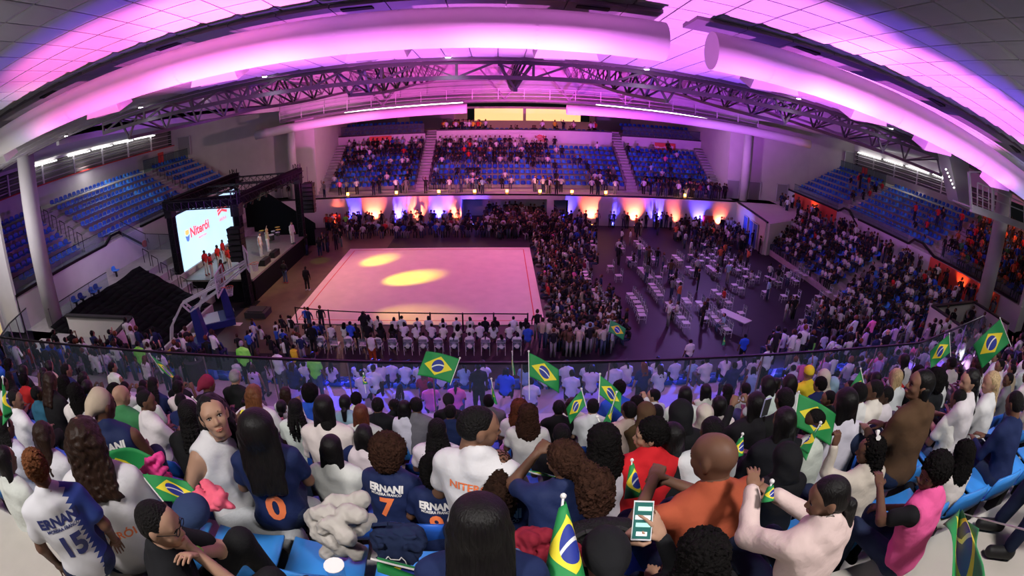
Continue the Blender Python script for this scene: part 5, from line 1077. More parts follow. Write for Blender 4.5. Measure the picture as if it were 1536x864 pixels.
# ---- the crowd's templates
W_ = lambda a, b: [np.array(a, float), np.array(b, float)]
POSES = dict(
    sit=pose(), sitL=pose(hy=.5, lean=.16), sitR=pose(hy=-.5, lean=.10), sitdown=pose(lean=.28, hp=-.35), sitknee=pose(lean=.38, elbow=W_((.24, .30, .72), (-.24, .30, .72)), wrist=W_((.08, .42, .66), (-.08, .42, .66))),
    phone=pose(lean=.1, elbow=W_((.25, .16, .78), (-.25, .16, .78)), wrist=W_((.09, .34, 1.03), (-.09, .34, 1.03)), hand=('grip', 'grip')),
    flagR=pose(lean=.08, elbow=W_((.28, .16, .92), (-.24, .08, .74)), wrist=W_((.22, .30, 1.12), (-.1, .33, .66)), hand=('grip', 'relax')), flagL=pose(lean=.08, hy=.3, elbow=W_((.24, .08, .74), (-.28, .16, .92)), wrist=W_((.1, .33, .66), (-.22, .30, 1.12)), hand=('relax', 'grip')),
    turnL=pose(lean=.1, hy=1.15, twist=.35), turnR=pose(lean=.1, hy=-1.15, twist=-.35),
    armup=pose(lean=.05, elbow=W_((.30, .08, 1.22), (-.24, .08, .74)), wrist=W_((.26, .12, 1.46), (-.1, .33, .66)), hand=('open', 'relax')),
    stand=pose(stand=True, lean=.03), standR=pose(stand=True, lean=.03, hy=-.7), standphone=pose(stand=True, lean=.05, elbow=W_((.26, .12, 1.18), (-.26, .12, 1.18)), wrist=W_((.08, .30, 1.44), (-.08, .30, 1.44)), hand=('grip', 'grip')),
    standfold=pose(stand=True, lean=.0, hy=.5, elbow=W_((.27, .03, 1.12), (-.27, .03, 1.12)), wrist=W_((-.02, .18, 1.14), (.02, .20, 1.10))), standup=pose(stand=True, lean=.02, elbow=W_((.32, .06, 1.55), (-.24, .03, 1.08)), wrist=W_((.28, .12, 1.80), (-.26, .10, .88)), hand=('open', 'relax')),
)
_B, _T, _P, _H, _S = {}, {}, {}, {}, {}
def get_body(p):
    if p not in _B: _B[p] = body_mesh(POSES[p], .024, .013, .012)
    return _B[p]
def get_top(p, k):
    if (p, k) not in _T: _T[(p, k)] = top_mesh(POSES[p], k, .02)
    return _T[(p, k)]
def get_pants(p):
    if p not in _P: _P[p] = pants_mesh(POSES[p], 'long', .025)
    return _P[p]
def get_shoes(p):
    if p not in _S: _S[p] = shoe_meshes(POSES[p], .02)
    return _S[p]
def get_hair(k):
    if k not in _H: _H[k] = hair_mesh(k, .011 if k not in ('braids',) else .009)
    return _H[k]
SKIN = dict(d=(.055, .026, .016), m=(.14, .066, .04), b=(.235, .12, .075), l=(.42, .24, .16), p=(.55, .33, .26))
HAIRC = dict(k=(.006, .005, .005), n=(.022, .010, .006), r=(.10, .028, .014), a=(.14, .05, .02), y=(.42, .30, .16), g=(.28, .27, .27), x=(.038, .016, .010))
TOPC = dict(w=(.72, .70, .72), k=(.012, .012, .014), n=(.015, .025, .085), g=(.17, .17, .18), r=(.55, .03, .03), b=(.03, .10, .55), v=(.25, .95, .10), y=(.85, .62, .04), t=(.50, .40, .30), c=(.62, .55, .47), p=(.85, .16, .40), l=(.55, .35, .6), o=(.6, .14, .06), e=(.10, .055, .03), s=(.30, .45, .60), f=(.05, .22, .08), m=(.22, .02, .05), j=(.03, .12, .2))
npeople = 0
def person(loc, rz, ps, hair, hc, top, tc, sk, label, group=None, scale=1., hs=1., pc=None, shoes=True, tone=True):
    global npeople
    J = POSES[ps]; npeople += 1; sc = SKIN[sk]; j = random.uniform(.88, 1.12) if tone else 1
    body = link('person', get_body(ps), None, tuple(c*j for c in sc)); body.location = loc; body.rotation_euler = (0, 0, rz); body.scale = (scale,)*3; tag(body, label, 'person', group)
    t = link('shirt' if top != 'hoodie' else 'hoodie', get_top(ps, top), body, tuple(min(1, c*random.uniform(.9, 1.1)) for c in (TOPC[tc] if isinstance(tc, str) else tc)))
    link('trousers', get_pants(ps), body, pc or random.choice([(.012, .014, .022), (.02, .03, .07), (.06, .09, .16), (.015, .015, .015), (.1, .1, .11)]))
    if shoes and ps.startswith('stand'):
        cc = random.choice([(.02, .02, .02), (.5, .5, .5), (.3, .05, .05)])
        for me in get_shoes(ps): link('shoe', me, body, cc)
    if hair != 'bald':
        o = link('hair' if hair not in ('hood', 'beanie', 'cap') else hair, get_hair(hair), body, (TOPC if hair in ('hood', 'beanie', 'cap') else HAIRC).get(hc, HAIRC['k'])); o.location = J['H']; o.rotation_euler = Matrix(J['R']).to_euler(); o.scale = (hs,)*3
    return body
import re
# ================================================================== THE CROWD
def near_spot(px, py, ps, rz=0, smin=.74, smax=1.04, rows=None, s0=.85):
    """row, scale and base point of a seated (or standing) spectator whose head centre shows at px, py"""
    H = POSES[ps]['H'] if isinstance(ps, str) else ps['H']; d = ray(px, py); best = None
    for y in (rows or ROWS):
        fz = frow(y)+(.12 if y < 1 else 0)
        for s in np.linspace(smin, smax, 13):
            z = fz+H[2]*s
            if z > CZ-.12: continue
            t = (z-CZ)/d[2] if d[2] < 0 else 1e9; p = CAM0+t*d; hx = H[0]*math.cos(rz)-H[1]*math.sin(rz); hyy = H[0]*math.sin(rz)+H[1]*math.cos(rz)
            by = p[1]-hyy*s; cost = abs(by-y)+1.2*abs(s-s0)
            if best is None or cost < best[0]: best = (cost, y, s, (p[0]-hx*s, by, fz))
    return best
near = []      # (x, y) taken
NEAR = """
24 600 turnR short k tee w b|boy in a white shirt in profile at the left edge, beside the aisle rail
56 591 sitR short k tank j d|dark-skinned child in a dark tank top, second from the left edge
9 690 sit straight k tee w m|person in a white shirt with dark hair, cut by the left edge of the picture
67 653 sit wavy n tee w m|dark-haired person just behind the woman with long auburn hair
100 556 sitR short k tee n b|man with glasses in a dark blue shirt near the left aisle
76 572 sitdown wavy n tee k m|woman with long dark hair leaning forward beside the man in dark blue
36 556 sit straight k tee k m|person in black with straight hair near the left edge of the near stand
128 572 sitR bun k tee k m|dark-haired person in black behind the boy in the white tank top
182 594 sitR bald - tee f l|bald pink-skinned man in a dark green shirt near the left aisle
220 602 turnR fade k tee w m|man in a white shirt and pale trousers sitting sideways, black sneaker raised
267 573 sit straight k hoodie k m|person in a black jacket with straight hair right of the hand rails
312 577 sitR beanie m long k m|woman with a burgundy head wrap and a dark top
353 566 sit fade g tee k l|grey-haired man in a black shirt
284 622 sitL braids k tee k d|person with long black braids left of the woman who looks back
382 592 sit wavy a tee w l|person with red-brown hair right of the grey-haired man
429 590 sit wavy n tee w l|person with wavy brown hair beside the long braids
444 612 sit braids k tee w d|person with long black braids hanging over a white shirt, left of the blue seat
467 590 sitR afro k tee b m|child with a round black afro and a blue shirt
487 612 sit straight k long w m|woman with long black hair over a white top with black sleeves
518 604 sit lowtail k tee s m|person with tied black hair in a light blue top
542 620 sit straight r tee w l|girl with long straight reddish hair in a white shirt
567 608 sit short k tee k m|boy with short black hair and black shirt in the front of the near stand
607 612 sit straight k tee w b|girl with straight black hair and a striped white top
624 608 sitL short k tee g m|child with short dark hair beside the girl in the striped top
547 652 sit bob k tee w m|girl with a black bob above the boy with the number 7
498 672 sit straight k tee w b|girl with very long straight black hair and a white shirt, behind the fluffy white jacket
493 638 sit short k tee n m|child with short dark hair in front of the girl with very long hair
656 645 sit braids k tee w m|girl with thick black braids on a white shirt with orange lettering
673 602 sit beanie k tee k m|person with a black head wrap in the front rows, below the small waving flag
676 618 sit short k tee n m|person in dark clothes right behind the black head wrap
733 602 sit short k hoodie g m|boy with short hair in a dark grey hooded top near the plain green flag
779 612 sit bigcurl r tee w m|person with long reddish brown curls over a white shirt
792 622 sit bigcurl x tee w m|second curly brown head, overlapping the reddish curls
838 612 sit short k tee k d|person with short black hair and a black shirt with a thin collar line
858 606 sitR wavy n tee w m|person with brown hair right of the black shirt, a ring of green flag beside
842 652 sit short k tee k d|dark-haired person in black in front of the big curly ponytail
889 610 sit short k tee w l|boy with short dark hair and a white shirt with a small orange emblem
904 662 sit bigcurl k tee w d|person with long black curls crossed by a white flag stick
929 584 sitR shortcurl k tee b d|child with curly black hair and a blue shirt at the glass
943 616 sitL short k long t b|boy in a beige top with dark hair behind the drooping flag
968 620 sit hood e hoodie e m|person with a brown hood up
984 620 sit short k tee k m|boy with short black hair beside the brown hood
980 594 turnL short k tee w l|boy in left-facing profile close to the glass
1006 655 sitL straight k tee k m|dark-haired person at the shoulder of the boy in the red hoodie
1027 592 sit straight k tee w m|woman with long black hair in a white top by the glass
1020 622 sit hood k hoodie k m|person with a black hood up in front of the woman with long black hair
1058 586 sit straight k tank w m|girl with black hair in a white sleeveless top left of the braids
1078 608 sit straight k tee w d|girl with straight black hair right behind the cream hood
1091 586 sit braids k tee w d|girl with long braids in a white shirt by the glass
1067 648 sit fade k tee w d|black-haired head just above the bald man in rust
1118 584 sit short k tee w m|child in a white headband cap between the braids and the bob
1133 606 phone straight k long k b|woman with straight black hair in black holding up a phone
1151 576 sit bob k tee w m|girl in a white shirt left of the woman with the short black bob
1163 577 turnR straight k tee w m|girl in right-facing profile beside the black bob
1184 574 sit bob k tee w d|woman with a short black bob and white shirt
1176 600 sit short k tee k m|dark head below the woman with the short bob
1176 632 sit straight k long k b|woman with glossy long black hair beside the big green and yellow flag
1213 560 sitR cap y tee y b|person in a yellow shirt and cap holding a phone
1235 566 sit hood c hoodie c l|person with a pale pink head covering
1249 576 sit hood s hoodie s m|person with a teal blue hood up
1242 598 turnL short k tee k m|boy in left-facing profile in front of the teal hood
1222 632 turnL bun k tee w d|girl with a black bun and white headband
1268 604 sit straight k tee w b|woman with very long straight black hair over a striped white top
1287 590 sit short k tee w m|dark-haired person in white left of the blonde woman
1310 586 turnL short k tee w m|boy in left-facing profile left of the blonde woman
1343 566 sit straight y tee w l|woman with long pale blonde hair
1327 594 turnL short k tank w d|person with short curly hair in a white sleeveless top
1356 540 sit straight k tee w m|woman in white with dark hair behind the blonde woman
1376 562 sit shortcurl k tee k m|dark round head between the blonde woman and the white shirt
1401 572 sit afro k tee k m|person with a big dark afro left of the woman in white who looks left
1427 545 sit fade k tee w d|man in a white shirt with a small orange print on the back
1454 572 turnL wavy k tee w l|woman in a white shirt with dark wavy hair who looks left
1437 600 sit braids k tee w m|girl with long dark braids in a white shirt, right of the brown coat
1486 574 turnL wavy y tee w l|woman with glasses and curly light brown hair
1494 535 turnL wavy n tee w l|woman with long wavy hair near the right edge
1443 680 sit bigcurl k tee w m|person with very long black curls in front of the right-hand seats
1521 606 sitdown short k long n m|person in dark blue with hands in the lap at the right edge
1512 570 turnL short k tee g m|person in grey at the right edge, near the stair
1466 545 sit wavy n tee w m|woman with wavy dark hair between the white shirt and the right edge
169 552 standR short k tank w b|boy standing in the left aisle in a white tank top
"""
def add_near(px, py, ps, hair, hc, top, tc, sk, label, group=None, pc=None):
    rz = random.uniform(-.08, .08); st = ps.startswith('stand'); b = near_spot(px, py, ps, rz, rows=[5.7, 6.5] if st else None, s0=.97 if re.search(r'\b(man|woman)\b', label) else .85)
    _, y, s, loc = b; near.append((loc[0], loc[1])); return person(loc, rz, ps, hair, hc, top, tc, sk, label, group, s, pc=pc)
HEROES = dict(g15=(55, 702, 2.5), auburn=(129, 658, 2.9), glasses=(240, 787, 1.9), cape=(153, 609, 4.0), back=(321, 624, 3.2), flowers=(387, 640, 3.0), seven=(584, 680, 3.4), nine=(656, 707, 3.3), white=(718, 642, 2.9), red=(975, 653, 3.4), bun=(749, 702, 3.0), curl=(847, 693, 2.6), dark=(720, 787, 1.55), phone=(907, 835, 1.9), bald=(1071, 687, 2.35), bhood=(1178, 690, 3.1), pony=(1242, 747, 2.0), fuzzy=(1051, 827, 1.9), bow=(1305, 676, 3.3), pink=(1400, 711, 2.7), coat=(1380, 578, 3.8), cream=(1056, 622, 4.9))
for px, py, t in HEROES.values(): q = CAM0+t*ray(px, py); near.append((q[0], q[1]))
for l in NEAR.strip().splitlines():
    a, lb = l.split('|'); a = a.split(); add_near(float(a[0]), float(a[1]), a[2], a[3], a[4], a[5], a[6], a[7], lb)
# the rest of the near stand's seats, filled
hk = ['short', 'short', 'straight', 'braids', 'bigcurl', 'shortcurl', 'bob', 'pony', 'bun', 'wavy', 'fade', 'lowtail']
fl = ['sit', 'sit', 'sitL', 'sitR', 'sitdown', 'phone', 'flagR', 'turnL']
def project(p):
    v = np.array(p, float)-CAM0; x, y, z = v@RT, v@UP, v@FW; h = math.hypot(x, y)+1e-9; r = 2*FPX*math.sin(math.atan2(h, z)/2); return 768+r*x/h, 432-r*y/h, z
nfill = 0
HD = dict(short='short black hair', straight='straight black hair', braids='black braids', bigcurl='long black curls', shortcurl='short black curls', bob='a black bob', pony='a black ponytail', bun='a black bun', wavy='wavy black hair', fade='cropped hair', lowtail='a low black tail')
CD = dict(w='white', k='black', g='grey', n='navy', b='blue', r='red', t='beige', m='maroon', s='light blue')
TD = dict(tee='shirt', tank='sleeveless top', long='top', hoodie='hooded top')
for y in ROWS[::-1]:
    x = -13.0+random.uniform(0, .3)
    while x < 13.3:
        q = project((x, y, frow(y)+1.2))
        ok = all((x-a)**2+((y-b_)*.9)**2 > .215 for a, b_ in near) and -40 < q[0] < 1580 and q[1] < 900
        if y < 3 and abs(x) > 3.0: ok = ok and random.random() < .35
        if y < 2 and abs(x) < 3.2: ok = False
        if -9.6 < x < -8.4 and y > 2: ok = False
        if ok and random.random() < .93 and nfill < 92:
            hair = random.choice(hk); white = random.random() < .62; tc = 'w' if white else random.choice('kkgnnbrtm'); tp = random.choice(('tee', 'tee', 'tank', 'long', 'hoodie')); lb = 'spectator with %s and a %s %s, %s row from the glass' % (HD[hair], CD[tc], TD[tp], ORD[5-ROWS.index(y)])
            person((x, y+random.uniform(-.03, .03), frow(y)), random.uniform(-.15, .15), random.choice(fl), hair, 'k', tp, tc, random.choice('dmmbbl'), lb, lb[10:], random.uniform(.78, .92)); nfill += 1; near.append((x, y))
        x += .52
# ---- lower south stand, seen through the glass, and the aisles
def put(px, py, z, ps, hair, hc, top, tc, sk, label, group=None, rz=0, scale=.95, z_is_floor=True, pc=None, hs=1.):
    """person whose feet (standing) or seat row floor is at height z, head centre at px, py"""
    H = POSES[ps]['H']; d = ray(px, py); t = (z+H[2]*scale-CZ)/d[2]; p = CAM0+t*d; hx = H[0]*math.cos(rz)-H[1]*math.sin(rz); hy = H[0]*math.sin(rz)+H[1]*math.cos(rz)
    return person((p[0]-hx*scale, p[1]-hy*scale, z), rz, ps, hair, hc, top, tc, sk, label, group, scale, pc=pc, hs=hs)
MID = """
362 516 3.2 stand short g long v m|security guard in a lime green jacket standing behind the glass, cap on
206 516 3.2 stand short k tee v m|steward in a lime green vest at the left, near the stair parapet
470 533 3.2 stand short k tee v m|steward in a small lime green shirt behind the glass near the mat
1219 510 .0 stand short k tee v m|steward in a lime green vest at the right behind the glass
1299 432 .0 stand short k tee v m|steward in a lime green vest at the foot of the east stand steps
372 588 3.2 sit short k tee g m|grey shirted person seated behind the glass left of the guard
386 528 3.2 stand wavy n tee k m|woman in black standing right of the lime green guard
415 527 3.2 stand short k tank w d|man in a white sleeveless top with his back turned, right of the lime guard
379 552 3.2 stand straight n tank l b|girl in a lilac sleeveless top in front of the guard
438 548 3.2 sit wavy n tee n m|person in dark blue seated behind the glass, purple light
440 520 .0 stand short k tank y m|person in yellow on the floor near the barrier
717 550 3.2 stand fade k tee k d|broad man in a dark purple lit shirt standing behind the glass
759 556 3.2 sit straight k tee b m|person in a bright blue shirt between the flags behind the glass
560 552 3.2 sitdown short k tee w m|child in white behind the glass in the blue light
543 560 3.2 sit short k tee w d|second child in white behind the glass in the blue light
600 582 3.2 sitdown braids k tee w m|child with braids bending down behind the glass
645 578 3.2 sit short k tee p m|child in a pink lit shirt on a blue seat behind the glass
684 576 3.2 sit pony k tee p m|girl in a pink lit shirt on a blue seat behind the glass
636 560 3.2 sit wavy r tee m m|person with long wavy hair behind the glass under the small flag
888 552 3.2 sit straight k tee w b|woman in a white shirt with long hair behind the glass
922 548 3.2 stand short k tee w m|boy in white turning right behind the glass
797 572 3.2 sit short k tee w m|child in white under the large flag behind the glass
858 560 3.2 sit short k tee w m|child in white lit blue behind the glass, right of the large flag
966 548 3.2 stand wavy r tee n l|person in a dark dotted dress behind the glass
990 552 3.2 sit wavy n tee w m|person with long brown hair beside the dotted dress
1036 512 .0 stand short k tee w m|boy in white on the floor beyond the glass, green band
1153 522 3.2 stand pony k tee w b|woman in white standing in the bright light behind the glass
1102 548 3.2 standup short k long n m|person in dark blue reaching an arm to the left behind the glass
1118 504 .0 stand short k tee b m|person in blue beyond the glass near the table
1060 540 3.2 sit short k tee w m|child in white with a pale stick behind the glass
1098 558 3.2 sit short k tee w d|child in light blue white behind the glass
1130 555 3.2 sit straight k tank s m|child in a light top beside the blue board behind the glass
1190 552 3.2 sit short k tee w m|white shirted child below the steward in lime
1160 498 .0 stand short k tee k d|man in black beyond the glass near the white table
1238 502 .0 stand short k tee w d|man in a white shirt beyond the glass, right of the lime steward
1316 505 3.2 stand short k long n m|man in dark blue in the right crowd behind the glass
1332 498 3.2 stand bald - tee k l|bald pale man in the right crowd behind the glass
1350 515 3.2 stand straight k tee l b|woman in lilac white in the right crowd behind the glass
1374 517 3.2 stand straight k tee p b|woman in a pink lit top in the right crowd behind the glass
1403 508 3.2 stand short k tee w m|person in pale blue white in the right crowd
1425 500 3.2 stand shortcurl g tee g m|grey-haired person near the right stair parapet
1440 497 3.2 stand short k tee l m|person in violet near the right stair parapet
1470 495 3.2 standphone straight k tee w l|woman in white with raised hands by the right stair parapet
1404 520 3.2 stand short n long g l|bearded man in a dark shirt beside the small flag
80 498 3.0 stand short k tee k m|dark clothed man standing by the glass rail below the white column
106 498 3.0 standphone short k tee k m|dark clothed man photographing with raised arms below the white column
137 527 3.2 sit straight k tee w m|girl in pale clothes behind the dark glass rail at the left
155 527 3.2 sit straight k tee w m|second girl in pale clothes behind the dark glass rail at the left
217 538 3.2 sit wavy r tee w m|person in white with reddish hair behind the dark glass, left
240 528 3.2 stand wavy k tee w m|woman in a white shirt and dark trousers left of the black bin
"""
for l in MID.strip().splitlines():
    a, lb = l.split('|'); a = a.split(); put(float(a[0]), float(a[1]), float(a[2]), a[3], a[4], a[5], a[6], a[7], a[8], lb, rz=random.uniform(-.2, .2))
nm = 0
for (y, z) in ((13.6, 2.95), (14.4, 2.52), (15.2, 2.1)):
    x = -8.5
    while x < 14:
        if random.random() < (.62 if y < 14 else .4) and nm < 44:
            hh = random.choice(hk); cc = random.choice('wwwws'); lb = 'child with %s and a %s shirt, lower stand beyond the glass' % (HD[hh], CD[cc]); person((x, y, z), random.uniform(-.2, .2), random.choice(('sit', 'sitdown', 'sitL', 'phone', 'sit')), hh, 'k', 'tee', cc, random.choice('dmb'), lb, lb[6:], random.uniform(.78, .92)); nm += 1
        x += .62
# ---- row of chairs and children in front of the mat
fr = []
for k in range(15):
    x = -9.2+k*.72
    if k in (2, 4): chair(x, 21.9, 0, 'empty white folding chair in the row of seated children before the mat', 'white chairs before the mat'); continue
    chair(x, 21.9, 0, 'white folding chair under a child in the row before the mat', 'occupied white chairs before the mat')
    fr.append((x, 21.75, 'row of chairs by the mat'))
for k in range(16): fr.append((-8.2+k*.62+random.uniform(-.1, .1), 22.85+random.uniform(-.1, .1), 'row behind the belt barrier'))
for k in range(13): fr.append((-6.6+k*.66+random.uniform(-.15, .15), 23.6+random.uniform(-.1, .1), 'row behind the belt barrier'))
for (x, y, w) in fr:
    hh = random.choice(hk); cc = random.choice('wwwwwk'); lb = 'child with %s and a %s shirt, %s' % (HD[hh], CD[cc], w); person((x, y, 0 if y < 22 else -.02), random.uniform(-.15, .15), random.choice(('sit', 'sit', 'sitL', 'sitR')), hh, 'k', 'tee', cc, random.choice('dmb'), lb, lb[6:], random.uniform(.78, .9))
FL = """
458 402 .0 stand short k long k m|person all in black standing on the edge of the mat
544 470 .0 standphone short k long k m|photographer in black standing at the barrier before the mat
556 503 .0 stand bun n tank w m|woman in a white top and rust skirt standing behind the chairs
466 488 .0 stand short k long k m|tall figure in black standing among the children left of the photographer
525 485 .0 sit short k tee b m|child in blue seated by the barrier
792 490 .0 sit short k tee b m|child in blue at the right end of the barrier
425 393 .0 standfold short k long k b|man in black with folded arms beside the stage
478 357 .0 standup wavy n tee k b|dancer in dark clothes in the green light at the foot of the stage
870 487 .0 standfold short k hoodie c m|person with a cream top and bag standing right of the seated children
849 480 .0 stand straight n tee t m|person in cream and black in front of the cream bag carrier
885 480 .0 stand short k tee s m|person in light blue denim standing right of the cream top
"""
for l in FL.strip().splitlines():
    a, lb = l.split('|'); a = a.split(); put(float(a[0]), float(a[1]), float(a[2]), a[3], a[4], a[5], a[6], a[7], a[8], lb, rz=random.uniform(-.2, .2), pc=(.35, .06, .02) if 'rust skirt' in lb else None)
ST = """
389 352 standR straight n tank w l|dancer in a short white dress on the stage
400 345 standup straight y tank t l|dancer in a gold dress with an arm raised on the stage
437 335 standR straight n long w l|singer in white at the front of the stage
306 378 stand short k tee r d|drummer in a red shirt before the screen, leftmost musician
314 382 standfold short g tee r d|musician in red with a drum, second from the screen's edge
325 370 stand short k tee r d|tall musician in red in the middle of the group before the screen
333 362 standR short k tee r d|musician in red with raised arms before the screen
341 372 standR straight n tee r l|musician in a red shirt and white trousers nearest the loudspeaker
331 392 stand wavy k tank r m|dancer in a long red and white dress before the screen
"""
for i, l in enumerate(ST.strip().splitlines()):
    a, lb = l.split('|'); a = a.split(); put(float(a[0]), float(a[1]), SZ, a[2], a[3], a[4], a[5], a[6], a[7], lb, rz=-HP+random.uniform(-.5, .3), pc=(.6, .6, .6) if i != 8 else (.45, .05, .08), scale=1.0)
print('people', npeople, 'fill', nfill)
# ================================================================== THE FAR CROWD, one mass of small figures
def low_person(seated, arms=0):
    parts = []; cols = []
    def add(V, F, c): parts.append((np.array(V, float), F, c))
    hd = MB().sphere((0, .03, 1.50 if not seated else 1.17), .095, 6, 5, (.85, 1, 1.15)); add(hd.v, hd.f, 'skin')
    hr = MB().sphere((0, -.005, 1.53 if not seated else 1.20), .108, 6, 5, (.9, .95, 1.05)); hr.v = [(x, min(y, .05), z) for x, y, z in hr.v]; add(hr.v, hr.f, 'hair')
    zt_, zb_ = (1.36, .85) if not seated else (1.03, .48)
    rg = []
    for z, a, b in ((zb_, .15, .11), (zb_+(zt_-zb_)*.5, .145, .105), (zt_-.07, .185, .10), (zt_, .09, .06)): rg += [(a*math.cos(t*math.pi/3), b*math.sin(t*math.pi/3)+(.0 if not seated else .03*(z-zb_)), z) for t in range(6)]
    fs = [(j*6+i, j*6+(i+1) % 6, (j+1)*6+(i+1) % 6, (j+1)*6+i) for j in range(3) for i in range(6)]+[tuple(range(18, 24))]; add(rg, fs, 'top')
    am = MB()
    for s in (-1, 1):
        sh = (s*.19, 0, zt_-.06); e = (s*.25, .06, zt_-.32); w = (s*.12, .26, zt_-.38) if seated else (s*.23, .1, zt_-.55)
        if arms and s == 1: e = (s*.28, .05, zt_+.12); w = (s*.22, .1, zt_+.38)
        am.tube(sh, e, .05, 4, .04); add(am.v, am.f, 'top'); am = MB(); am.tube(e, w, .038, 4, .03); add(am.v, am.f, 'skin'); am = MB()
        if seated: am.tube((s*.09, .02, .5), (s*.11, .44, .5), .085, 5, .06).tube((s*.11, .44, .5), (s*.11, .42, .03), .06, 5, .045)
        else: am.tube((s*.08, 0, .9), (s*.1, .0, .03), .09, 5, .05)
        add(am.v, am.f, 'leg'); am = MB()
    return parts
LOW = {(s, a): low_person(s, a) for s in (0, 1) for a in (0, 1)}
class Crowd:
    def __init__(s): s.V = []; s.F = []; s.C = []; s.n = 0; s.count = 0
    def add(s, x, y, z, a, seated=1, tc=None, sc=.95, arms=None):
        P = LOW[(seated, (random.random() < .07) if arms is None else arms)]; c, sn = math.cos(a), math.sin(a)
        if tc is None: tc = random.choices('wkngrbsmtp', (26, 48, 9, 8, 2, 3, 3, 2, 2, 1))[0]
        cm = dict(skin=SKIN[random.choice('dmmbl')], hair=HAIRC[random.choice('kkkknxra')], top=TOPC[tc] if isinstance(tc, str) else tc, leg=random.choice([(.012, .014, .022), (.02, .03, .07), (.05, .07, .12), (.012, .012, .012), (.2, .2, .2)]))
        j = random.uniform(.85, 1.15)
        for V, F, k in P:
            s.V.append(np.stack([x+sc*(V[:, 0]*c-V[:, 1]*sn), y+sc*(V[:, 0]*sn+V[:, 1]*c), z+sc*V[:, 2]], 1)); s.F += [tuple(s.n+i for i in f) for f in F]; s.C.append(np.tile(np.array([cm[k][0]*j, cm[k][1]*j, cm[k][2]*j, 1.]), (len(V), 1))); s.n += len(V)
        s.count += 1
    def build(s, name, label):
        me = bpy.data.meshes.new(name); me.from_pydata(np.concatenate(s.V), [], s.F); me.shade_smooth(); me.materials.append(mat_vcol('crowd_colours'))
        a = me.color_attributes.new('Col', 'FLOAT_COLOR', 'POINT'); a.data.foreach_set('color', np.concatenate(s.C).ravel()); print(name, s.count); return tag(link(name, me), label, None, None, 'stuff')
R_ = random.uniform
cr = Crowd()
# north stand, denser at the top of the left and middle blocks
for (xa, xb, dens) in ((-16.0, -7.8, lambda x, k: .85 if k > 5 else (.45 if x > -12 or k > 3 else .22)), (-6.2, 12.0, lambda x, k: (.9 if x < 1.5 else (.75 if x < 5 else .12)) if k > 3 else (.55 if (x < -1.5 or x > 9) and k < 3 else .12)), (13.4, 21.3, lambda x, k: .75 if k < 2 else (.5 if k == 7 and x < 16.5 else .08))):
    for k in range(9):
        x = xa+.25
        while x < xb:
            if random.random() < dens(x, k): cr.add(x+R_(-.1, .1), 48.3+.85*k+.35, 2.9+.4*k, math.pi+R_(-.3, .3))
            x += .52
for k in range(46): cr.add(R_(-20, 22), R_(46.9, 48), 2.7, math.pi+R_(-.6, .6), 0)
for k in range(26): cr.add(R_(14, 22.4), R_(46.9, 48), 2.7, math.pi+R_(-.8, .8), 0, random.choice('kkkgn'))
for k in range(34): cr.add(random.choice((R_(-6, -3), R_(-5.5, -1), R_(4.5, 11.5))), R_(56.8, 58), 7.4, math.pi+R_(-.6, .6), 0, random.choice('kkrtyw'))
for k in range(20): cr.add(R_(-6, 11), 57.0, 7.1, math.pi, 1, 'k')
# along the uplit wall, seated rows before it, and the packed tunnel
for k in range(34): cr.add(R_(-15.5, -2), R_(44.9, 46), 0, math.pi+R_(-.6, .6), 0, random.choice('kkkwgsn'))
for k in range(12): cr.add(R_(7, 20), R_(45, 46), 0, math.pi+R_(-.6, .6), 0, random.choice('kkkgn'))
for y in (42.4, 43.2, 44.0):
    x = -13.5
    while x < 4:
        if random.random() < .88: cr.add(x+R_(-.1, .1), y+R_(-.1, .1), 0, math.pi+R_(-.3, .3))
        x += .56
for k in range(150): cr.add(R_(-1.3, 5.4), R_(41.5, 49.5), 0, math.pi+R_(-.5, .5), random.random() < .3, random.choice('kkkkngwke'))
for k in range(45): cr.add(R_(4.6, 8), R_(39, 46), 0, math.pi/2+R_(-1, 1), random.random() < .3, random.choice('kkkwnb'))
# right of the mat
for k in range(330):
    x = 2.9+abs(random.gauss(0, 1.9)); y = R_(22.2, 42)
    if x < 7.6-.04*(42-y): cr.add(x, y, -.3 if x < 4.6 else R_(-.25, 0), math.pi/2+R_(-.5, .5), 1, sc=R_(.75, .95))
for k in range(34): cr.add(5.1+R_(-.3, .4)+k*.03, 22.0+k*.11+R_(-.2, .2), 0, math.pi/2+R_(-.6, .6), 0, random.choice('wwwwk'), R_(.75, .9))
for k in range(26): cr.add(R_(1.9, 5), R_(21.4, 23.4), 0, R_(-.6, .6), 0, random.choice('kkwtce'), R_(.9, 1))
for k in range(28): cr.add(R_(-13, -8.8), R_(20.6, 24.4), 0, R_(-.6, .4), random.random() < .7, random.choice('wwkbn'), R_(.78, .95))
for k in range(14): cr.add(R_(-15.5, -12.2), R_(37.5, 43), 0, math.pi/2+R_(-1, 1), 0, random.choice('kkkw'))
for k in range(6): cr.add(R_(-16, -13), R_(44.6, 45.8), 0, math.pi, 0, random.choice('vrro'))
# among the chairs
for k in range(44):
    x, y = R_(8, 20.5), R_(24, 44); cr.add(x, y, 0, R_(0, 6.2), 0, random.choice('wwkkkgoes'), R_(.8, 1))
for (x, y) in random.sample(chairs, 14): cr.add(x, y, 0, math.pi/2, 1, sc=.85)
for k in range(80): cr.add(R_(15, 22), R_(38, 45.5), 0, R_(0, 6.2), random.random() < .3, random.choice('kkkwgn'), R_(.85, 1))
for k in range(60): cr.add(R_(17, 22.2), R_(20, 26), 0, R_(0, 6.2), random.random() < .4, random.choice('kkkwgn'), R_(.85, 1))
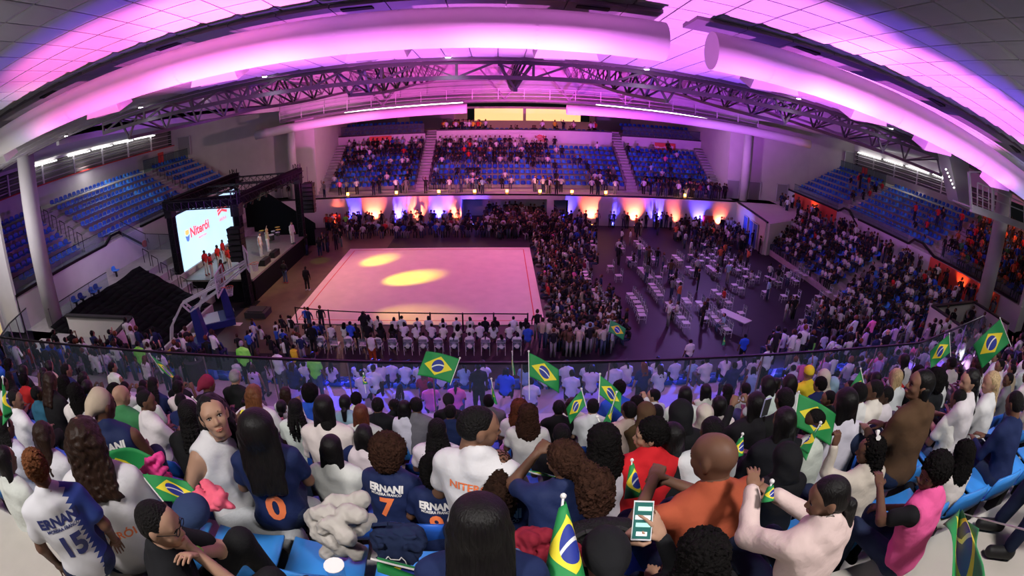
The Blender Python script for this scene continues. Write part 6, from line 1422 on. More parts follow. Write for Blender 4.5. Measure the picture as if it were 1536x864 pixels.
# east lower stand, walkway and the red-lit upper end
for k in range(6):
    y = 18.4
    while y < 38+.5*k:
        if not (27.4 < y < 28.7) and random.random() < .92: cr.add(22.9+.78*k-.05, y+R_(-.08, .08), .45+.42*k, math.pi/2+R_(-.3, .3), 1, random.choices('wkngbr', (34, 44, 8, 6, 4, 3))[0], R_(.82, 1))
        y += .5
for k in range(90): cr.add(R_(27, 29.3), R_(18, 46), 2.45, math.pi/2+R_(-.8, .8), 0, random.choice('kkkkwgn'))
for k in range(40): cr.add(R_(22.5, 26.5), R_(15, 18.6), R_(.6, 2.3), math.pi/2, 0, random.choice('kkkwg'))
for k in range(7):
    y = 17.2
    while y < 25.4:
        if random.random() < .9: cr.add(30.3+.82*k, y+R_(-.1, .1), 4.2+.4*k, math.pi/2+R_(-.3, .3), random.random() < .75, random.choice('rokkkfbo'))
        y += .5
for k in range(26): cr.add(R_(30.2, 35), R_(25.4, 30) if k < 12 else R_(38.4, 40), 4.3+.5*R_(0, 4), math.pi/2, 0, random.choice('kkrb'))
# south-west and south-east landings and the ends of the near stand
for k in range(60):
    x = R_(-19.5, -13.4); y = R_(8.5, 14); cr.add(x, y, 2.7+(14-y)*.45*(x > -18), R_(-.5, .5), random.random() < .5, random.choice('kkkwnbr'))
for k in range(44): cr.add(R_(-16.5, -9.5), R_(13, 15.5), 3.0, R_(-.5, .5), random.random() < .5, random.choice('kkwwn'))
for k in range(120):
    x = R_(9.5, 20); y = R_(9, 15.5); cr.add(x, y, 3.0+max(0, (12.5-y))*.5, R_(-.5, .5), random.random() < .45, random.choice('kkwwwnlp'))
for k in range(70):
    x = R_(13.8, 21); y = R_(3.5, 10); cr.add(x, y, 5.9+(8-y)*.5, R_(-.3, .6), 1, random.choice('kkwwng'))
for k in range(60):
    y = R_(2.2, 9); cr.add(R_(-19, -13.6), y, 5.9+(8-y)*.5, R_(-.6, .3), 1, random.choice('kkwwnb'))
cr.build('crowd', 'dense crowd of spectators filling the far, east and lower stands and the court')
# support under the end rows of the near stand
e_ = MB()
for k in range(9):
    y = 1.6+.8*k
    for (xa, xb) in ((13.6, 21.5), (-20, -14)): e_.box(xa, xb, y-.35, y+.45, 3.2, 5.9+(8-y)*.5-.02)
struct(e_, 'floor_south_end_rows', M['concrete'])
# ================================================================== THE NEAREST PEOPLE, each with a pose of their own
from mathutils.bvhtree import BVHTree
import bmesh
M['jersey'] = mat_obj('jersey_cloth', .7, .25, 26, .05, .25)
def split_jersey():
    m, t, b = _nodes('white_blue_jersey'); tc = t.nodes.new('ShaderNodeTexCoord'); sx = t.nodes.new('ShaderNodeSeparateXYZ'); t.links.new(tc.outputs['Object'], sx.inputs[0])
    w = t.nodes.new('ShaderNodeMath'); w.operation = 'PINGPONG'; w.inputs[1].default_value = .018; t.links.new(sx.outputs['Z'], w.inputs[0])
    a = t.nodes.new('ShaderNodeMath'); a.operation = 'MULTIPLY_ADD'; a.inputs[1].default_value = 2.2; t.links.new(w.outputs[0], a.inputs[0]); t.links.new(sx.outputs['X'], a.inputs[2])
    g = t.nodes.new('ShaderNodeMath'); g.operation = 'GREATER_THAN'; g.inputs[1].default_value = .13; t.links.new(a.outputs[0], g.inputs[0])
    mx = t.nodes.new('ShaderNodeMix'); mx.data_type = 'RGBA'; mx.inputs[6].default_value = (.66, .65, .68, 1); mx.inputs[7].default_value = (.02, .05, .25, 1); t.links.new(g.outputs[0], mx.inputs[0]); t.links.new(mx.outputs[2], b.inputs['Base Color'])
    b.inputs['Roughness'].default_value = .75; return m
M['split'] = split_jersey()
orx = mat('orange_print', (.95, .22, .07), .6); navyx = mat('navy_print', (.02, .03, .15), .6); trimx = mat('orange_collar', (.9, .25, .08), .7)
def stick_text(shirt, txt, size, c, n, m, name='lettering', bold=.0, tilt=0):
    """lettering laid on the cloth: c a point behind the back, n the outward direction, both in the wearer's frame"""
    me = text_mesh(txt, size, 0, bold=bold); bm = bmesh.new(); bm.from_mesh(me); bmesh.ops.triangulate(bm, faces=bm.faces)
    L = [e for e in bm.edges if e.calc_length() > .03]
    for _ in range(3):
        L = [e for e in bm.edges if e.calc_length() > .025]
        if L: bmesh.ops.subdivide_edges(bm, edges=L, cuts=1); bmesh.ops.triangulate(bm, faces=bm.faces)
    sm = shirt.data; bv = BVHTree.FromPolygons([v.co for v in sm.vertices], [tuple(p.vertices) for p in sm.polygons])
    n = Vector(n).normalized(); up = Vector((0, 0, 1)); up = (up-up.dot(n)*n).normalized(); rt = up.cross(n); c = Vector(c)+n*.4; ct, st = math.cos(tilt), math.sin(tilt)
    for v in bm.verts:
        x, y = v.co.x*ct-v.co.y*st, v.co.x*st+v.co.y*ct; o = c+rt*x+up*y; h = bv.ray_cast(o, -n, 1.0); v.co = (h[0]+n*.0035) if h[0] is not None else c-n*.25+rt*x+up*y
    bm.to_mesh(me); bm.free(); me.materials.append(m); return link(name, me, shirt)
def back_frame(J): n = -(J['tw']@np.array([0, 1., 0])); return n
def add_hair(body, J, kind, hc, hs=1., h=.007, name='hair', mt=None, seed=0):
    o = link(name, hair_mesh(kind, h, seed), body, (TOPC if kind in ('hood', 'beanie', 'cap') else HAIRC).get(hc, HAIRC['k'])); o.location = J['H']; o.rotation_euler = Matrix(J['R']).to_euler(); o.scale = (hs,)*3 if not isinstance(hs, tuple) else hs; return o
def add_face(body, J, sk, glasses=False):
    rt = Matrix(J['R']).to_euler(); lc = tuple(x*y for x, y in zip(SKIN[sk], (1.15, .7, .75)))
    for nm, mb, k in face_parts():
        o = mb.build(nm, (M['eyew'], M['eyed'], M['hair'], M['lip'])[k], body, True, (None, None, HAIRC['k'], lc)[k]); o.location = J['H']; o.rotation_euler = rt
    if glasses:
        g = MB()
        for s in (-1, 1): g.path([(s*.032+.021*math.cos(t*math.pi/8), .104, .004+.016*math.sin(t*math.pi/8)) for t in range(17)], .0022, 5).path([(s*.053, .102, .006), (s*.080, .01, .008)], .002, 5)
        g.path([(-.011, .105, .008), (.011, .105, .008)], .002, 5); o = g.build('glasses', M['blackmetal'], body); o.location = J['H']; o.rotation_euler = rt
def hero(key, J, rz, sk, hair, hc, top, tc, label, hs=1., face=False, glasses=False, pants=(.02, .03, .07), topmat=None, texts=(), h=.015, band=None, bow=False, sfix=None, ptype='long', group=None, cat='person'):
    px, py, t = HEROES[key]; P = CAM0+t*ray(px, py); H = J['H']; c, s_ = math.cos(rz), math.sin(rz); s = .9
    for _ in range(6):
        hx, hy = (H[0]*c-H[1]*s_)*s, (H[0]*s_+H[1]*c)*s; by = P[1]-hy; rows = [.9]+ROWS; y = min(rows, key=lambda r: abs(r-by)); fz = frow(y)+(.12 if y < 1 else 0); s = sfix or min(1.1, max(.74, (P[2]-fz)/H[2]))
    loc = (P[0]-hx, by, P[2]-H[2]*s); body = link('person', body_mesh(J, h, .0075, .0065), None, SKIN[sk]); body.location = loc; body.rotation_euler = (0, 0, rz); body.scale = (s,)*3; tag(body, label, cat, group)
    tops = [top] if isinstance(top, str) else top; tcs = [tc] if isinstance(tc, str) or isinstance(tc[0], float) else tc; sh = None
    for tp, cc in zip(tops, tcs):
        sh = link('shirt' if tp in ('tee', 'tank', 'long') else 'hoodie', top_mesh(J, tp, .012), body, TOPC[cc] if isinstance(cc, str) else cc)
        if topmat: sh.data.materials[0] = M[topmat]
    link('trousers', pants_mesh(J, ptype, .016), body, pants); [link('shoe', me, body, (.02, .02, .02)) for me in shoe_meshes(J, .014)]
    if hair != 'bald': add_hair(body, J, hair, hc, hs)
    if face: add_face(body, J, sk, glasses)
    if bow:
        q = MB().tube((.0, -.03, .125), (.045, -.03, .145), .004, 6, .022).tube((.0, -.03, .125), (-.045, -.03, .145), .004, 6, .022).sphere((0, -.03, .125), .010, 6, 5).build('hair_bow', wtx, body); q.location = J['H']; q.rotation_euler = Matrix(J['R']).to_euler()
    if band:
        i, col = band; w = J['wr'][i]; d = Vector(J['el'][i]-w).normalized(); q = d.to_track_quat('Z', 'Y'); c0 = Vector(w)+d*.02; r = MB(); r.path([c0+q@Vector((.031*math.cos(t_*math.pi/8), .031*math.sin(t_*math.pi/8), 0)) for t_ in range(17)], .007, 6); tag(r.build('wristband', M['cloth'], body, True, col), 'bright green wristband')
    n = back_frame(J)
    for (tx, size, dz, m, bd) in texts: stick_text(sh, tx, size, J['N']+np.array([0, 0, dz]), n, m, bold=bd)
    return body, J, s
W2 = W_
NAVY = (.012, .022, .085)
def jersey(num, extra=()): return [('ERNANI', .075, -.055, wtx, .004), ('MOREIRA FRANCO', .028, -.098, wtx, .001), (num, .22, -.215, orx, .008)]+list(extra)
NIT = [('NITERÓI', .06, -.10, orx, .0015)]
hero('g15', pose(lean=.05, hy=.2, hp=-.25, elbow=W2((.25, -.02, .72), (-.25, .02, .72)), wrist=W2((.24, .1, .50), (-.24, .1, .50))), .85, 'm', 'puff', 'a', 'tee', (.7, .7, .72), 'child with a reddish hair puff in a white and blue jersey number 15', topmat='split', face=True, texts=[('ERNANI', .085, -.10, navyx, .004), ('MOREIRA FRANCO', .028, -.15, navyx, .001), ('15', .2, -.28, navyx, .008)])
b_, J_, s_ = hero('auburn', pose(lean=.12, hy=.1), .45, 'b', 'wavy', 'n', 'tee', 'w', 'woman with long thick auburn hair and a white shirt with orange lettering', hs=(1.15, 1.12, .92), texts=[('NITERÓI', .065, -.27, orx, .0015)])
hero('glasses', pose(lean=.16, hy=-.55, hp=-.1, twist=-.2, elbow=W2((.20, .36, .78), (-.16, .38, .74)), wrist=W2((.02, .20, 1.03), (.04, .22, .98)), hand=('grip', 'relax'), knee=W2((.15, .50, .74), (-.12, .46, .80)), ankle=W2((.15, .62, .32), (-.12, .56, .36))), -.85, 'l', 'short', 'k', 'tee', 'k', 'boy with glasses in black, hand at his mouth, in the bottom left corner', face=True, glasses=True, pants=(.01, .01, .011), band=(1, (.3, .95, .12)))
hb, hJ, hs_ = hero('cape', pose(lean=.1, hy=-.6), .4, 'm', 'beanie', 't', 'tank', NAVY, 'child in a beige cap and navy jersey with a flag draped over the shoulders', hs=.9, topmat='jersey', texts=jersey('2'))
hero('back', pose(lean=.02, hy=-.75, hp=.42, hr=.1, twist=-.35, sh=.86, elbow=W2((.28, -.10, .80), (-.26, .10, .78)), wrist=W2((.34, -.16, .52), (-.1, .34, .64)), hand=('open', 'relax')), -1.75, 'l', 'wavy', 'k', 'tank', 'w', 'young woman in a white sleeveless top looking back over her shoulder at the camera', face=True, pants=(.45, .46, .48))
fb, fJ, fs = hero('flowers', pose(lean=.1), .3, 'b', 'straight', 'k', 'tee', NAVY, 'person with a great mass of long black hair, yellow hair flowers and a navy jersey', hs=(1.45, 1.25, 1.25), topmat='jersey', texts=[('0', .26, -.36, orx, .01)])
[setattr(c, 'location', (c.location.x, c.location.y-.035, c.location.z)) for c in fb.children if c.name.startswith('hair')]
fl_ = MB()
for k in range(6): fl_.sphere((-.075+.012*math.cos(k), .01+.02*math.sin(k*2.1), .085+.012*k/3), .014, 6, 5)
o = fl_.build('hair_flowers', mat('yellow_petal', (.85, .75, .05), .6), fb); o.location = fJ['H']; o.rotation_euler = Matrix(fJ['R']).to_euler()
hero('seven', pose(lean=.2, hy=-.1, hp=-.25, elbow=W2((.30, .12, .74), (-.26, .1, .72))), -.15, 'm', 'afro', 'x', 'tee', NAVY, 'child with a round curly afro in a navy jersey with an orange number 7', topmat='jersey', texts=jersey('7'), hs=1.05)
hero('nine', pose(lean=.24, hy=-.15, hp=-.3, elbow=W2((.34, .18, .78), (-.24, .1, .72))), -.05, 'm', 'afro', 'k', 'tee', NAVY, 'child with black curly hair in a navy jersey with an orange number 9', topmat='jersey', texts=jersey('9'), hs=.95)
hero('white', pose(lean=.10, hy=-1.15, twist=-.15), -.15, 'b', 'fade', 'k', 'tee', 'w', 'young man with a fade haircut in a white shirt, right-facing profile', face=True, texts=NIT)
hero('red', pose(lean=.12, hy=1.25, hp=-.02, elbow=W2((.26, .1, .75), (-.26, .12, .76))), .1, 'l', 'shortcurl', 'k', 'hoodie', (.60, .018, .025), 'smiling boy in a bright red hooded top, left-facing profile', face=True)
hero('bun', pose(lean=.2, hy=.05, hp=-.3, elbow=W2((.24, .26, .72), (-.24, .26, .72)), wrist=W2((.10, .44, .84), (-.1, .44, .80))), -.05, 'm', 'ponycurl', 'n', 'tee', NAVY, 'girl with tight pulled-back hair and a curly knot in a navy jersey', topmat='jersey', texts=jersey(''), hs=.92)
cb, cJ, cs = hero('curl', pose(lean=.22, hy=.8, hp=-.25, elbow=W2((.24, .26, .78), (-.30, .30, .86)), wrist=W2((.02, .44, .92), (-.14, .46, 1.00)), hand=('grip', 'grip')), -.05, 'm', 'ponycurl', 'x', 'tee', NAVY, 'woman with a huge brown curly ponytail and a navy jersey, face turned left', hs=1.16, face=True, topmat='jersey', texts=[('NI', .085, -.15, wtx, .004)])
hero('dark', pose(lean=.1, hp=-.3), 0, 'b', 'straight', 'k', 'tee', 'n', 'woman with smooth parted black hair, seen from above at the bottom centre', hs=(1.22, 1.1, 1.05), pants=(.1, .15, .3))
# the person in black who holds a phone up
px_, py_, t_ = HEROES['phone']; HP_ = CAM0+t_*ray(px_, py_); PH = CAM0+1.98*ray(964, 781); s0 = .92
Jp = pose(lean=.2, hp=-.15); bx, by, bz = HP_[0]-Jp['H'][0]*s0, HP_[1]-Jp['H'][1]*s0, HP_[2]-Jp['H'][2]*s0
L = (PH-np.array([bx, by, bz]))/s0
Jp = pose(lean=.2, hp=-.15, elbow=[np.array([.34, .16, L[2]-.26]), np.array([-.10, .22, L[2]-.28])], wrist=[L+np.array([.085, -.035, -.075]), L+np.array([-.055, -.015, -.095])], hand=('relax', 'phone'))
hero('phone', Jp, 0, 'l', 'beanie', 'k', 'long', 'k', 'person in a black knitted cap and black top holding up a phone', sfix=s0)
ph = empty('phone', tuple(PH), 0, 'white phone held up with a green chat screen, in front of the bald man', 'phone'); dv = -ray(964, 781); zz = UP-(UP@dv)*dv; zz /= np.linalg.norm(zz); xx = np.cross(-dv, zz); ph.rotation_euler = Matrix(((xx[0], -dv[0], zz[0]), (xx[1], -dv[1], zz[1]), (xx[2], -dv[2], zz[2]))).to_euler()
MB().box(-.037, .037, -.004, .004, -.075, .075).build('case', mat('white_phone', (.7, .7, .72), .3), ph); MB().box(-.033, .033, -.0055, -.004, -.069, .069).build('screen', mat('phone_screen', (.02, .10, .09), .2, emit=.5), ph)
for k, (a, b, c) in enumerate(((-.02, .03, .045), (-.028, .028, .012), (-.024, .03, -.016), (-.02, .02, -.05))): MB().box(a, b, -.0065, -.0055, c-.008, c+.008).build('message', mat('message_%d' % k, ((.45, .75, .6), (.75, .8, .8), (.3, .6, .5), (.7, .75, .75))[k], .4, emit=.8), ph)
hero('bald', pose(lean=.14, hy=.35, sh=1.22, elbow=W2((.27, .16, .76), (-.28, .20, .78)), wrist=W2((.02, .42, .80), (-.06, .42, .84)), hand=('grip', 'grip')), .25, (.0) and 'm' or 'm', 'bald', '-', 'tee', (.40, .085, .04), 'broad bald man in a rust orange shirt', face=True, h=.014)
hero('bhood', pose(lean=.12), .05, 'm', 'hood', 'k', 'hoodie', 'k', 'large person in a black hooded top with the hood up', hs=1.05)
hero('cream', pose(lean=.1), 0, 'm', 'hood', 'c', 'hoodie', 'c', 'person in a cream hooded top with the hood up')
pb, pJ, pss = hero('pony', pose(lean=.1, hy=1.05, hp=-.25, twist=.1, elbow=W2((.26, .2, .80), (-.26, .28, .84)), wrist=W2((-.02, .46, .92), (-.14, .50, .96)), hand=('relax', 'relax')), .15, 'b', 'lowtail', 'k', 'hoodie', (.72, .55, .52), 'woman with a sleek black ponytail, hoop earring and pale pink jacket, left-facing profile', face=True)
hero('fuzzy', pose(lean=.15, hp=-.1), 0, 'l', 'bigcurl', 'k', 'tee', 'k', 'person with dark wavy hair seen from above at the bottom, right of the phone', hs=(1.1, 1.05, .95))
hero('bow', pose(lean=.1, hy=.9, elbow=W2((.26, .1, .76), (-.30, .2, .98)), wrist=W2((.1, .34, .66), (-.30, .22, 1.22)), hand=('relax', 'grip')), .1, 'm', 'bigcurl', 'k', 'long', 'c', 'girl with curly black hair, white bow and cream sleeves, one hand raised', hs=.85, bow=True)
kb, kJ, ks = hero('pink', pose(lean=.12, hy=1.25, hp=-.12, elbow=W2((.25, .12, .74), (-.27, .22, .84)), wrist=W2((.1, .36, .66), (-.1, .42, .92))), .3, 'm', 'shortcurl', 'k', ('tee', 'vest'), ('k', (.85, .12, .35)), 'woman with short black curls and a hoop earring in a black and pink top', hs=1.14, face=True)
hero('coat', pose(lean=.1, hy=1.05, hp=.12), .1, 'b', 'straight', 'k', 'long', 'e', 'woman in a brown coat with long black hair, looking up to the left', face=True)
for B_, J, s in ((pb, pJ, 1), (kb, kJ, 1)):
    r = MB(); r.path([(-.083+.0, -.008+.022*math.cos(t*math.pi/8), -.058+.022*math.sin(t*math.pi/8)) for t in range(17)], .0025, 5); o = r.build('hoop_earring', mat('silver', (.8, .78, .75), .2, metal=1) if 'silver' not in bpy.data.materials else bpy.data.materials['silver'], B_); o.location = J['H']; o.rotation_euler = Matrix(J['R']).to_euler()
# ================================================================== FLAGS
def flag_mat():
    m, t, b = _nodes('flag_cloth'); N = t.nodes; K = t.links; uv = N.new('ShaderNodeUVMap'); uv.uv_map = 'UVMap'; sx = N.new('ShaderNodeSeparateXYZ'); K.new(uv.outputs[0], sx.inputs[0])
    def mth(op, a, b_=None, c=None):
        n = N.new('ShaderNodeMath'); n.operation = op
        for i, v in enumerate((a, b_, c)):
            if v is None: continue
            if isinstance(v, (int, float)): n.inputs[i].default_value = v
            else: K.new(v, n.inputs[i])
        return n.outputs[0]
    x = mth('SUBTRACT', sx.outputs[0], .5); y = mth('MULTIPLY', mth('SUBTRACT', sx.outputs[1], .5), .7)
    rh = mth('LESS_THAN', mth('ADD', mth('DIVIDE', mth('ABSOLUTE', x), .415), mth('DIVIDE', mth('ABSOLUTE', y), .265)), 1.0)
    rr = mth('SQRT', mth('ADD', mth('MULTIPLY', x, x), mth('MULTIPLY', y, y))); dc = mth('LESS_THAN', rr, .175)
    y2 = mth('ADD', y, .32); x2 = mth('ADD', x, .1); r2 = mth('SQRT', mth('ADD', mth('MULTIPLY', x2, x2), mth('MULTIPLY', y2, y2))); bd = mth('MULTIPLY', mth('LESS_THAN', mth('ABSOLUTE', mth('SUBTRACT', r2, .36)), .018), dc)
    def mix(f, a, c): n = N.new('ShaderNodeMix'); n.data_type = 'RGBA'; K.new(f, n.inputs[0]); (K.new(a, n.inputs[6]) if not isinstance(a, tuple) else setattr(n.inputs[6], 'default_value', a)); n.inputs[7].default_value = c; return n.outputs[2]
    c = mix(rh, (.012, .26, .06, 1), (.85, .72, .03, 1)); c = mix(dc, c, (.012, .03, .28, 1)); c = mix(bd, c, (.8, .8, .8, 1)); K.new(c, b.inputs['Base Color']); b.inputs['Roughness'].default_value = .65
    return m
FM = flag_mat()
def cloth_grid(fn, nu=20, nv=14, name='flag_cloth', parent=None):
    vs = [fn(i/nu, j/nv) for j in range(nv+1) for i in range(nu+1)]; fs = [(j*(nu+1)+i, j*(nu+1)+i+1, (j+1)*(nu+1)+i+1, (j+1)*(nu+1)+i) for j in range(nv) for i in range(nu)]
    me = bpy.data.meshes.new(name); me.from_pydata([tuple(v) for v in vs], [], fs); uvl = me.uv_layers.new(name='UVMap')
    for p in me.polygons:
        for li in p.loop_indices: vi = me.loops[li].vertex_index; uvl.data[li].uv = ((vi % (nu+1))/nu, 1-(vi//(nu+1))/nv)
    me.shade_smooth(); me.materials.append(FM); o = link(name, me, parent); md = o.modifiers.new('solid', 'SOLIDIFY'); md.thickness = .0012; return o
def flag(top, base, t, label, kind='wave', corner=None, size=.34, group=None, t2=None, seed=0):
    """top and base of the stick in the picture, t metres from the lens; the cloth hangs or spreads from the stick"""
    T = CAM0+t*ray(*top); d = ray(*base); B = CAM0+(t2 or t)*d; r = empty('brazil_flag', tuple(B), 0, label, 'flag', group)
    L = T-B; ln = np.linalg.norm(L); u = L/ln; st_ = MB().tube((0, 0, 0), tuple(L), .0045, 6).sphere(tuple(L), .011, 8, 6).build('stick', wtx, r)
    h = size*.68; top_ = L-u*.012; rr = random.Random(seed)
    if kind == 'wave':
        C = CAM0+t*ray(*corner)-B-top_; C = C/np.linalg.norm(C)*size; nn = np.cross(C, u); nn /= np.linalg.norm(nn)+1e-9; dn = -u*min(h, ln*.95)
        f = lambda a, b: top_+C*a*(1-.05*a)+dn*b+nn*(.022*math.sin(7*a+2.2*b+seed)*a**.5)+np.array([0, 0, -.05*a*a])*size/.34
    elif kind == 'hang':   # folded down along the stick
        sd = RT*rr.choice((-1, 1)); dn = -u*min(size*1.25, ln*.98)
        f = lambda a, b: top_+dn*(b*.62+a*.38*(1-.2*b))+sd*(.30*h*a*(.25+b*.9)*math.cos(2*a))+np.array([0, .035*math.sin(9*a+seed)*(.3+b), 0])
    else:                  # cone: a loosely rolled flag
        sd = RT; dn = -u*min(size*1.15, ln*.95)
        f = lambda a, b: top_+dn*(.12*a+b*.95)+(sd*math.sin(5.2*a)+np.cross(u, sd)*math.cos(5.2*a))*(.012+.20*size*b*(1-.15*b))+sd*.10*size*b
    cloth_grid(f, parent=r); return r
FLG = [((690, 537), (675, 578), 5.6, 'waving flag on a white stick, left of the middle, above the crowd', 'wave', (651, 524), .40), ((793, 527), (794, 600), 5.2, 'large waving flag on an upright white stick, right of the middle at the glass', 'wave', (838, 548), .34),
       ((768, 527), (770, 563), 7.6, 'drooping flag seen through the glass, between the two waving flags', 'hang', None, .34), ((737, 568), (742, 606), 5.4, 'plain green folded flag beside the boy in the grey hooded top', 'hang', None, .30),
       ((900, 561), (898, 604), 4.9, 'open flag hanging to the right of its stick, behind the white shirt with the emblem', 'wave', (925, 580), .26), ((925, 588), (908, 645), 4.6, 'drooping flag in front of the dark curly child at the glass', 'hang', None, .34), ((872, 583), (880, 612), 5.0, 'crumpled flag among the heads left of the boy in white', 'wave', (858, 600), .22),
       ((845, 744), (830, 875), 1.75, 'large rolled flag with a white ball tip at the bottom of the picture', 'cone', None, .34), ((948, 690), (944, 745), 3.0, 'green flag folded into a cone before the boy in the red top', 'cone', None, .24),
       ((1198, 588), (1190, 640), 3.9, 'big open green and yellow flag behind the girl with the white headband', 'wave', (1240, 606), .34), ((1231, 634), (1200, 690), 3.2, 'flag held slanting with a white ball tip, below the white headband', 'hang', None, .26), ((1114, 651), (1101, 682), 3.4, 'small rolled green flag left of the big black hood', 'cone', None, .2),
       ((1500, 477), (1517, 520), 7.5, 'flag held up at the right edge near the stair parapet', 'wave', (1484, 492), .5), ((1424, 500), (1426, 535), 7.4, 'small flag before the bearded man in the right crowd', 'wave', (1410, 512), .34), ((1291, 553), (1297, 580), 5.5, 'yellow and green flag beside the blonde woman', 'wave', (1284, 566), .28),
       ((289, 596), (313, 620), 4.6, 'dark green flag with a slanting white stick, left of the woman who looks back', 'wave', (297, 603), .24), ((4, 566), (12, 640), 3.6, 'flag hanging at the very left edge of the picture', 'hang', None, .42), ((1087, 497), (1086, 520), 22, 'flag standing upright by the white table on the court', 'hang', None, .9),
       ((209, 708), (245, 752), 2.9, 'green flag lying on a seat behind the auburn haired woman', 'wave', (235, 712), .26), ((1158, 722), (1150, 748), 2.1, 'short green flag stick held in a fist at the bottom, right of the bald man', 'cone', None, .08), ((896, 625), (925, 692), 3.4, 'flag with a long white stick crossing black curls, cloth folded at its foot', 'hang', None, .14),
       ((916, 480), (912, 498), 24, 'flag held by children at the near right corner of the mat', 'wave', (925, 484), .8), ((545, 560), (549, 590), 6.4, 'thin pale flag stick by the children in the blue light', 'cone', None, .1), ((224, 530), (245, 560), 9.5, 'pale green flag at the left, before the woman in white', 'wave', (248, 548), .5)]
for i, f_ in enumerate(FLG): flag(f_[0], f_[1], f_[2], f_[3], f_[4], f_[5], f_[6], seed=i)
# flag worn as a cape
o = cloth_grid(lambda a, b: (-.30+.60*a, (-.15-.05*math.sin(math.pi*a)-.04*b+.02*math.sin(11*a+4*b)), 1.06-.05*abs(2*a-1)**2*3-.42*b-.12*a*b), 22, 16, 'flag_cape', hb)
o.location = (.10, 0, -.02)
tag(flag((778, 703), (812, 713), 3.1, 'flag lying flat between the girl in the jersey and the curly ponytail', 'wave', (806, 706), .20, seed=3), kind=None)
# flag lying on the beige tread at the right, its stick on the seat edge
T = onz(1436, 768, frow(.9)+.30); r = empty('brazil_flag', tuple(T), 0, 'flag hanging over the seats onto the beige tread at the right', 'flag'); E1 = CAM0+1.9*ray(1560, 800)-T; MB().tube((0, 0, 0), tuple(E1), .0045, 6).build('stick', wtx, r)
Ca = CAM0+2.15*ray(1442, 842)-T; Cb = CAM0+2.1*ray(1472, 788)-T; Cc = CAM0+2.1*ray(1410, 790)-T
cloth_grid(lambda a, b: tuple(Cc*(1-a)*.9*b+Cb*a*(.3+.7*b)+Ca*b*(1-abs(2*a-1))*.95+np.array([0, 0, .03*math.sin(12*a)])), 22, 12, parent=r)
# rolled flag on the seat back at the bottom
T = CAM0+2.12*ray(556, 838); E1 = CAM0+2.12*ray(655, 862)-T; r = empty('brazil_flag', tuple(T), 0, 'green flag rolled around its stick on the light blue seat at the bottom', 'flag'); MB().tube((0, 0, 0), tuple(E1), .0045, 6).build('stick', wtx, r)
cloth_grid(lambda a, b: tuple(E1*(.1+.9*a)+np.array([0, .03*math.sin(6.28*b), -.02-.05*b*(a+.3)+.03*math.cos(6.28*b)])), 16, 10, parent=r)
# ================================================================== THINGS ON THE SEATS
def blob(name, prims, m, t, px, py, label, cat, h=.012, noise=None, rz=0, col=None, mats=None):
    V, Q = nets(prims, h, noise=noise); me = make_mesh(name, [(smooth(V, Q, 1, .3), Q)], m); o = link(name, me, None, col); o.location = tuple(CAM0+t*ray(px, py)); o.rotation_euler = (0, 0, rz); return tag(o, label, cat)
fluff = lambda X, Y, Z: .006*np.sin(95*X+2*np.sin(60*Z))*np.sin(90*Y+3*Z)*np.sin(88*Z)
def crumple(w, d, hh, n, seed, r0=.035):
    r = random.Random(seed); P = [ell((0, 0, -.02), (w*.8, d*.8, hh*.7), .03)]
    for _ in range(n):
        a = r.uniform(0, 6.28); q = r.random()**.5; c = np.array([w*q*math.cos(a), d*q*math.sin(a), r.uniform(-hh, hh)*(1-.6*q)]); e = c+np.array([r.uniform(-.09, .09), r.uniform(-.06, .06), r.uniform(-.06, .05)]); P.append(cap(c, e, r0*r.uniform(.5, 1.1), r0*r.uniform(.4, 1), .018, r.uniform(.45, .9), (r.uniform(-1, 1), .5, r.uniform(-.2, 1))))
    return P
cr_n = lambda X, Y, Z: .004*np.sin(70*X+9*np.sin(23*Y+2))*np.sin(60*Z+20*Y)+.003*np.sin(120*(X+Z)+4*np.sin(40*Y))
blob('jacket', crumple(.13, .12, .17, 26, 3, .06), M['cloth'], 2.8, 502, 785, 'fluffy off-white jacket draped over a seat left of the number 7', 'jacket', .008, fluff, col=(.50, .46, .42))
bp = blob('backpack', [ell((0, 0, 0), (.115, .08, .075), .03), cap((-.06, .02, .03), (.06, .02, .03), .05, k=.04), ell((0, -.065, -.02), (.085, .03, .045), .012), cap((-.09, -.05, .02), (-.05, -.07, .06), .012, k=.008), cap((.09, -.05, .02), (.05, -.07, .06), .012, k=.008), cap((-.08, -.03, .075), (.08, -.03, .075), .008, k=.006)], M['cloth'], 2.3, 598, 815, 'navy backpack with a thin white outline mark on the seat below the number 9', 'backpack', .007, cr_n, col=(.012, .02, .055))
bl_ = MB(); bl_.path([(x*.9, y+.035, z-.005) for x, y, z in ((-.05, -.135, -.03), (-.045, -.137, .01), (-.03, -.135, .03), (-.02, -.138, .015), (.02, -.138, .015), (.03, -.135, .03), (.045, -.137, .01), (.05, -.135, -.03), (.0, -.14, -.05), (-.05, -.135, -.03))], .0022, 5).build('emblem_outline', wtx, bp); MB().path([(-.11, .04, .05), (-.09, .0, .11), (-.03, 0, .12)], .009, 6).build('strap', M['cloth'], bp, color=(.012, .02, .055))
blob('jacket', crumple(.12, .08, .05, 22, 5), M['cloth'], 2.9, 306, 746, 'bright pink jacket lying on a blue seat at the left', 'jacket', .008, cr_n, col=(.85, .14, .22))
blob('cloth', crumple(.05, .05, .12, 16, 8), M['cloth'], 3.2, 231, 712, 'magenta pink cloth hanging between the seats beside the auburn hair', 'cloth', .008, cr_n, col=(.80, .06, .28))
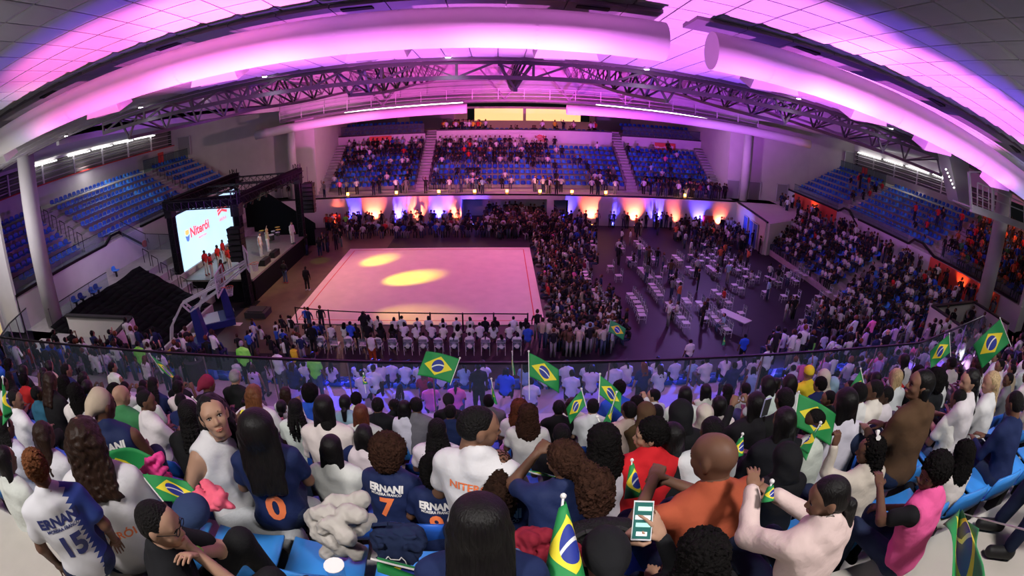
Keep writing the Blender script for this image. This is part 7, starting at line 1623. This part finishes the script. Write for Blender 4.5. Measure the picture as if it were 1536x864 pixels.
cp_ = blob('cap', [ell((0, 0, 0), (.09, .10, .075), .01), cap((-.03, -.1, -.03), (.03, -.1, -.03), .05, k=.01, flat=.25, n=(0, 0, 1)), sub(ell((0, 0, -.09), (.2, .2, .06), .005))], M['cloth'], 2.4, 286, 768, 'dark blue baseball cap lying beside the pink jacket', 'cap', .008, col=(.03, .05, .12))
bg = blob('bag', crumple(.12, .08, .06, 20, 11, .045), M['cloth'], 2.2, 790, 820, 'dark red bag on the seat in front of the big rolled flag', 'bag', .008, cr_n, col=(.22, .015, .03))
b2 = blob('bag', [ell((0, 0, 0), (.15, .09, .08), .04), cap((-.1, 0, .03), (.1, 0, .05), .05, k=.04)], M['hair'], 2.35, 900, 806, 'shiny black bag left of the phone', 'bag', .011, folds(.003), col=(.01, .01, .01)); MB().path([(-.14, -.05, .05), (-.08, -.06, .11), (.06, -.06, .12), (.14, -.04, .05)], .01, 6).build('strap', M['rubber'], b2)
cu = empty('plastic_cup', tuple(CAM0+2.0*ray(505, 860)-np.array([0, 0, .05])), 0, 'clear plastic cup standing on the beige tread at the bottom', 'cup'); MB().tube((0, 0, 0), (0, 0, .1), .028, 14, .038, cap=False).tube((0, 0, 0), (0, 0, .003), .028, 14).build('cup_wall', M['clear'], cu); MB().tube((0, 0, .097), (0, 0, .1), .039, 14).build('rim', wtx, cu)
ph2 = empty('phone', tuple(CAM0+3.9*ray(1149, 611)), .3, 'phone with a pale case held up by the woman in black', 'phone'); MB().box(-.036, .036, -.004, .004, -.075, .075).build('case', mat('lilac_case', (.45, .45, .7), .3), ph2); MB().box(-.032, .032, -.006, -.004, -.07, .07).build('screen', M['rubber'], ph2)
bn = empty('litter_bin', tuple(onz(299, 572, 3.2)), 0, 'round black bin behind the glass with a pale scrap on its lid', 'bin'); MB().tube((0, 0, 0), (0, 0, .8), .3, 18, .36).build('drum', M['rubber'], bn); MB().tube((0, 0, .8), (0, 0, .83), .38, 18).build('lid', M['rubber'], bn); MB().box(-.14, .16, -.08, .06, .83, .86).build('paper', wtx, bn)
tb = empty('folding_table', tuple(onz(1098, 492, 0)), -1.05, 'long white table with papers on the court at the end of a chair row', 'table'); MB().box(-1.0, 1.0, -.35, .35, .70, .74).build('table_top', SEATM, tb)
for x in (-.9, .9):
    for y in (-.3, .3): MB().tube((x, y, 0), (x, y, .7), .02, 6).build('leg', M['steel'], tb)
for k, (p, c) in enumerate(()):
    r = MB(); r.path([(.033*math.cos(t*math.pi/8), .0, .033*math.sin(t*math.pi/8)) for t in range(17)], .006, 6); o = r.build('wristband', M['cloth'], color=c); o.location = tuple(CAM0+(1.95, 3.0)[k]*ray(*p)); tag(o, ('bright green wristband of the boy with glasses', 'green wristband on the arm beside the black hair')[k], 'wristband')
# the person whose shoes show at the bottom right
Jr = pose(lean=.05, knee=W2((.12, .42, .50), (-.12, .42, .50)), ankle=W2((.16, .50, .10), (-.10, .46, .10))); q = onz(1512, 838, frow(.9)+.16)
b9 = link('person', body_mesh(Jr, .02, .011, .011), None, SKIN['m']); b9.location = (q[0]+.45, q[1]-.12, frow(.9)+.12); b9.rotation_euler = (0, 0, 1.0); tag(b9, 'person at the right edge of whom only black laced shoes and dark trousers show', 'person')
link('trousers', pants_mesh(Jr, 'long', .018), b9, (.012, .02, .05)); [link('shoe', me, b9, (.01, .01, .01)) for me in shoe_meshes(Jr, .012)]; link('shirt', top_mesh(Jr, 'tee', .016), b9, TOPC['f']); add_hair(b9, Jr, 'short', 'k', 1., .011)
